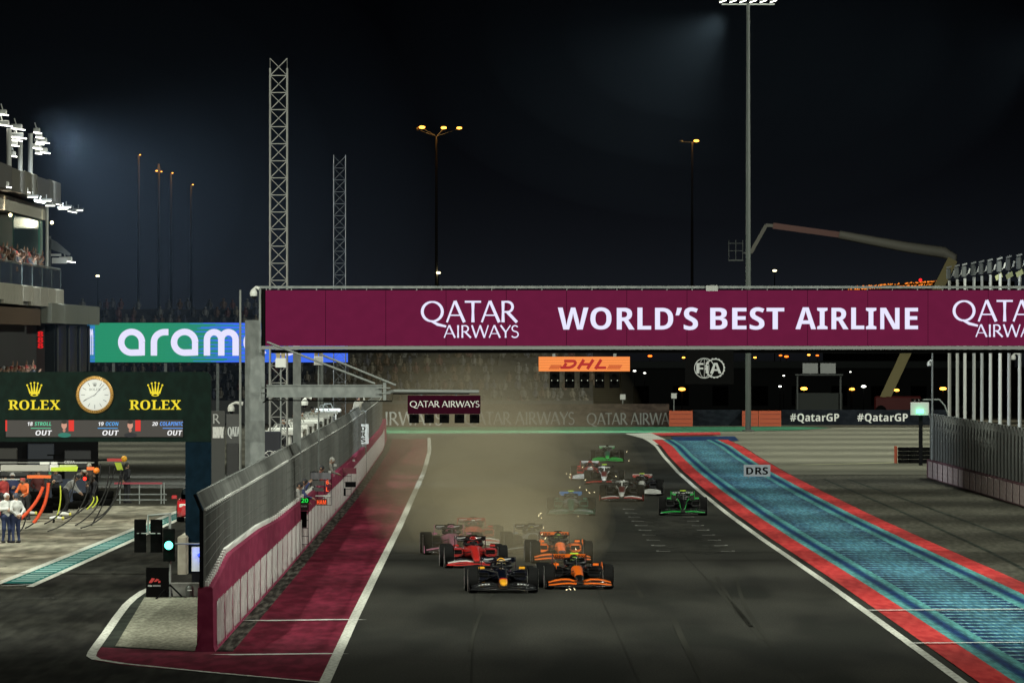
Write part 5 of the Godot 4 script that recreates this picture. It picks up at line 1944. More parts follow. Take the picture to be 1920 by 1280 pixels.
func cars():
	M.tyre = surfaced([[.3, lin(.006, .006, .006)], [.7, lin(.012, .012, .012)]], 100, .05, Vector3(2, 2, 2), .7)
	M.rim = mat(lin(.03, .03, .032), .35, .6)
	M.rim_ring = mat(lin(.45, .46, .47), .25, .8)
	M.tyre_band = mat(lin(.50, .50, .46), .6)
	M.carbon = mat(lin(.007, .007, .008), .4)
	M.carbon.metallic_specular = .3
	var navy = paint(lin(.0025, .0035, .010), .25)
	var black = paint(lin(.006, .006, .007), .25)
	var yellow = paint(lin(.80, .36, .02), .3)
	var orange = paint(lin(.90, .16, .012), .3)
	var red = paint(lin(.42, .018, .015), .3)
	var pink = paint(lin(.45, .15, .25), .3)
	var white = paint(lin(.60, .60, .58), .3)
	var green = paint(lin(.015, .45, .07), .3)
	var darkred = paint(lin(.10, .012, .014), .3)
	var darkgreen = paint(lin(.006, .09, .06), .3)
	var silver = paint(lin(.22, .24, .25), .3)
	var blue = paint(lin(.05, .18, .45), .3)
	var lime = mat(lin(.48, .72, .05), .4)
	var white_ink = mat(lin(.6, .6, .6), .5)
	var black_ink = mat(lin(.01, .01, .01), .5)
	car_meshes()
	var list = [
		[943, 1111.5, .030, "black racing car with a yellow nose leading beside the orange car", {"body": navy, "tip": yellow, "band": red, "flap_mark": white_ink, "nose": navy, "intake": yellow, "plate": black, "wing": black, "flap1": black, "rear": navy, "rear_flap": navy, "mirror": yellow, "mark": white_ink, "helmet": paint(lin(.55, .42, .22)), "who": "driver with a gold and white helmet in the black and yellow car", "halo": black}],
		[1085, 1104.5, .062, "orange and black racing car running beside the black and yellow car", {"body": black, "tip": black, "nose": orange, "tub": black, "airbox": black, "pod": black, "wing": black, "flap0": orange, "flap1": black, "flap2": orange, "plate": black, "rear": black, "rear_flap": orange, "rear_plate": black, "deflector": orange, "words": ["OKX", black_ink], "pod_cam": lime, "mirror": orange, "helmet": paint(lin(.16, .28, .04)), "who": "driver with a lime green helmet in the leading orange car"}],
		[892, 1065, .045, "red racing car chasing close behind the black and yellow car", {"body": red, "wing": red, "flap1": white, "flap2": black, "rear": black, "rear_flap": black, "mark": white_ink, "plate": black, "rear_plate": black, "helmet": red, "who": "driver with a red helmet in the red car behind the leaders", "suit": red}],
		[1053, 1056, .055, "second orange racing car in the dust behind the leading orange car", {"body": black, "tip": black, "nose": orange, "tub": black, "airbox": black, "pod": orange, "wing": black, "flap0": orange, "flap1": black, "flap2": orange, "rear": black, "rear_flap": orange, "words": ["OKX", black_ink], "deflector": orange, "mirror": orange, "helmet": paint(lin(.25, .35, .06)), "who": "driver with a yellow green helmet in the second orange car"}],
		[849, 1040, .035, "pink and dark blue racing car on the pit wall side of the pack", {"body": pink, "nose": pink, "tub": pink, "pod": navy, "wing": black, "flap1": pink, "rear": black, "rear_flap": black, "mark": white_ink, "helmet": pink, "who": "driver with a pink helmet in the pink car"}],
		[890, 1025, .03, "pale red racing car fading into the dust behind the pink car", {"body": red, "nose": red, "wing": white, "flap1": red, "rear": black, "rear_flap": red, "mark": white_ink, "helmet": white, "who": "driver with a white helmet in the red car lost in dust"}],
		[1001, 1039, .04, "silver grey racing car in the dust between the red and orange cars", {"body": silver, "nose": black, "tub": silver, "pod": black, "wing": black, "flap1": silver, "rear": black, "rear_flap": black, "mark": white_ink, "helmet": paint(lin(.5, .42, .1)), "who": "driver with a yellow helmet in the silver grey car"}],
		[1071, 967, .0, "dark green racing car with a blue rear wing at the edge of the dust", {"body": darkgreen, "nose": darkgreen, "tub": silver, "wing": darkgreen, "flap1": silver, "rear": blue, "rear_flap": blue, "rear_plate": black, "pod_cam": lime, "helmet": silver, "who": "driver with a silver helmet in the dark green car"}],
		[1166, 940, -.012, "white and black racing car with red wing flaps in the middle of the pack", {"body": black, "tip": white, "nose": darkred, "stripe": white, "tub": black, "airbox": white, "pod": black, "wing": black, "flap0": red, "flap1": white, "rear": black, "rear_flap": black, "plate": red, "halo": white, "helmet": white, "who": "driver with a white helmet in the foremost white car"}],
		[1203, 929, -.02, "dark blue racing car with a white and red rear wing beside the white car", {"body": navy, "nose": white, "tub": navy, "wing": white, "flap1": white, "rear": red, "rear_flap": white, "mark": red, "pod_cam": lime, "helmet": paint(lin(.45, .45, .5)), "who": "driver with a pale helmet in the dark blue car"}],
		[1133, 909, -.01, "second white racing car half hidden by the foremost white car", {"body": black, "tip": white, "nose": darkred, "stripe": white, "tub": black, "airbox": white, "wing": black, "flap0": red, "rear": black, "rear_flap": black, "halo": white, "pod_cam": lime, "helmet": white, "who": "driver with a white helmet in the second white car"}],
		[1107, 900, .0, "small red and white racing car fading into the dust ahead of the last car", {"body": red, "nose": white, "tub": red, "wing": white, "rear": black, "rear_flap": white, "helmet": red, "who": "driver with a red helmet in the far red and white car"}],
		[1139, 867, .0, "green racing car at the very back of the pack", {"body": black, "tip": green, "nose": darkgreen, "wing": green, "flap1": green, "rear": green, "rear_flap": white, "helmet": paint(lin(.2, .3, .2)), "who": "driver with a grey green helmet in the rearmost green car"}],
		[1281, 966.4, -.01, "bright green and black racing car alone near the right edge line", {"body": black, "tip": black, "nose": black, "stripe": green, "tub": black, "wing": black, "flap0": green, "flap1": black, "flap2": black, "rear": green, "rear_flap": black, "rear_plate": green, "words": ["KICK", white_ink], "mirror": green, "pod_cam": lime, "helmet": paint(lin(.4, .38, .4)), "who": "driver with a grey helmet in the bright green car"}],
	]
	for e in list:
		car(e[0], e[1], e[2], e[3], e[4])
	sparks()

func sparks():
	var m = glow(Color(1.0, .93, .72), 3.0)
	var b := MB.new()
	b.ball(Vector3.ZERO, .012, 6)
	b.tube([Vector3(0, 0, 0), Vector3(.02, .01, -.07)], [.008, .002], 5)
	var mesh = b.done()
	for e in [[1013, 962.5, 560], [1010, 967, 560], [1015, 971, 560], [1016, 1002, 540], [1022, 1010, 540], [1062, 888, 700], [1070, 889.5, 700], [1069, 895.5, 700], [1097, 900, 720], [1087, 914, 690], [1100, 919, 690], [1106, 924, 690], [1115, 923, 690], [1156, 893, 780], [1175, 847, 960], [1179, 864, 940], [1108, 875.5, 850], [1062, 1105.5, 486], [1070, 1105, 486], [1078, 1105.2, 486], [1085, 968.5, 690], [1092, 876, 850], [1019, 990, 560], [983, 1106.5, 482], [1080, 1030, 538]]:
		var p = at(e[0], e[1], e[2])
		var o = part("spark", mesh, m, self, p)
		o.rotation = Vector3(rng.randf(), rng.randf() * TAU, 0)
		tag(o, "tiny glowing spark thrown up by the racing cars", "spark", "sparks among the racing cars")


# ---------- pit lane ----------
func bez(p0, p1, p2, n = 10):
	var o = []
	for i in n + 1:
		var t = float(i) / n
		o.append(p0 * (1 - t) * (1 - t) + p1 * 2 * t * (1 - t) + p2 * t * t)
	return o

func pit_lane_things():
	# pit exit signal
	var d = 472.0
	var base = gd(318, 1120)
	var t = thing("traffic_light", "pit exit traffic light on a silver post showing green", "traffic light", base)
	var P = func(px, py, dz = 0.0): return at(px, py, d) - base + Vector3(0, 0, dz)
	var b := MB.new()
	b.tube([Vector3(0, .02, 0), P.call(318, 961)], .035, 8)
	part("post", b, M.galvanised, t)
	for a in [[292, 1124], [342, 1121], [322, 1118]]:
		b = MB.new()
		b.tube([P.call(318, 1096), gd(a[0], a[1]) - base + Vector3(0, .02, 0)], .025, 6)
		part("leg", b, M.black, t)
	b = MB.new()
	b.bevel_box(P.call(316.5, 1021.5, .12), Vector3(22 * d / F, 61 * d / F, .18), .02)
	var head = part("signal_head", b, M.black, t)
	var c = P.call(316, 1022, .22)
	b = MB.new()
	b.lathe([Vector2(.118, 0), Vector2(.09, .03), Vector2(0, .05)], c, Vector3.BACK, 18)
	part("green_lamp", b, glow(Color(.35, 1.0, .82), 5.0), head)
	b = MB.new()
	b.lathe([Vector2(.125, 0), Vector2(.14, .06), Vector2(.13, .06), Vector2(.115, 0)], c, Vector3.BACK, 18)
	part("lamp_hood", b, M.black, head)
	var om := OmniLight3D.new()
	om.name = "signal_light"
	t.add_child(om)
	om.position = c + Vector3(0, 0, .12)
	om.light_color = Color(.3, 1.0, .75)
	om.light_energy = .25
	om.light_size = .1
	om.shadow_enabled = true
	b = MB.new()
	b.tube([P.call(318, 963), P.call(277, 966), P.call(277, 1001)], .03, 8)
	part("bracket_pipe", b, M.galvanised, t)
	b = MB.new()
	b.tube([P.call(256, 1000), P.call(300, 1000)], .02, 6)
	part("bracket_pipe", b, M.galvanised, t)
	for x in [262.0, 292.5]:
		b = MB.new()
		b.bevel_box(P.call(x, 1004.5, -.14), Vector3(22.5 * d / F, 62 * d / F, .2), .02)
		b.ball(P.call(x, 1000, -.02), .05, 8)
		part("signal_back", b, M.black, t)
	# black board with a red emblem
	var sb = sign_board("notice_board", "black board with a small red emblem beside the pit exit traffic light", 273, 1064, 316, 1119.5, d - 1.5, M.black, "board", "", .25)
	b = MB.new()
	var k = d / F
	b.prism([Vector2(5 * k, 27 * k), Vector2(11 * k, 27 * k), Vector2(17 * k, 35 * k), Vector2(11 * k, 36 * k)], .01, Vector3.ZERO)
	b.prism([Vector2(14 * k, 29 * k), Vector2(19 * k, 29 * k), Vector2(25 * k, 33 * k), Vector2(20 * k, 35 * k)], .012, Vector3.ZERO)
	b.prism([Vector2(23 * k, 27 * k), Vector2(27 * k, 27 * k), Vector2(27 * k, 31 * k), Vector2(23 * k, 31 * k)], .012, Vector3.ZERO)
	part("emblem", b, mat(lin(.5, .03, .03), .5), sb)
	part("lettering", words("FIA", sans_bold, 7 * k, 3 * k, .01), M.white_text, sb, Vector3(4 * k, 20 * k, 0))
	b = MB.new()
	b.box(Vector3(20 * k, 21.5 * k, .004), Vector3(15 * k, 3 * k, .006))
	part("lettering_bar", b, mat(lin(.2, .2, .2), .5), sb)
	# cabinet with its blue lamp
	d = 498.0
	var cab = thing("service_cabinet", "pale service cabinet lit blue at the foot of the green arch", "cabinet", gd(372, 1095))
	var Q = func(px, py, dz = 0.0): return at(px, py, F * H / 455.0) - cab.position + Vector3(0, 0, dz)
	k = F * H / 455.0 / F
	b = MB.new()
	b.bevel_box(Q.call(367.5, 1048, -.2), Vector3(18 * k, 46 * k, .5), .02)
	part("box", b, M.white_paint, cab)
	b = MB.new()
	b.bevel_box(Q.call(381, 1054, 0), Vector3(10 * k, 82 * k, .4), .02)
	part("box", b, M.white_paint, cab)
	b = MB.new()
	b.box(Q.call(367.5, 1083, -.2), Vector3(17 * k, 24 * k, .4))
	part("plinth", b, M.matt_black, cab)
	b = MB.new()
	b.box(Q.call(381.5, 1047, .21), Vector3(4 * k, 13 * k, .01))
	part("slot", b, M.black, cab)
	b = MB.new()
	b.tube([Q.call(328, 1019, .1), Q.call(378, 1019, .1)], .03, 6)
	part("pipe", b, M.galvanised, cab)
	b = MB.new()
	b.ball(Q.call(372, 1040, .12), .045, 10)
	part("blue_lamp", b, glow(Color(.25, .35, 1.0), 2.0), cab)
	om = OmniLight3D.new()
	om.name = "blue_light"
	cab.add_child(om)
	om.position = Q.call(371, 1036, .35)
	om.light_color = Color(.15, .35, 1.0)
	om.light_energy = .12
	om.light_size = .1
	om.shadow_enabled = true
	var bn = thing("litter_bin", "small dark round topped bin beside the cabinet", "bin", gd(355, 1120))
	b = MB.new()
	b.lathe([Vector2(.10, 0), Vector2(.11, .03), Vector2(.11, .24), Vector2(.09, .31), Vector2(.04, .345), Vector2(0, .35)], Vector3.ZERO, Vector3.UP, 16)
	part("body", b, mat(lin(.05, .05, .045), .5), bn)
	b = MB.new()
	b.box(Vector3(0, .2, .112), Vector3(.12, .03, .02))
	part("slot", b, M.white_paint, bn)
	var low := MB.new()
	low.bevel_box(Vector3(0, .19, 0), Vector3(.82, .38, .3), .03)
	var lo = part("low_block", low, M.grey_wall, self, gd(345, 1118.5) + Vector3(0, 0, -1.2))
	tag(lo, "low grey concrete block behind the traffic light and the bin", "block")
	var rb := MB.new()
	rb.bevel_box(Vector3(0, .58, -5), Vector3(.28, 1.16, 10.0), .04)
	lo = part("concrete_barrier", rb, M.pale_wall, self, gd(341, 1077))
	tag(lo, "pale concrete barrier end between the traffic light and the arch pillar", "barrier")
	# overhead service booms
	boom(644.0, 0, 862, 236, "overhead service boom with a red arm and a yellow ball tip", "boom_tip_yellow", [["red", 200, 228], ["ball", 232, 860, lin(.80, .38, .02)]], true)
	boom(622.0, 0, 878, 184, "overhead service boom with pale boxes and an orange tip", "", [["orange", 162, 176], ["ball", 180, 882, lin(.85, .22, .02)]], false)
	boom(604.0, 0, 893.5, 96, "lowest overhead service boom with a pale edge and an orange end", "", [["orange", 50, 95]], false)
	# hoses down to the ground
	var hose = mat(lin(.012, .012, .012), .5)
	var n = 0
	for e in [[[226, 880], [218, 960], [176, 972]], [[205, 870], [204, 950], [140, 985]], [[188, 870], [184, 955], [120, 972]], [[232, 885], [214, 975], [150, 990]], [[142, 880], [136, 960], [82, 982]], [[98, 885], [88, 975], [46, 990]], [[55, 900], [52, 985], [36, 1003]], [[170, 890], [160, 975], [88, 996]], [[215, 876], [196, 950], [170, 985]]]:
		b = MB.new()
		var dd = 640.0 - 4.0 * (n % 4)
		b.tube(bez(at(e[0][0], e[0][1], dd), at(e[1][0], e[1][1], dd), at(e[2][0], minf(e[2][1], 640.0 + F * H / dd - 2.5), dd), 14), .028, 6)
		var o = part("air_hose", b, hose, self)
		tag(o, "black air hose looping from a service boom down to the concrete", "hose", "black air hoses in the pit lane")
		n += 1
	n = 0
	for e in [[[80, 912], [70, 945], [38, 972]], [[90, 905], [88, 950], [62, 980]]]:
		b = MB.new()
		b.tube(bez(at(e[0][0], e[0][1], 612), at(e[1][0], e[1][1], 612), at(e[2][0], e[2][1], 612), 10), .06, 8)
		var o = part("orange_hose", b, mat(lin(.75, .08, .02), .5), self)
		tag(o, ["thick orange hose with the longer slant beside the two crew members", "thick orange hose hanging steeper under the lowest boom"][n], "hose", "orange hoses in the pit lane")
		n += 1
	for e in [[[112, 910], [116, 945], [104, 972]], [[172, 930], [182, 935], [162, 955]], [[180, 930], [186, 940], [172, 952]]]:
		b = MB.new()
		b.tube(bez(at(e[0][0], e[0][1], 660), at(e[1][0], e[1][1], 660), at(e[2][0], e[2][1], 660), 8), .03, 6)
		var o = part("yellow_cable", b, mat(lin(.55, .60, .05), .5), self)
		tag(o, "yellow green cable hanging among the black air hoses", "cable", "yellow cables in the pit lane")
	# hose guns and jacks lying about
	for e in [[118, 960, "white wheel gun lying on the concrete near the yellow cables"], [54, 958, "white wheel gun stand beside the two crew members"], [104, 968, "white wheel gun resting beside coiled hoses"]]:
		var g = thing("wheel_gun", e[2], "tool", gd(e[0], e[1] + 12))
		b = MB.new()
		b.tube([Vector3(-.25, .18, 0), Vector3(.0, .2, 0), Vector3(.22, .18, 0)], [.05, .08, .05], 8)
		part("barrel", b, M.white_paint, g)
		b = MB.new()
		b.tube([Vector3(-.1, 0, 0), Vector3(-.06, .18, 0)], [.05, .04], 6)
		part("grip", b, M.black, g)
		b = MB.new()
		b.lathe([Vector2(.06, 0), Vector2(.07, .08), Vector2(.04, .1)], Vector3(.22, .18, 0), Vector3.RIGHT, 8)
		part("socket", b, mat(lin(.6, .55, .1), .5), g)
	# team banner, equipment racks
	var bb = sign_board("team_banner", "dark navy banner with faint lettering behind the hoses", 92, 898, 160, 945, 735.0, mat(lin(.010, .016, .035), .7), "banner")
	letter_on(bb, words("MARC TEAM", sans_bold, 46 * 735 / F, 7 * 735 / F, .01), mat(lin(.05, .06, .09), .6), 106, 924, 735.0, .002)
	for e in [[0, 880, 55, 925, 700.0, "tall dark equipment rack behind the two crew members", lin(.02, .02, .022)], [58, 876, 90, 925, 705.0, "dark equipment rack beside the navy banner", lin(.015, .016, .02)], [-2, 905, 16, 930, 690, "red tool chest beside the two crew members", lin(.35, .03, .03)]]:
		var a = at(e[0], 0, e[4])
		var g = thing("equipment_rack", e[5], "rack", Vector3(at((e[0] + e[2]) / 2.0, 0, e[4]).x, 0, Z0 - e[4]))
		var w = (e[2] - e[0]) * e[4] / F
		var h = at(0, e[1], e[4]).y
		for q in 4:
			b = MB.new()
			b.bevel_box(Vector3(0, h * (q + .5) / 4.0, 0), Vector3(w, h / 4.0 - .03, .6), .02)
			part("drawer", b, mat(e[6], .5), g)
			b = MB.new()
			b.box(Vector3(0, h * (q + .75) / 4.0, .31), Vector3(w * .5, .02, .02))
			part("handle", b, M.galvanised, g)
		for x in [-.5, .5]:
			b = MB.new()
			b.box(Vector3(x * (w - .05), h / 2, -.05), Vector3(.04, h, .62))
			part("frame", b, M.steel, g)
	var gc = thing("pit_garage", "dark pit garage with hanging equipment behind the service booms", "garage", Vector3(-24.4, 0, Z0 - 765))
	b = MB.new()
	b.box(Vector3(0, 1.5, -1.0), Vector3(11.6, 3.0, 1.0))
	part("wall", b, M.matt_black, gc)
	for q in 7:
		b = MB.new()
		b.bevel_box(Vector3(-5.0 + 1.65 * q, 1.2 + .1 * (q % 3), -.3), Vector3(1.2, 2.0 + .2 * (q % 2), .3), .04)
		part("locker", b, mat([lin(.03, .03, .034), lin(.06, .055, .05), lin(.02, .025, .04)][q % 3], .6), gc)
	b = MB.new()
	b.bar(Vector3(-5.6, 2.95, -.2), Vector3(5.7, 2.95, -.2), .12, .12)
	part("header_rail", b, M.steel, gc)
	# spare tyres stacked for the stops
	var tyr := MB.new()
	tyr.lathe([Vector2(.2, 0), Vector2(.33, 0), Vector2(.36, .05), Vector2(.36, .27), Vector2(.33, .32), Vector2(.2, .32), Vector2(.2, 0)], Vector3.ZERO, Vector3.UP, 18)
	var tyrm = tyr.done()
	var wrap := MB.new()
	wrap.lathe([Vector2(.0, .01), Vector2(.2, .02), Vector2(.2, .30), Vector2(.0, .31)], Vector3.ZERO, Vector3.UP, 14)
	var wrapm = wrap.done()
	n = 0
	for e in [[60, 966, 3, "three high stack of spare tyres behind the orange hoses"], [82, 962, 2, "two high stack of spare tyres beside the thick hoses"], [112, 957, 3, "three high stack of spare tyres before the navy banner"], [150, 952, 2, "two high stack of spare tyres behind the hose loops"], [196, 948, 2, "two high stack of spare tyres next to the guard rail"], [40, 962, 3, "three high stack of spare tyres behind the white jackets"], [130, 955, 1, "single spare tyre lying before the navy banner"]]:
		var st = thing("tyre_stack", e[3], "tyres", gd(e[0], e[1]), 0.0, "spare tyre stacks in the pit lane")
		for q in e[2]:
			part("tyre", tyrm, M.black, st, Vector3(.02 * (q % 2), .325 * q, 0))
			part("wheel_cover", wrapm, M.matt_black, st, Vector3(.02 * (q % 2), .325 * q + .01, 0))
	# guard rail on posts
	var rl = thing("guard_rail", "low guard rail with a red top bar in the pit lane", "rail", gd(265, 944.5))
	for x in [-.95, -.1, .85, .98]:
		b = MB.new()
		b.bar(Vector3(x, 0, 0), Vector3(x, .92, 0), .05, .05)
		part("post", b, M.galvanised, rl)
	b = MB.new()
	b.box(Vector3(-.15, .90, .04), Vector3(2.1, .08, .03))
	part("red_bar", b, mat(lin(.30, .03, .05), .5), rl)
	b = MB.new()
	b.box(Vector3(0, .42, .04), Vector3(2.2, .05, .03))
	b.box(Vector3(0, .18, .04), Vector3(2.2, .05, .03))
	part("rail", b, M.steel, rl)
	# parked red car, mostly behind the arch pillar
	red_car()
	# boards between the arch and the gantry
	for e in [[396, 770, 421, 900, 640.0, "tall grey panel with cropped white lettering behind the arch", lin(.06, .062, .06)], [424, 776, 452, 880, 660.0, "dim grey panel behind the aerial mast", lin(.05, .05, .05)]]:
		var g = thing("backdrop_panel", e[5], "panel", Vector3(at(e[0], 0, e[4]).x, 0, Z0 - e[4]))
		b = MB.new()
		var w = (e[2] - e[0]) * e[4] / F
		var h = at(0, e[1], e[4]).y
		b.box(Vector3(w / 2, h / 2, -.05), Vector3(w, h, .1))
		part("panel", b, mat(e[6], .7), g)
		if e[0] < 400:
			part("lettering", strokes("R", glyphs(), 14 * e[4] / F, 18 * e[4] / F, .01), M.grey_text, g, Vector3(.04, at(0, 794, e[4]).y, 0))
			part("lettering", strokes("RWAY", glyphs(), 20 * e[4] / F, 21 * e[4] / F, .01), M.white_text, g, Vector3(.06, at(0, 821, e[4]).y, 0))
		else:
			part("lettering", strokes("QATA", glyphs(), 22 * e[4] / F, 18 * e[4] / F, .01), M.grey_text, g, Vector3(.06, at(0, 818, e[4]).y, 0))
	# dark equipment stack behind the fence by the gantry foot, and a red capped spectator's bag
	for e in [[424, 830, 448, 905, 600.0, "black flight case stack between arch and gantry column"], [494, 808, 526, 872, 590.0, "dark blue cabin with a wheel emblem beside the gantry column"]]:
		var g = thing("flight_case", e[5], "case", Vector3(at((e[0] + e[2]) / 2.0, 0, e[4]).x, 0, Z0 - e[4]))
		var w = (e[2] - e[0]) * e[4] / F
		var h = at(0, e[1], e[4]).y
		for q in 3:
			b = MB.new()
			b.bevel_box(Vector3(0, h * (q + .5) / 3.0, 0), Vector3(w, h / 3.0 - .02, .6), .03)
			part("case", b, mat(lin(.008, .010, .022) if e[0] > 450 else lin(.008, .008, .009), .5), g)
		if e[0] > 450:
			for cx in [-.08, .16]:
				b = MB.new()
				var path = []
				for q in 17:
					path.append(Vector3(cx + cos(TAU * q / 16) * .2, at(0, 856, e[4]).y + sin(TAU * q / 16) * .2, .32))
				b.tube(path, .014, 5, false)
				for q in 3:
					b.bar(path[q * 3], path[q * 3 + 8], .015, .015)
				part("emblem", b, M.white_text, g)

func boom(d, x0, y, x1, label, _tip, ends, flags):
	var foot = at(x0 - 30, 0, d)
	var t = thing("service_boom", label, "boom", Vector3(foot.x, 0, Z0 - d))
	var o = t.position
	var P = func(px, py, dz = 0.0): return at(px, py, d) - o + Vector3(0, 0, dz)
	var b := MB.new()
	b.bar(Vector3(0, 0, 0), Vector3(0, P.call(0, y).y + .1, 0), .16, .16)
	b.box(Vector3(0, .05, 0), Vector3(.7, .1, .7))
	part("post", b, M.black, t)
	b = MB.new()
	b.bar(P.call(x0 - 30, y), P.call(x1 - 6, y + .5), .09, .07)
	part("arm", b, M.matt_black, t)
	b = MB.new()
	b.bar(P.call(x0 - 30, y + 5, .06), P.call(x1 - 60, y + 5, .06), .02, .025)
	part("edge_strip", b, M.white_paint, t)
	for e in ends:
		b = MB.new()
		if e[0] == "ball":
			b.ball(P.call(e[1], e[2], .02), .12, 12)
			part("tip", b, mat(e[3], .45), t)
		else:
			b.bar(P.call(e[1], y, .02), P.call(e[2], y, .02), .12, .11)
			part("sleeve", b, mat(lin(.6, .03, .03) if e[0] == "red" else lin(.80, .14, .02), .45), t)
	if flags:
		b = MB.new()
		b.prism([Vector2(P.call(214, 0).x, P.call(0, 867).y), Vector2(P.call(226, 0).x, P.call(0, 867).y), Vector2(P.call(230.5, 0).x, P.call(0, 881).y), Vector2(P.call(219, 0).x, P.call(0, 881).y)], .02, Vector3(0, 0, .05))
		part("yellow_plate", b, mat(lin(.46, .60, .02), .5), t)
		b = MB.new()
		b.box(P.call(100, y - 9), Vector3(.5, .05, .2))
		b.bar(P.call(100, y), P.call(100, y - 9), .04, .04)
		part("sensor", b, M.black, t)
	elif y < 885.0:
		for e in [[0, 92, lin(.30, .30, .28)], [92, 110, lin(.60, .60, .6)], [110, 144, lin(.45, .52, .22)]]:
			b = MB.new()
			b.bevel_box((P.call(e[0], y, .1) + P.call(e[1], y, .1)) / 2.0 + Vector3(0, .02, 0), Vector3((e[1] - e[0]) * d / F - .02, .22, .25), .02)
			part("box", b, mat(e[2], .5), t)
		b = MB.new()
		b.prism([Vector2(P.call(95, 0).x, P.call(0, 876).y), Vector2(P.call(146, 0).x, P.call(0, 874).y), Vector2(P.call(144, 0).x, P.call(0, 883).y), Vector2(P.call(95, 0).x, P.call(0, 883).y)], .02, Vector3(0, 0, .24))
		part("yellow_plate", b, mat(lin(.42, .55, .03), .5), t)
		for q in [[74, 92], [95, 107]]:
			b = MB.new()
			b.box((P.call(q[0], 868, .12) + P.call(q[1], 868, .12)) / 2.0, Vector3((q[1] - q[0]) * d / F, .09, .06))
			part("name_plate", b, M.white_paint, t)
		b = MB.new()
		b.ball(P.call(158.5, 897, .2), .07, 10)
		part("red_lamp", b, glow(Color(1.0, .16, .1), 3.0), t)
		part("lettering", words("CEVA", sans_bold, 20 * d / F, 5 * d / F, .01), M.grey_text, t, P.call(120, 868.5, .16))
		part("lettering", words("LOGISTICS", sans_bold, 20 * d / F, 2.5 * d / F, .01), M.grey_text, t, P.call(142, 868.5, .16))

func red_car():
	var t = thing("parked_car", "red safety car parked in the pit lane behind the arch pillar", "car", gd(376, 979))
	t.translate(Vector3(0, 0, -2.0))
	var red = paint(lin(.40, .015, .02), .25)
	var sec = func(z, w, y0, y1, top):
		var o = []
		for q in [[-.5, y0], [-.5, y0 + .25], [-.49, y1 - .05], [-.42, y1], [.42, y1], [.49, y1 - .05], [.5, y0 + .25], [.5, y0]]:
			o.append(Vector3(q[0] * w, q[1], z))
		return o
	var b := MB.new()
	b.group = 1
	b.loft([sec.call(2.25, 1.5, .3, .62, 0), sec.call(2.1, 1.8, .22, .74, 0), sec.call(1.4, 1.92, .2, .86, 0), sec.call(.6, 1.92, .2, .92, 0), sec.call(-1.4, 1.92, .2, .95, 0), sec.call(-2.1, 1.84, .25, .9, 0), sec.call(-2.3, 1.6, .35, .8, 0)])
	part("body", b, red, t)
	b = MB.new()
	b.loft([sec.call(.95, 1.6, .86, .93, 0), sec.call(.25, 1.5, .86, 1.32, 0), sec.call(-.7, 1.48, .86, 1.36, 0), sec.call(-1.75, 1.5, .86, 1.0, 0)])
	part("cabin_glass", b, M.glass_dark, t)
	b = MB.new()
	b.bevel_box(Vector3(0, 1.36, -.3), Vector3(1.2, .05, 1.1), .02)
	part("roof", b, red, t)
	b = MB.new()
	b.bevel_box(Vector3(0, 1.43, -.2), Vector3(1.0, .1, .25), .03)
	part("light_bar", b, mat(lin(.6, .25, .02), .3), t)
	for x in [-.78, .78]:
		for z in [1.45, -1.45]:
			var w := Node3D.new()
			w.name = "wheel"
			t.add_child(w, true)
			w.position = Vector3(x * 1.08, .34, z)
			var wb := MB.new()
			wb.lathe([Vector2(.23, -.12), Vector2(.33, -.12), Vector2(.34, -.09), Vector2(.34, .09), Vector2(.33, .12), Vector2(.23, .12)], Vector3.ZERO, Vector3.RIGHT, 20)
			part("tyre", wb, M.tyre, w)
			wb = MB.new()
			wb.lathe([Vector2(0, .1), Vector2(.23, .11)], Vector3.ZERO, Vector3.RIGHT if x > 0 else Vector3.LEFT, 16)
			part("rim", wb, M.rim_ring, w)
		b = MB.new()
		b.bevel_box(Vector3(x * .86, .66, 2.13), Vector3(.34, .12, .14), .03)
		part("headlight", b, M.white_paint, t)
		b = MB.new()
		b.bevel_box(Vector3(x * 1.36, .98, .75), Vector3(.22, .13, .1), .03)
		part("mirror", b, red, t)
	b = MB.new()
	b.box(Vector3(0, .42, 2.24), Vector3(1.0, .2, .04))
	part("grille", b, M.black, t)


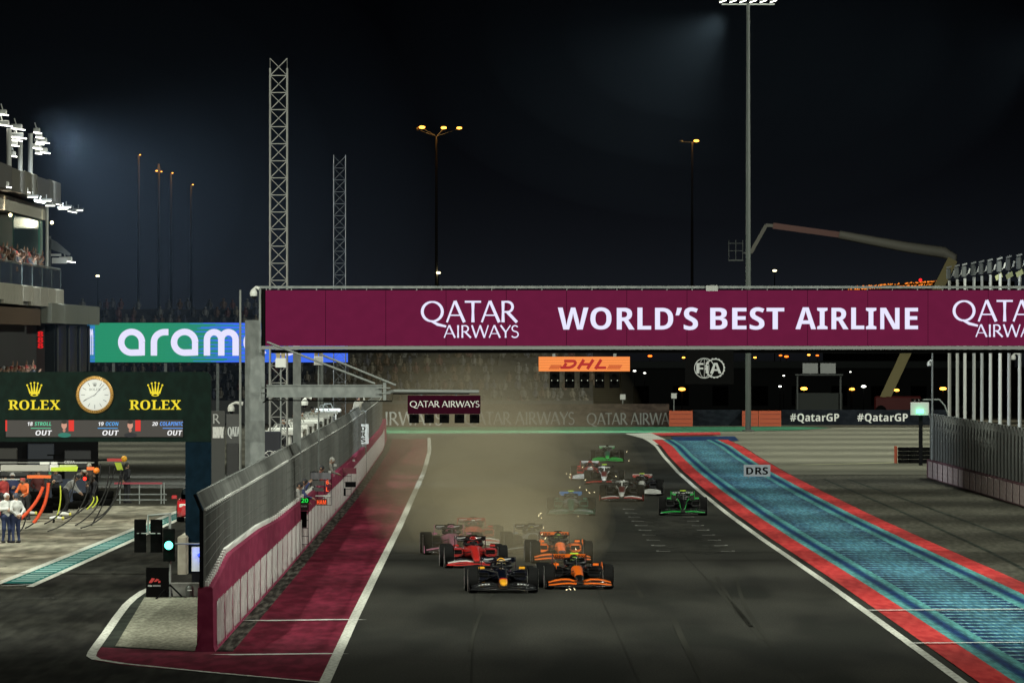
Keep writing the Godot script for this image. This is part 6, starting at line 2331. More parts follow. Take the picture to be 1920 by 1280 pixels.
# ---------- on and over the pit wall ----------
func pit_wall_things():
	# boards held out over the wall
	var frame = func(t, x0, y0, x1, y1, d, cols, rows):
		var o = t.position
		for i in cols + 1:
			var b := MB.new()
			var x = lerpf(x0, x1, float(i) / cols)
			b.bar(at(x, y0, d) - o, at(x, y1, d) - o, .018, .018)
			part("upright", b, M.black, t)
		for i in rows + 1:
			var b := MB.new()
			var y = lerpf(y0, y1, float(i) / rows)
			b.bar(at(x0, y, d) - o, at(x1, y, d) - o, .018, .018)
			part("crossbar", b, M.black, t)
	var slab = func(t, x0, y0, x1, y1, d, dz, material, called):
		var a = at(x0, y1, d) - t.position
		var c = at(x1, y0, d) - t.position
		var b := MB.new()
		b.box(Vector3((a.x + c.x) / 2, (a.y + c.y) / 2, dz), Vector3(c.x - a.x, c.y - a.y, .03))
		return part(called, b, material, t)
	var d = 571.0
	var t = thing("pit_board", "black pit board with a green number twenty over the pit wall", "pit board", at(535, 1021, d))
	frame.call(t, 535, 945, 578, 1020, d, 3, 5)
	slab.call(t, 537, 943, 577, 957, d, .03, mat(lin(.03, .006, .010), .6), "name_panel")
	for x in [546.0, 557.0, 566.0]:
		slab.call(t, x, 958, x + 9, 989, d, .035, M.black, "number_plate")
	slab.call(t, 563, 933, 580, 943, d, .05, M.black, "lit_panel")
	letter_on(t, words("20", sans_bold, 13 * d / F, 8 * d / F, .01), glow(Color(.12, .85, .30), 1.0), 564.5, 942, d, .067, "lit_number")
	letter_on(t, words("MoneyGram", sans_bold, 26 * d / F, 4.5 * d / F, .01), M.white_text, 549, 951.5, d, .046)
	var arm := MB.new()
	arm.bar(at(552, 944, d) - t.position, at(541, 938, d + 3) - t.position, .03, .03)
	part("handle", arm, M.black, t)
	d = 622.0
	t = thing("pit_board", "pit board with glowing orange characters over the pit wall", "pit board", at(580, 948, d))
	frame.call(t, 582, 884, 621, 947, d, 3, 4)
	slab.call(t, 582, 886, 620, 898, d, .03, mat(lin(.16, .16, .18), .5), "top_panel")
	slab.call(t, 584, 901, 608, 910, d, .03, mat(lin(.09, .09, .09), .6), "number_plate")
	slab.call(t, 584, 914, 606, 921, d, .03, mat(lin(.10, .10, .10), .6), "number_plate")
	slab.call(t, 584, 928, 619, 931, d, .03, M.white_paint, "white_bar")
	slab.call(t, 592, 935, 613, 946, d, .03, mat(lin(.04, .01, .01), .6), "lit_panel")
	var hot = glow(Color(1.0, .35, .16), 1.2)
	letter_on(t, words("HAM", sans_bold, 17 * d / F, 8 * d / F, .01), hot, 594, 945, d, .047, "lit_name")
	for y in [908.0, 921.0]:
		letter_on(t, words("6" if y < 915.0 else "L", sans_bold, 5 * d / F, 8 * d / F, .01), hot, 611, y, d, .047, "lit_number")
	d = 742.0
	t = thing("pit_board", "maroon topped pit board farther along the pit wall", "pit board", at(631, 930, d))
	frame.call(t, 631, 880, 658, 929, d, 2, 4)
	slab.call(t, 637, 877, 668, 888, d, .03, mat(lin(.13, .02, .035), .5), "top_panel")
	slab.call(t, 647, 903, 667, 913, d, .03, M.matt_black, "number_plate")
	slab.call(t, 631, 915, 648, 929, d, .03, M.matt_black, "number_plate")
	for x in [632.0, 639.0]:
		slab.call(t, x, 903, x + 5, 914, d, .03, M.white_paint, "number_plate")
	# small lamps clamped on the wall
	for e in [[618, 885, 660.0], [628, 872, 690.0], [612, 893, 640.0], [566, 914, 590.0], [556, 919, 575.0], [663, 863, 800.0]]:
		var q = at(e[0], e[1], e[2])
		var c = thing("clamp_lamp", "small white clamp lamp on top of the pit wall fence foot", "lamp", q, 0.0, "clamp lamps along the pit wall")
		var b := MB.new()
		b.bevel_box(Vector3(0, 0, 0), Vector3(.12, .1, .1), .02)
		part("head", b, M.white_paint, c)
		b = MB.new()
		b.bar(Vector3(0, -.04, 0), Vector3(-.05, -(q.y - wall_high(e[2])), 0), .03, .03)
		part("stem", b, M.galvanised, c)
	# tall boards for the overtaking zone
	d = 900.0
	var s = d / F
	t = sign_board("zone_board", "white upright board with black letters on the pit wall fence", 669, 795, 691, 832, d, M.white_paint, "sign")
	for e in [["D", 799 + 8.5], ["R", 810 + 8.5], ["S", 820.5 + 8.5]]:
		letter_on(t, words(e[0], sans_bold, 9 * s, 8.5 * s, .01), M.black, 676, e[1], d, .003)
	var pp := MB.new()
	pp.bar(Vector3(.3, 0, -.06), Vector3(.3, -t.position.y + .0, -.06), .08, .08)
	part("post", pp, M.steel, t)
	# stands behind the wall: white posts carrying short roofs
	var root = null
	var i = 0
	for dd in [640.0, 662.0, 684.0, 706.0, 728.0, 750.0, 775.0, 800.0, 825.0, 850.0]:
		var p = Vector3(pw(dd) - 1.5, 0, Z0 - dd)
		i += 1
		if root:
			dup(root, p, "white framed pit wall stand behind the catch fence, %s from the gantry" % ["first", "second", "third", "fourth", "fifth", "sixth", "seventh", "eighth", "ninth", "tenth"][i - 1])
			continue
		root = thing("pit_wall_stand", "white framed pit wall stand behind the catch fence, first from the gantry", "stand", p, 0.0, "pit wall stands")
		for x in [-.55, .35]:
			for z in [-.7, .7]:
				var b := MB.new()
				b.bar(Vector3(x, 0, z), Vector3(x, 3.55, z), .07, .07)
				part("post", b, M.white_paint, root)
		var b2 := MB.new()
		b2.bevel_box(Vector3(-.05, 3.66, 0), Vector3(1.35, .16, 1.9), .05)
		part("roof", b2, M.white_paint, root)
		b2 = MB.new()
		b2.box(Vector3(-.1, .9, 0), Vector3(1.0, .06, 1.6))
		part("platform", b2, M.steel, root)
		b2 = MB.new()
		b2.bevel_box(Vector3(.3, 2.05, 0), Vector3(.35, .5, 1.5), .04)
		part("desk", b2, mat(lin(.04, .04, .045), .5), root)
		for z in [-.35, .35]:
			b2 = MB.new()
			b2.box(Vector3(.16, 2.5, z), Vector3(.05, .36, .55))
			part("monitor", b2, M.glass_dark, root)
		b2 = MB.new()
		b2.tube([Vector3(-.3, 3.74, 0), Vector3(-.2, 3.98, 0), Vector3(.1, 3.98, 0), Vector3(.2, 3.74, 0)], .025, 6)
		part("lamp_hoop", b2, M.galvanised, root)


# ---------- right hand side ----------
func right_side_things():
	# zone board standing by the kerb
	var d = 882.0
	var s = d / F
	var t = sign_board("zone_board", "grey board with black letters standing across the striped kerb", 1395, 871, 1445, 893, d, mat(lin(.30, .31, .31), .6), "sign")
	letter_on(t, words("DRS", sans_bold, 41 * s, 14 * s, .01), M.black, 1399.5, 889.5, d, .003)
	for x in [.25, 1.13]:
		var b := MB.new()
		b.bar(Vector3(x, -t.position.y + .02, -.05), Vector3(x, .05, -.05), .05, .05)
		part("foot", b, M.steel, t)
	# marshal's light panel on a post
	d = 975.0
	s = d / F
	t = thing("marshal_light", "white box light panel with a small green light on a dark post", "light panel", Vector3(at(1727, 0, d).x, 0, Z0 - d))
	var o = t.position
	var b := MB.new()
	b.bar(Vector3.ZERO, at(1727, 780, d) - o, .22, .22)
	part("post", b, M.matt_black, t)
	b = MB.new()
	b.bevel_box(at(1725, 766, d) - o + Vector3(0, 0, .2), Vector3(35 * s, 24 * s, .25), .03)
	var bx = part("box", b, M.white_paint, t)
	b = MB.new()
	b.box(at(1725.3, 771.2, d) - o + Vector3(0, 0, .34), Vector3(13.5 * s, 7 * s, .04))
	part("green_lamp", b, glow(Color(.45, 1.0, .75), 3.0), bx)
	var om := OmniLight3D.new()
	om.name = "panel_light"
	t.add_child(om)
	om.position = at(1725.3, 771.2, d) - o + Vector3(0, 0, .6)
	om.light_color = Color(.3, 1.0, .7)
	om.light_energy = .12
	om.light_size = .1
	om.shadow_enabled = true
	b = MB.new()
	b.tube([at(1712, 752, d) - o, at(1735, 749, d) - o, at(1762, 749, d) - o, at(1772, 760, d) - o, at(1778, 776, d) - o], .05, 6)
	part("bracket", b, M.galvanised, t)
	b = MB.new()
	for x in [1712, 1720, 1728]:
		b.box(at(x, 750, d) - o + Vector3(0, 0, .1), Vector3(.16, .16, .2))
	part("sensor", b, M.black, t)
	# tyre stacks with an orange end
	var bar = thing("tyre_barrier", "stack of black tyres with an orange end cap at the fence end", "tyre barrier", gd(1711, 868))
	var ty := MB.new()
	ty.lathe([Vector2(.18, 0), Vector2(.30, 0), Vector2(.33, .05), Vector2(.33, .17), Vector2(.30, .22), Vector2(.18, .22), Vector2(.18, 0)], Vector3.ZERO, Vector3.UP, 14)
	var tm = ty.done()
	for x in 3:
		for y in 4:
			for z in 2:
				part("tyre", tm, M.tyre, bar, Vector3(-.5 + .62 * x, .235 * y, -.64 * z))
	b = MB.new()
	b.bevel_box(Vector3(-.96, .5, 0), Vector3(.16, 1.0, .9), .03)
	part("end_cap", b, M.orange_block, bar)
	# poles with lamps turned away, in a row behind the fence
	var root = null
	var ordinal = ["first", "second", "third", "fourth", "fifth", "sixth", "seventh", "eighth", "ninth", "tenth"]
	var i = 0
	for px in [1781, 1796, 1810, 1827, 1842, 1858, 1876, 1893, 1913, 1936]:
		var X = 26.0
		var dd = X * F / (px - 960.0)
		var p = Vector3(X, 0, Z0 - dd)
		var high = 10.7 + .08 * i
		i += 1
		if root:
			dup(root, p, "white lamp pole behind the debris fence, %s from the fence's far end" % ordinal[i - 1])
			continue
		root = thing("lamp_pole", "white lamp pole behind the debris fence, first from the fence's far end", "lamp pole", p, 0.0, "row of lamp poles behind the debris fence")
		b = MB.new()
		b.tube([Vector3.ZERO, Vector3(0, high, 0)], [.11, .085], 10)
		part("pole", b, M.white_paint, root)
		b = MB.new()
		b.bevel_box(Vector3(-.05, high + .4, 0), Vector3(.27, .62, .3), .05)
		part("lamp_housing", b, mat(lin(.12, .13, .13), .5), root)
		b = MB.new()
		b.box(Vector3(-.02, high + .80, .05), Vector3(.30, .09, .35), Basis(Vector3.BACK, .3))
		part("visor", b, mat(lin(.25, .26, .26), .5), root)
		b = MB.new()
		b.bevel_box(Vector3(.24, high + .42, .0), Vector3(.09, .3, .14), .02, Basis(Vector3.BACK, -.25))
		b.bar(Vector3(.08, high + .2, 0), Vector3(.24, high + .35, 0), .03, .03)
		part("reflector", b, M.white_paint, root)
		b = MB.new()
		var path = []
		for q in 13:
			var a = TAU * q / 12
			path.append(Vector3(.20 + cos(a) * .15, high - .1 + sin(a) * .16, 0))
		b.tube(path, .02, 5, false)
		part("cable_loop", b, M.black, root)
	for e in [[1873, 519, 912.0], [1893, 517, 888.0], [1912, 513, 872.0]]:
		b = MB.new()
		b.prism([Vector2(-.12, -.2), Vector2(.22, .0), Vector2(.14, .24), Vector2(-.2, .04)], .03, Vector3.ZERO)
		var tagp = part("name_tag", b, mat(lin(.48, .50, .25), .6), self, at(e[0], e[1], e[2]) + Vector3(0, 0, .25))
		tag(tagp, "pale yellow tag hanging from a lamp pole", "tag", "yellow tags on the lamp poles")
	# boom lift
	d = 1600.0
	var base = Vector3(at(1672, 0, d).x, 0, Z0 - d)
	t = thing("boom_lift", "boom lift with a long bent arm and a basket beside the floodlight mast", "boom lift", base)
	var P = func(px, py): return at(px, py, d) - base
	b = MB.new()
	b.bevel_box(Vector3(.6, 1.1, -.6), Vector3(4.4, 1.7, 2.2), .15)
	part("chassis", b, mat(lin(.16, .02, .02), .6), t)
	for x in [-1.0, 2.2]:
		for z in [.6, -1.8]:
			b = MB.new()
			b.lathe([Vector2(0, -.2), Vector2(.5, -.2), Vector2(.55, -.12), Vector2(.55, .12), Vector2(.5, .2), Vector2(0, .2)], Vector3(x, .55, z), Vector3.BACK, 14)
			part("wheel", b, M.tyre, t)
	var yel = mat(lin(.5, .42, .19), .6)
	b = MB.new()
	b.bar(P.call(1655, 756), P.call(1698, 664), .95, .85, Vector3.BACK)
	b.bar(P.call(1698, 664), P.call(1787, 486), .95, .9, Vector3.BACK)
	b.bar(P.call(1650, 748), P.call(1668, 765), 1.1, .9, Vector3.BACK)
	part("lower_boom", b, yel, t)
	var pale = mat(lin(.36, .345, .30), .6)
	b = MB.new()
	b.tube([P.call(1786, 498), P.call(1788, 482), P.call(1770, 473), P.call(1700, 463), P.call(1574, 440)], [.42, .44, .54, .50, .40], 8)
	part("upper_boom", b, pale, t)
	b = MB.new()
	b.bar(P.call(1574, 440), P.call(1450, 423), .55, .5, Vector3.BACK)
	part("telescope", b, mat(lin(.36, .18, .16), .6), t)
	b = MB.new()
	b.bar(P.call(1450, 423), P.call(1436, 422), .3, .3, Vector3.BACK)
	b.bar(P.call(1437, 422), P.call(1408, 474), .34, .34, Vector3.BACK)
	part("jib", b, pale, t)
	b = MB.new()
	for y in [456.0, 470.0, 487.0]:
		for q in [[Vector2(1366, y), Vector2(1394, y)]]:
			b.bar(P.call(q[0].x, y), P.call(q[1].x, y), .06, .06)
	for x in [1367.0, 1380.0, 1393.0]:
		b.bar(P.call(x, 450), P.call(x, 488), .06, .06)
	b.box((P.call(1366, 488) + P.call(1394, 488)) / 2.0, Vector3(1.4, .12, .9))
	b.bar(P.call(1394, 474), P.call(1410, 474), .14, .14)
	part("basket", b, M.steel, t)


# ---------- lamps far away ----------
func far_lamps():
	var head = func(parent, p, m, r):
		var b := MB.new()
		b.lathe([Vector2(0, -r * .5), Vector2(r * .8, -r * .35), Vector2(r, 0), Vector2(r * .6, r * .3), Vector2(0, r * .35)], Vector3.ZERO, Vector3.UP, 10)
		return part("lamp_head", b, m, parent, p)
	var post = func(px, top, d, label, lamps, m, group):
		var q = at(px, top, d)
		var t = thing("street_lamp", label, "street lamp", Vector3(q.x, 0, q.z), 0.0, group)
		var b := MB.new()
		b.tube([Vector3.ZERO, Vector3(0, q.y, 0)], [.22, .12], 8)
		part("pole", b, mat(lin(.22, .21, .19), .6), t)
		for l in lamps:
			var w = at(l[0], l[1], d) - t.position
			var arm := MB.new()
			arm.bar(Vector3(0, q.y, 0), w + Vector3(0, -.1, 0), .07, .07)
			part("arm", arm, M.steel, t)
			head.call(t, w, m if l[2] > 0 else M.lamp_body, absf(l[2]))
		if m != M.lamp_body:
			var om := OmniLight3D.new()
			om.name = "street_light"
			t.add_child(om)
			om.position = Vector3(0, q.y + 1.0, .6)
			om.light_energy = 2.2
			om.light_color = Color(1.0, .72, .38)
			om.light_size = .3
			om.shadow_enabled = true
	post.call(818, 255, 2000.0, "tall street lamp with three warm lamps beyond the gantry", [[791, 238, .40], [832, 239, .36], [861, 239.5, .34], [779, 240, -.3]], M.lamp_sodium, "")
	post.call(1298, 266, 2100.0, "tall street lamp with one lit warm lamp left of the tall mast", [[1306, 263.5, .36], [1277, 264.5, -.35]], M.lamp_sodium, "")
	for e in [[259, 291], [297, 307], [320, 325], [358, 347]]:
		var d = 2300.0
		post.call(e[0], e[1], d, ["slim street lamp pole next to the pit building lights", "slim street lamp pole with a small crossbar", "slim street lamp pole between the crossbar pole and the shortest pole", "shortest slim street lamp pole above the glowing screen"][[259, 297, 320, 358].find(e[0])], [[e[0] + 3, e[1] - 1, .12]] if e[0] != 297 else [[297 - 4, 320, .16], [297 + 5, 321.5, .12]], M.lamp_sodium, "")
	# lone lamps in the dark
	for e in [[182.5, 517, 1800.0, .22, "lamp_warm", "single pale lamp glowing above the big screen"], [821.5, 511, 2000.0, .30, "lamp_warm", "single warm lamp just above the maroon screen"], [1453, 507, 1900.0, .25, "lamp_warm", "single pale lamp right of the tall floodlight mast"]]:
		var p = at(e[0], e[1], e[2])
		var t = thing("pole_lamp", e[5], "lamp", Vector3(p.x, 0, p.z))
		head.call(t, Vector3(0, p.y, 0), M[e[4]], e[3])
		var b := MB.new()
		b.tube([Vector3(0, 0, -.3), Vector3(0, p.y - .1, -.3)], .06, 6)
		part("pole", b, M.matt_black, t)
	# rows of lamps in the distance under the gantry
	var n = 0
	for e in [[1416, 670, 1], [1464, 666, 1], [1475, 668, 2], [1517, 665, 1], [1533, 666, 1], [1573, 665, 1], [1587, 666, 1], [1629, 667, 2], [1641, 665, 1], [1282, 670, 1], [1219, 667, 2], [1724, 696, 1], [1770, 696.5, 1], [1788, 697, 1], [1806, 702, 1], [1820, 698, 1], [1851, 705, 1], [1867, 702, 1], [1881, 702, 1], [1508, 728, 3], [1598, 729, 2], [1682, 731, 2], [1769, 728, 3], [1279, 729, 3], [1288, 669, 1]]:
		var d = 2600.0 if e[1] < 715 else 1690.0
		var p = at(e[0], e[1], d)
		var t = thing("distant_lamp", "orange lamp glowing in the dark distance under the gantry", "lamp", Vector3(p.x, 0, p.z), 0.0, "orange lamps in the distance")
		head.call(t, Vector3(0, p.y, 0), M.lamp_deep if e[1] < 715 and n % 3 else M.lamp_sodium, (.16 + .10 * e[2]) * (1.0 if d > 2000.0 else .8))
		var b := MB.new()
		b.bar(Vector3(0, 0, -.3), Vector3(0, maxf(p.y - .1, .2), -.3), .10, .10)
		part("pole", b, M.matt_black, t)
		n += 1
	for e in [[1463, 724, .16], [1620, 724, .26], [1470, 704, .12], [1190, 695, .16], [1209, 699, .14], [1595, 697, .10]]:
		var p = at(e[0], e[1], 1685.0)
		var t = thing("distant_lamp", "small white lamp glowing beyond the barrier", "lamp", Vector3(p.x, 0, p.z), 0.0, "small white lamps in the distance")
		head.call(t, Vector3(0, p.y, 0), M.lamp_white, e[2])
		var b := MB.new()
		b.bar(Vector3(0, 0, -.3), Vector3(0, p.y - .1, -.3), .07, .07)
		part("pole", b, M.matt_black, t)
	# a far stand hung with rows of small orange lights
	var far = thing("lit_stand", "far stand edged with rows of small orange lights behind the lamp poles", "stand", Vector3(at(1770, 0, 2400).x, 0, Z0 - 2400))
	var fb := MB.new()
	fb.prism([Vector2(at(1545, 0, 2400).x - far.position.x, 0), Vector2(10, 0), Vector2(10, at(0, 527, 2400).y), Vector2(0, at(0, 527, 2400).y), Vector2(at(1545, 0, 2400).x - far.position.x, at(0, 541, 2400).y)], 6.0, Vector3(0, 0, -6))
	part("wall", fb, mat(lin(.02, .02, .02), .8), far)
	var lit := MB.new()
	for i in 90:
		for r in 2:
			var px = 1590.0 + 180.0 * i / 90.0
			var p = at(px, 538.5 - (px - 1590.0) * .068 + 5.0 * r + rng.randf_range(-.8, .8), 2399.6) - far.position
			if rng.randf() < .75: lit.box(p + Vector3(0, 0, .3), Vector3(.055, .10, .05) * rng.randf_range(.6, 1.3) * 1.6)
	var ls = part("string_lights", lit, glow(Color(1.0, .55, .18), 1.6), far)
	ls.set_meta("kind", "stuff")
	var rl := MB.new()
	rl.ball(at(1726.5, 525, 2399) - far.position, .22, 8)
	part("red_lamp", rl, glow(Color(1.0, .12, .12), 3.0), far)


# ---------- people: one smooth surface over a posed skeleton ----------
func human(pose, cols, cell = .024):
	# cols: skin, top, legs, shoes, hair (linear colours). Feet at y = 0, facing +z.
	var J = {
		"pelvis": Vector3(0, .96, 0), "chest": Vector3(0, 1.27, 0), "neck": Vector3(0, 1.47, 0), "head": Vector3(0, 1.63, .015),
		"sl": Vector3(-.185, 1.41, 0), "sr": Vector3(.185, 1.41, 0), "el": Vector3(-.25, 1.14, -.03), "er": Vector3(.25, 1.14, -.03), "wl": Vector3(-.25, .90, .07), "wr": Vector3(.25, .90, .07),
		"hl": Vector3(-.095, .92, 0), "hr": Vector3(.095, .92, 0), "kl": Vector3(-.11, .50, .03), "kr": Vector3(.11, .50, .03), "al": Vector3(-.12, .09, -.02), "ar": Vector3(.12, .09, -.02),
	}
	if pose == "folded":
		J.el = Vector3(-.27, 1.17, .03); J.er = Vector3(.27, 1.17, .03)
		J.wl = Vector3(-.02, 1.20, .21); J.wr = Vector3(.03, 1.15, .22)
	elif pose == "behind":
		J.el = Vector3(-.28, 1.16, -.10); J.er = Vector3(.28, 1.16, -.10)
		J.wl = Vector3(-.08, .98, -.17); J.wr = Vector3(.08, .98, -.17)
	elif pose == "bent":
		for k in ["chest", "neck", "head", "sl", "sr"]:
			var v = J[k]
			var up = v.y - .96
			J[k] = Vector3(v.x, .96 + up * .72, up * .68)
		J.head += Vector3(0, .03, .03)
		J.el = Vector3(-.26, 1.02, .42); J.er = Vector3(.26, 1.02, .42)
		J.wl = Vector3(-.16, .86, .60); J.wr = Vector3(.16, .86, .60)
		J.kl += Vector3(0, -.01, .06); J.kr += Vector3(0, -.01, .06)
	elif pose == "phone":
		J.er = Vector3(.26, 1.20, .16); J.wr = Vector3(.10, 1.46, .30)
		J.el = Vector3(-.27, 1.2, .12); J.wl = Vector3(-.08, 1.44, .30)
	elif pose == "cheer":
		J.er = Vector3(.34, 1.56, .02); J.wr = Vector3(.30, 1.84, .06)
	elif pose == "lean":
		for k in ["chest", "neck", "head", "sl", "sr"]:
			var v = J[k]
			J[k] = Vector3(v.x, v.y - (v.y - .96) * .08, (v.y - .96) * .38)
		J.el = Vector3(-.28, 1.10, .30); J.er = Vector3(.28, 1.10, .30)
		J.wl = Vector3(-.2, 1.02, .52); J.wr = Vector3(.2, 1.02, .52)
	# bones: joint, joint, radius, radius, colour
	var B = []
	var add = func(a, b, r0, r1, c): B.append([a, b, r0, r1, c])
	add.call(J.hl, J.hr, .125, .125, cols.legs)
	add.call(J.pelvis, J.chest, .125, .145, cols.top)
	add.call(J.chest + Vector3(-.07, 0, 0), J.chest + Vector3(.07, 0, 0), .13, .13, cols.top)
	add.call(J.sl * .8 + J.sr * .2, J.sr * .8 + J.sl * .2, .095, .095, cols.top)
	add.call(J.neck + Vector3(0, -.04, 0), J.head, .058, .056, cols.skin)
	var up = (J.head - J.neck).normalized()
	add.call(J.head + up * .03, J.head + up * .05, .100, .095, cols.hair)
	add.call(J.head + Vector3(0, -.035, .03), J.head + Vector3(0, .015, .035), .068, .075, cols.skin)
	add.call(J.head + Vector3(0, -.03, .10), J.head + Vector3(0, .01, .092), .016, .010, cols.skin)
	for s in ["l", "r"]:
		var x = -1.0 if s == "l" else 1.0
		add.call(J["s" + s], J["e" + s], .066, .050, cols.top)
		add.call(J["e" + s], J["w" + s], .048, .034, cols.sleeve if cols.has("sleeve") else cols.top)
		var hd = (J["w" + s] - J["e" + s]).normalized()
		add.call(J["w" + s], J["w" + s] + hd * .085, .034, .038, cols.skin)
		add.call(J["h" + s], J["k" + s], .098, .068, cols.legs)
		add.call(J["k" + s], J["a" + s], .064, .044, cols.legs)
		add.call(J["a" + s] + Vector3(0, -.035, -.03), J["a" + s] + Vector3(.012 * x, -.05, .15), .050, .040, cols.shoes)
		add.call(J.head + Vector3(.097 * x, -.02, 0), J.head + Vector3(.097 * x, .02, 0), .014, .018, cols.skin)
	var st := MB.new()
	skin_over(st, B, cell, .02)
	# five fingers to each hand, unequal and slightly bent
	for s in ["l", "r"]:
		var x = -1.0 if s == "l" else 1.0
		var hd = (J["w" + s] - J["e" + s]).normalized()
		var side = hd.cross(Vector3.UP if absf(hd.y) < .9 else Vector3.BACK).normalized()
		var palm = hd.cross(side)
		var root = J["w" + s] + hd * .10
		st.tint = cols.skin
		for k in 4:
			var L = [.062, .076, .072, .055][k]
			var f = root + side * (.027 - .018 * k)
			st.tube([f, f + hd * L * .55 + palm * .004, f + hd * L * .95 + palm * .022], [.0095, .0085, .006], 5)
		var th = J["w" + s] + hd * .035 + side * .03
		st.tube([th, th + side * .03 + hd * .025, th + side * .038 + hd * .06 + palm * .01], [.012, .0105, .007], 5)
	return st.done()

func skin_over(mb, B, cell, k):
	var lo = Vector3(INF, INF, INF)
	var hi = -lo
	for b in B:
		var r = maxf(b[2], b[3]) + .07
		lo = lo.min(b[0] - Vector3.ONE * r).min(b[1] - Vector3.ONE * r)
		hi = hi.max(b[0] + Vector3.ONE * r).max(b[1] + Vector3.ONE * r)
	var nx = int((hi.x - lo.x) / cell) + 2
	var ny = int((hi.y - lo.y) / cell) + 2
	var nz = int((hi.z - lo.z) / cell) + 2
	var sum := PackedFloat32Array()
	sum.resize(nx * ny * nz)
	var near := PackedFloat32Array()
	near.resize(nx * ny * nz)
	near.fill(9.0)
	var who := PackedInt32Array()
	who.resize(nx * ny * nz)
	var live := {}
	for i in B.size():
		var a: Vector3 = B[i][0]
		var e: Vector3 = B[i][1] - B[i][0]
		var L: float = maxf(e.length_squared(), 1e-8)
		var r = maxf(B[i][2], B[i][3]) + .06
		var p0 = a.min(B[i][1]) - Vector3.ONE * r - lo
		var p1 = a.max(B[i][1]) + Vector3.ONE * r - lo
		for z in range(maxi(0, int(p0.z / cell)), mini(nz, int(p1.z / cell) + 2)):
			for y in range(maxi(0, int(p0.y / cell)), mini(ny, int(p1.y / cell) + 2)):
				for x in range(maxi(0, int(p0.x / cell)), mini(nx, int(p1.x / cell) + 2)):
					var p = lo + Vector3(x, y, z) * cell
					var t = clampf((p - a).dot(e) / L, 0.0, 1.0)
					var d = (p - a - e * t).length() - lerpf(B[i][2], B[i][3], t)
					var id = x + nx * (y + ny * z)
					sum[id] += exp(-d / k)
					if d < near[id]:
						near[id] = d
						who[id] = i
					live[id] = true
	var verts := {}
	var off = [0, 1, nx, nx + 1, nx * ny, nx * ny + 1, nx * ny + nx, nx * ny + nx + 1]
	for id in live:
		var x = id % nx
		var y = (id / nx) % ny
		var z = id / (nx * ny)
		if x >= nx - 1 or y >= ny - 1 or z >= nz - 1: continue
		var inside = 0
		for o in off:
			if sum[id + o] >= 1.0: inside += 1
		if inside == 0 or inside == 8: continue
		var acc = Vector3.ZERO
		var n = 0
		for q in [[0, 1], [2, 3], [4, 5], [6, 7], [0, 2], [1, 3], [4, 6], [5, 7], [0, 4], [1, 5], [2, 6], [3, 7]]:
			var u = -log(maxf(sum[id + off[q[0]]], 1e-9))
			var v = -log(maxf(sum[id + off[q[1]]], 1e-9))
			if (u <= 0.0) != (v <= 0.0):
				var f = clampf(u / (u - v), 0.0, 1.0)
				var c0 = Vector3(q[0] & 1, (q[0] >> 1) & 1, (q[0] >> 2) & 1)
				var c1 = Vector3(q[1] & 1, (q[1] >> 1) & 1, (q[1] >> 2) & 1)
				acc += c0.lerp(c1, f)
				n += 1
		verts[id] = lo + (Vector3(x, y, z) + acc / n) * cell
	mb.group = 1
	for id in live:
		for ax in 3:
			var step = [1, nx, nx * ny][ax]
			if id + step >= sum.size(): continue
			var ina = sum[id] >= 1.0
			var inb = sum[id + step] >= 1.0
			if ina == inb: continue
			var u = [nx, nx * ny, 1][ax]
			var v = [nx * ny, 1, nx][ax]
			var c = [id - u - v, id - v, id, id - u]
			if not (verts.has(c[0]) and verts.has(c[1]) and verts.has(c[2]) and verts.has(c[3])): continue
			var out = Vector3.ZERO
			out[ax] = 1.0 if ina else -1.0
			mb.tint = B[who[id if ina else id + step]][4]
			mb.quad(verts[c[0]], verts[c[1]], verts[c[2]], verts[c[3]], out)

func person(mesh, pos, turn, label, group = ""):
	var o = part("person", mesh, M.vcol, self, pos)
	o.rotation.y = turn
	return tag(o, label, "person", group)

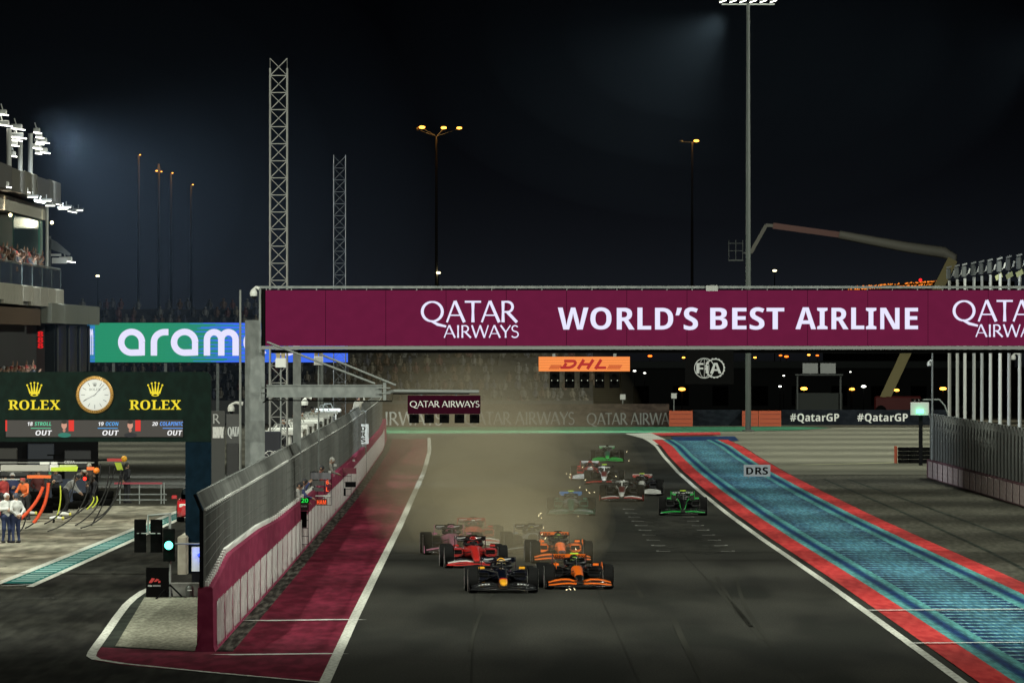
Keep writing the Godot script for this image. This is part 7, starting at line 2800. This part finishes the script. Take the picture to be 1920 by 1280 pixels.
func people():
	var skin = Color(.32, .19, .13)
	var white = Color(.55, .55, .54)
	var navy = Color(.018, .028, .085)
	var dark = Color(.014, .014, .016)
	var crew = {"skin": skin, "top": white, "legs": navy, "shoes": dark, "hair": Color(.55, .55, .56)}
	var crew2 = {"skin": skin, "top": white, "legs": navy, "shoes": dark, "hair": Color(.06, .07, .1)}
	person(human("folded", crew), gd(11, 1018), .5, "person in a white jacket and navy trousers with folded arms and pale cap")
	person(human("behind", crew2), gd(29, 1018), -2.5, "person in a white jacket and navy trousers turned away beside another")
	var black = {"skin": skin, "top": dark, "legs": dark, "shoes": dark, "hair": dark}
	person(human("behind", black), gd(237, 943), 2.2, "person in black standing alone under the yellow tipped boom")
	var grey = {"skin": skin, "top": Color(.2, .19, .17), "legs": Color(.03, .03, .035), "shoes": dark, "hair": Color(.4, .4, .38)}
	var bent = human("bent", grey)
	person(bent, gd(136, 946), 1.2, "person in a grey jacket bending beside the navy banner")
	var dk = {"skin": skin, "top": Color(.05, .03, .02), "legs": dark, "shoes": dark, "hair": Color(.5, .48, .4)}
	person(human("folded", dk), gd(166, 944), .6, "person in a dark suit and pale helmet near the orange boom tip")
	person(human("bent", dk), gd(174, 946), -.8, "person in a dark suit bending over the air hoses")
	person(human("behind", {"skin": skin, "top": Color(.10, .02, .02), "legs": dark, "shoes": dark, "hair": dark}), gd(70, 962), .3, "person in a dark red top standing behind the orange hoses")
	person(human("folded", {"skin": skin, "top": Color(.02, .02, .03), "legs": dark, "shoes": dark, "hair": Color(.1, .1, .1)}), gd(104, 955), -.4, "person in dark clothes standing before the equipment racks")
	var extra = [["person in a red top and cap standing beside the tool chest", Color(.30, .03, .03), 6, 972, .9], ["person in an orange top leaning by the lowest boom", Color(.5, .10, .02), 48, 975, -.5], ["person in a navy suit waiting behind the white jackets", Color(.02, .03, .09), 22, 968, .2], ["person in a pale grey suit under the middle boom", Color(.3, .3, .3), 122, 962, 1.4], ["person in a green top beside the navy banner", Color(.03, .12, .06), 88, 950, -1.0]]
	for q in extra.size():
		var e = extra[q]
		person(human(["behind", "lean", "folded", "bent", "behind"][q], {"skin": skin, "top": e[1], "legs": dark, "shoes": dark, "hair": [dark, Color(.3, .05, .04), Color(.5, .5, .5)][q % 3]}, .03), gd(e[2], e[3]), e[4], e[0])
	# on the pit wall
	var blue = {"skin": skin, "top": Color(.02, .035, .11), "legs": Color(.03, .03, .04), "shoes": dark, "hair": dark}
	var grey2 = {"skin": skin, "top": Color(.24, .24, .23), "legs": dark, "shoes": dark, "hair": dark}
	var lean_b = human("lean", blue)
	var lean_g = human("lean", grey2)
	var wallp = func(d, mesh, label):
		person(mesh, Vector3(pw(d) - .36, .62, Z0 - d), PI / 2, label)
	var plat := MB.new()
	plat.box(Vector3(0, .3, 0), Vector3(.5, .6, 130.0))
	var po = part("wall_step", plat, M.grey_wall, self, Vector3(pw(640) - .75, 0, Z0 - 640))
	tag(po, "long grey concrete step behind the pit wall", "step")
	wallp.call(577.0, lean_g, "person in a light grey shirt leaning at the wall behind the green numbered board")
	wallp.call(592.0, lean_b, "person in a navy shirt leaning at the wall between the first two boards")
	wallp.call(626.0, human("lean", black), "person in black leaning at the wall behind the orange lit board")
	wallp.call(700.0, human("lean", grey), "person in a grey brown jacket leaning at the wall near the maroon topped board")
	wallp.call(606.0, human("phone", blue, .03), "person in a navy shirt pointing a camera over the wall between the boards")
	wallp.call(655.0, human("lean", {"skin": skin, "top": Color(.22, .03, .03), "legs": dark, "shoes": dark, "hair": dark}, .03), "person in a red shirt leaning over the wall past the orange lit board")
	# a marshal standing high beside the zone board, and crew on the stands
	var mk = {"skin": skin, "top": Color(.32, .30, .24), "legs": Color(.2, .19, .16), "shoes": dark, "hair": dark}
	var pl := MB.new()
	pl.box(Vector3(0, 1.2, 0), Vector3(.9, 2.4, .9))
	var ms = thing("marshal_stand", "grey marshal stand beside the white upright letter board", "stand", Vector3(at(671, 0, 905).x, 0, Z0 - 905))
	part("base", pl, M.grey_wall, ms)
	for x in [-.42, .42]:
		pl = MB.new()
		pl.bar(Vector3(x, 2.4, .42), Vector3(x, 3.4, .42), .05, .05)
		part("rail_post", pl, M.steel, ms)
	pl = MB.new()
	pl.bar(Vector3(-.42, 3.4, .42), Vector3(.42, 3.4, .42), .05, .05)
	part("rail", pl, M.steel, ms)
	person(human("cheer", mk), ms.position + Vector3(0, 2.4, 0), .4, "person in pale overalls standing high beside the white letter board")
	var i = 0
	for e in [[664.0, black, "person in black sitting high on the pit wall stand nearest the gantry"], [706.0, grey, "person in a grey jacket on the pit wall stand under the dome camera"], [728.0, mk, "person in pale overalls on a middle pit wall stand"], [775.0, mk, "person in pale overalls on a far pit wall stand"]]:
		person(human("phone" if i % 2 else "behind", e[1], .03), Vector3(pw(e[0]) - 1.7, 2.35, Z0 - e[0] - 3.0), .4 * i, e[2])
		var pf := MB.new()
		pf.box(Vector3(0, 1.17, 0), Vector3(.9, 2.34, .7))
		var o = part("stand_box", pf, M.matt_black, self, Vector3(pw(e[0]) - 1.7, 0, Z0 - e[0] - 3.0))
		tag(o, ["black platform box under the person in black", "black platform box under the person in a grey jacket", "black platform box under the middle person in pale overalls", "black platform box under the far person in pale overalls"][i], "platform")
		i += 1
	# the terrace crowd
	var tops = [Color(.30, .29, .27), Color(.03, .03, .04), Color(.22, .05, .04), Color(.10, .11, .14), Color(.42, .40, .36), Color(.12, .07, .05)]
	var meshes = []
	for k in 8:
		meshes.append(human(["phone", "cheer", "folded", "phone", "behind"][k % 5], {"skin": skin, "top": tops[k % 6], "legs": Color(.04, .04, .05), "shoes": dark, "hair": [Color(.02, .015, .012), Color(.10, .05, .03), Color(.4, .4, .4), Color(.25, .04, .03)][k % 4], "sleeve": skin}, .035))
	var n = 0
	for k in 46:
		var d = 786.0 + 1.95 * k
		var row = k % 3
		var pos = Vector3(-24.0 - .2 * row - rng.randf_range(0, .12), 9.71 + .1 * row, Z0 - d)
		person(meshes[(k * 3 + row) % 8], pos, PI / 2 + rng.randf_range(-.5, .5), "spectator standing at the glass balustrade of the pit building terrace", "spectators on the terrace")
		n += 1
	for k in 16:
		var d = 800.0 + 3.2 * k
		person(meshes[(k * 5) % 8], Vector3(-24.05 + .25 * (k % 2), 4.15, Z0 - d), PI / 2 + rng.randf_range(-.5, .5), "spectator standing on the lower balcony above the green arch", "spectators on the lower balcony")
	var bal := MB.new()
	bal.box(Vector3(0, 4.0, 0), Vector3(1.6, .28, 60.0))
	var bo = part("balcony_slab", bal, M.grey_wall, self, Vector3(-24.0, 0, Z0 - 826.0))
	tag(bo, "lower balcony slab of the pit building above the green arch", "balcony")


# ---------- dust thrown up behind the leading cars ----------
func dust():
	var spots = [
		# px, py, distance, half width, half height, half length, density
		[880, 900, 700, 4.6, 3.6, 80, .0011], [850, 850, 800, 5.0, 4.2, 90, .0009], [930, 830, 900, 6.0, 4.4, 100, .0007], [850, 800, 1050, 7.0, 4.5, 120, .00030], [930, 800, 1100, 9.0, 5.5, 140, .00024], [880, 780, 1180, 12.0, 7.0, 150, .00016],
		[1010, 900, 740, 4.8, 3.0, 70, .0008], [820, 905, 740, 2.2, 1.6, 30, .0015], [950, 780, 880, 3.0, 2.2, 50, .0006],
	]
	# thin night haze in front of the roof floodlights and below the tall mast's lamps, thinning outwards
	for e in [[130, 350, 880, 19.0, 15.0, 60.0, .00011, "bluish haze lit by the pit building floodlights"], [1345, 60, 1350, 26.0, 15.0, 60.0, .000030, "faint haze lit by the tall floodlight mast"]]:
		for k in 3:
			var f := FogVolume.new()
			f.name = numbered("light_haze")
			f.shape = RenderingServer.FOG_VOLUME_SHAPE_ELLIPSOID
			f.size = Vector3(e[3], e[4], e[5]) * [2.0, 1.45, .95][k]
			var m := FogMaterial.new()
			m.density = e[6]
			m.albedo = Color(.72, .84, .98)
			f.material = m
			add_child(f)
			f.position = at(e[0], e[1], e[2])
			tag(f, e[7], "haze", "haze before the floodlights", "stuff")
	# fresh dust behind the leaders, each puff thinning outwards
	for e in [[925, 955, 612, 4.4, 2.7, 40, .0042], [900, 985, 574, 3.2, 1.6, 16, .0085], [1010, 985, 557, 2.7, 1.7, 12, .0080], [965, 1000, 557, 2.8, 1.5, 10, .010], [1035, 1020, 541, 2.0, 1.0, 5.5, .012]]:
		for k in 3:
			var q = [1.0, .74, .46][k]
			spots.append([e[0] + 9.0 * (k - 1), e[1] + 6.0 * k, e[2], e[3] * q, e[4] * q, e[5] * q, e[6] * .5])
	for e in spots:
		var f := FogVolume.new()
		f.name = numbered("dust_cloud")
		f.shape = RenderingServer.FOG_VOLUME_SHAPE_ELLIPSOID
		f.size = Vector3(e[3], e[4], e[5]) * 2.0
		var m := FogMaterial.new()
		m.density = e[6]
		m.albedo = Color(.92, .855, .715)
		f.material = m
		add_child(f)
		f.position = at(e[0], e[1], e[2])
		tag(f, "brown dust cloud hanging over the track behind the leading cars", "dust", "dust clouds over the track", "stuff")
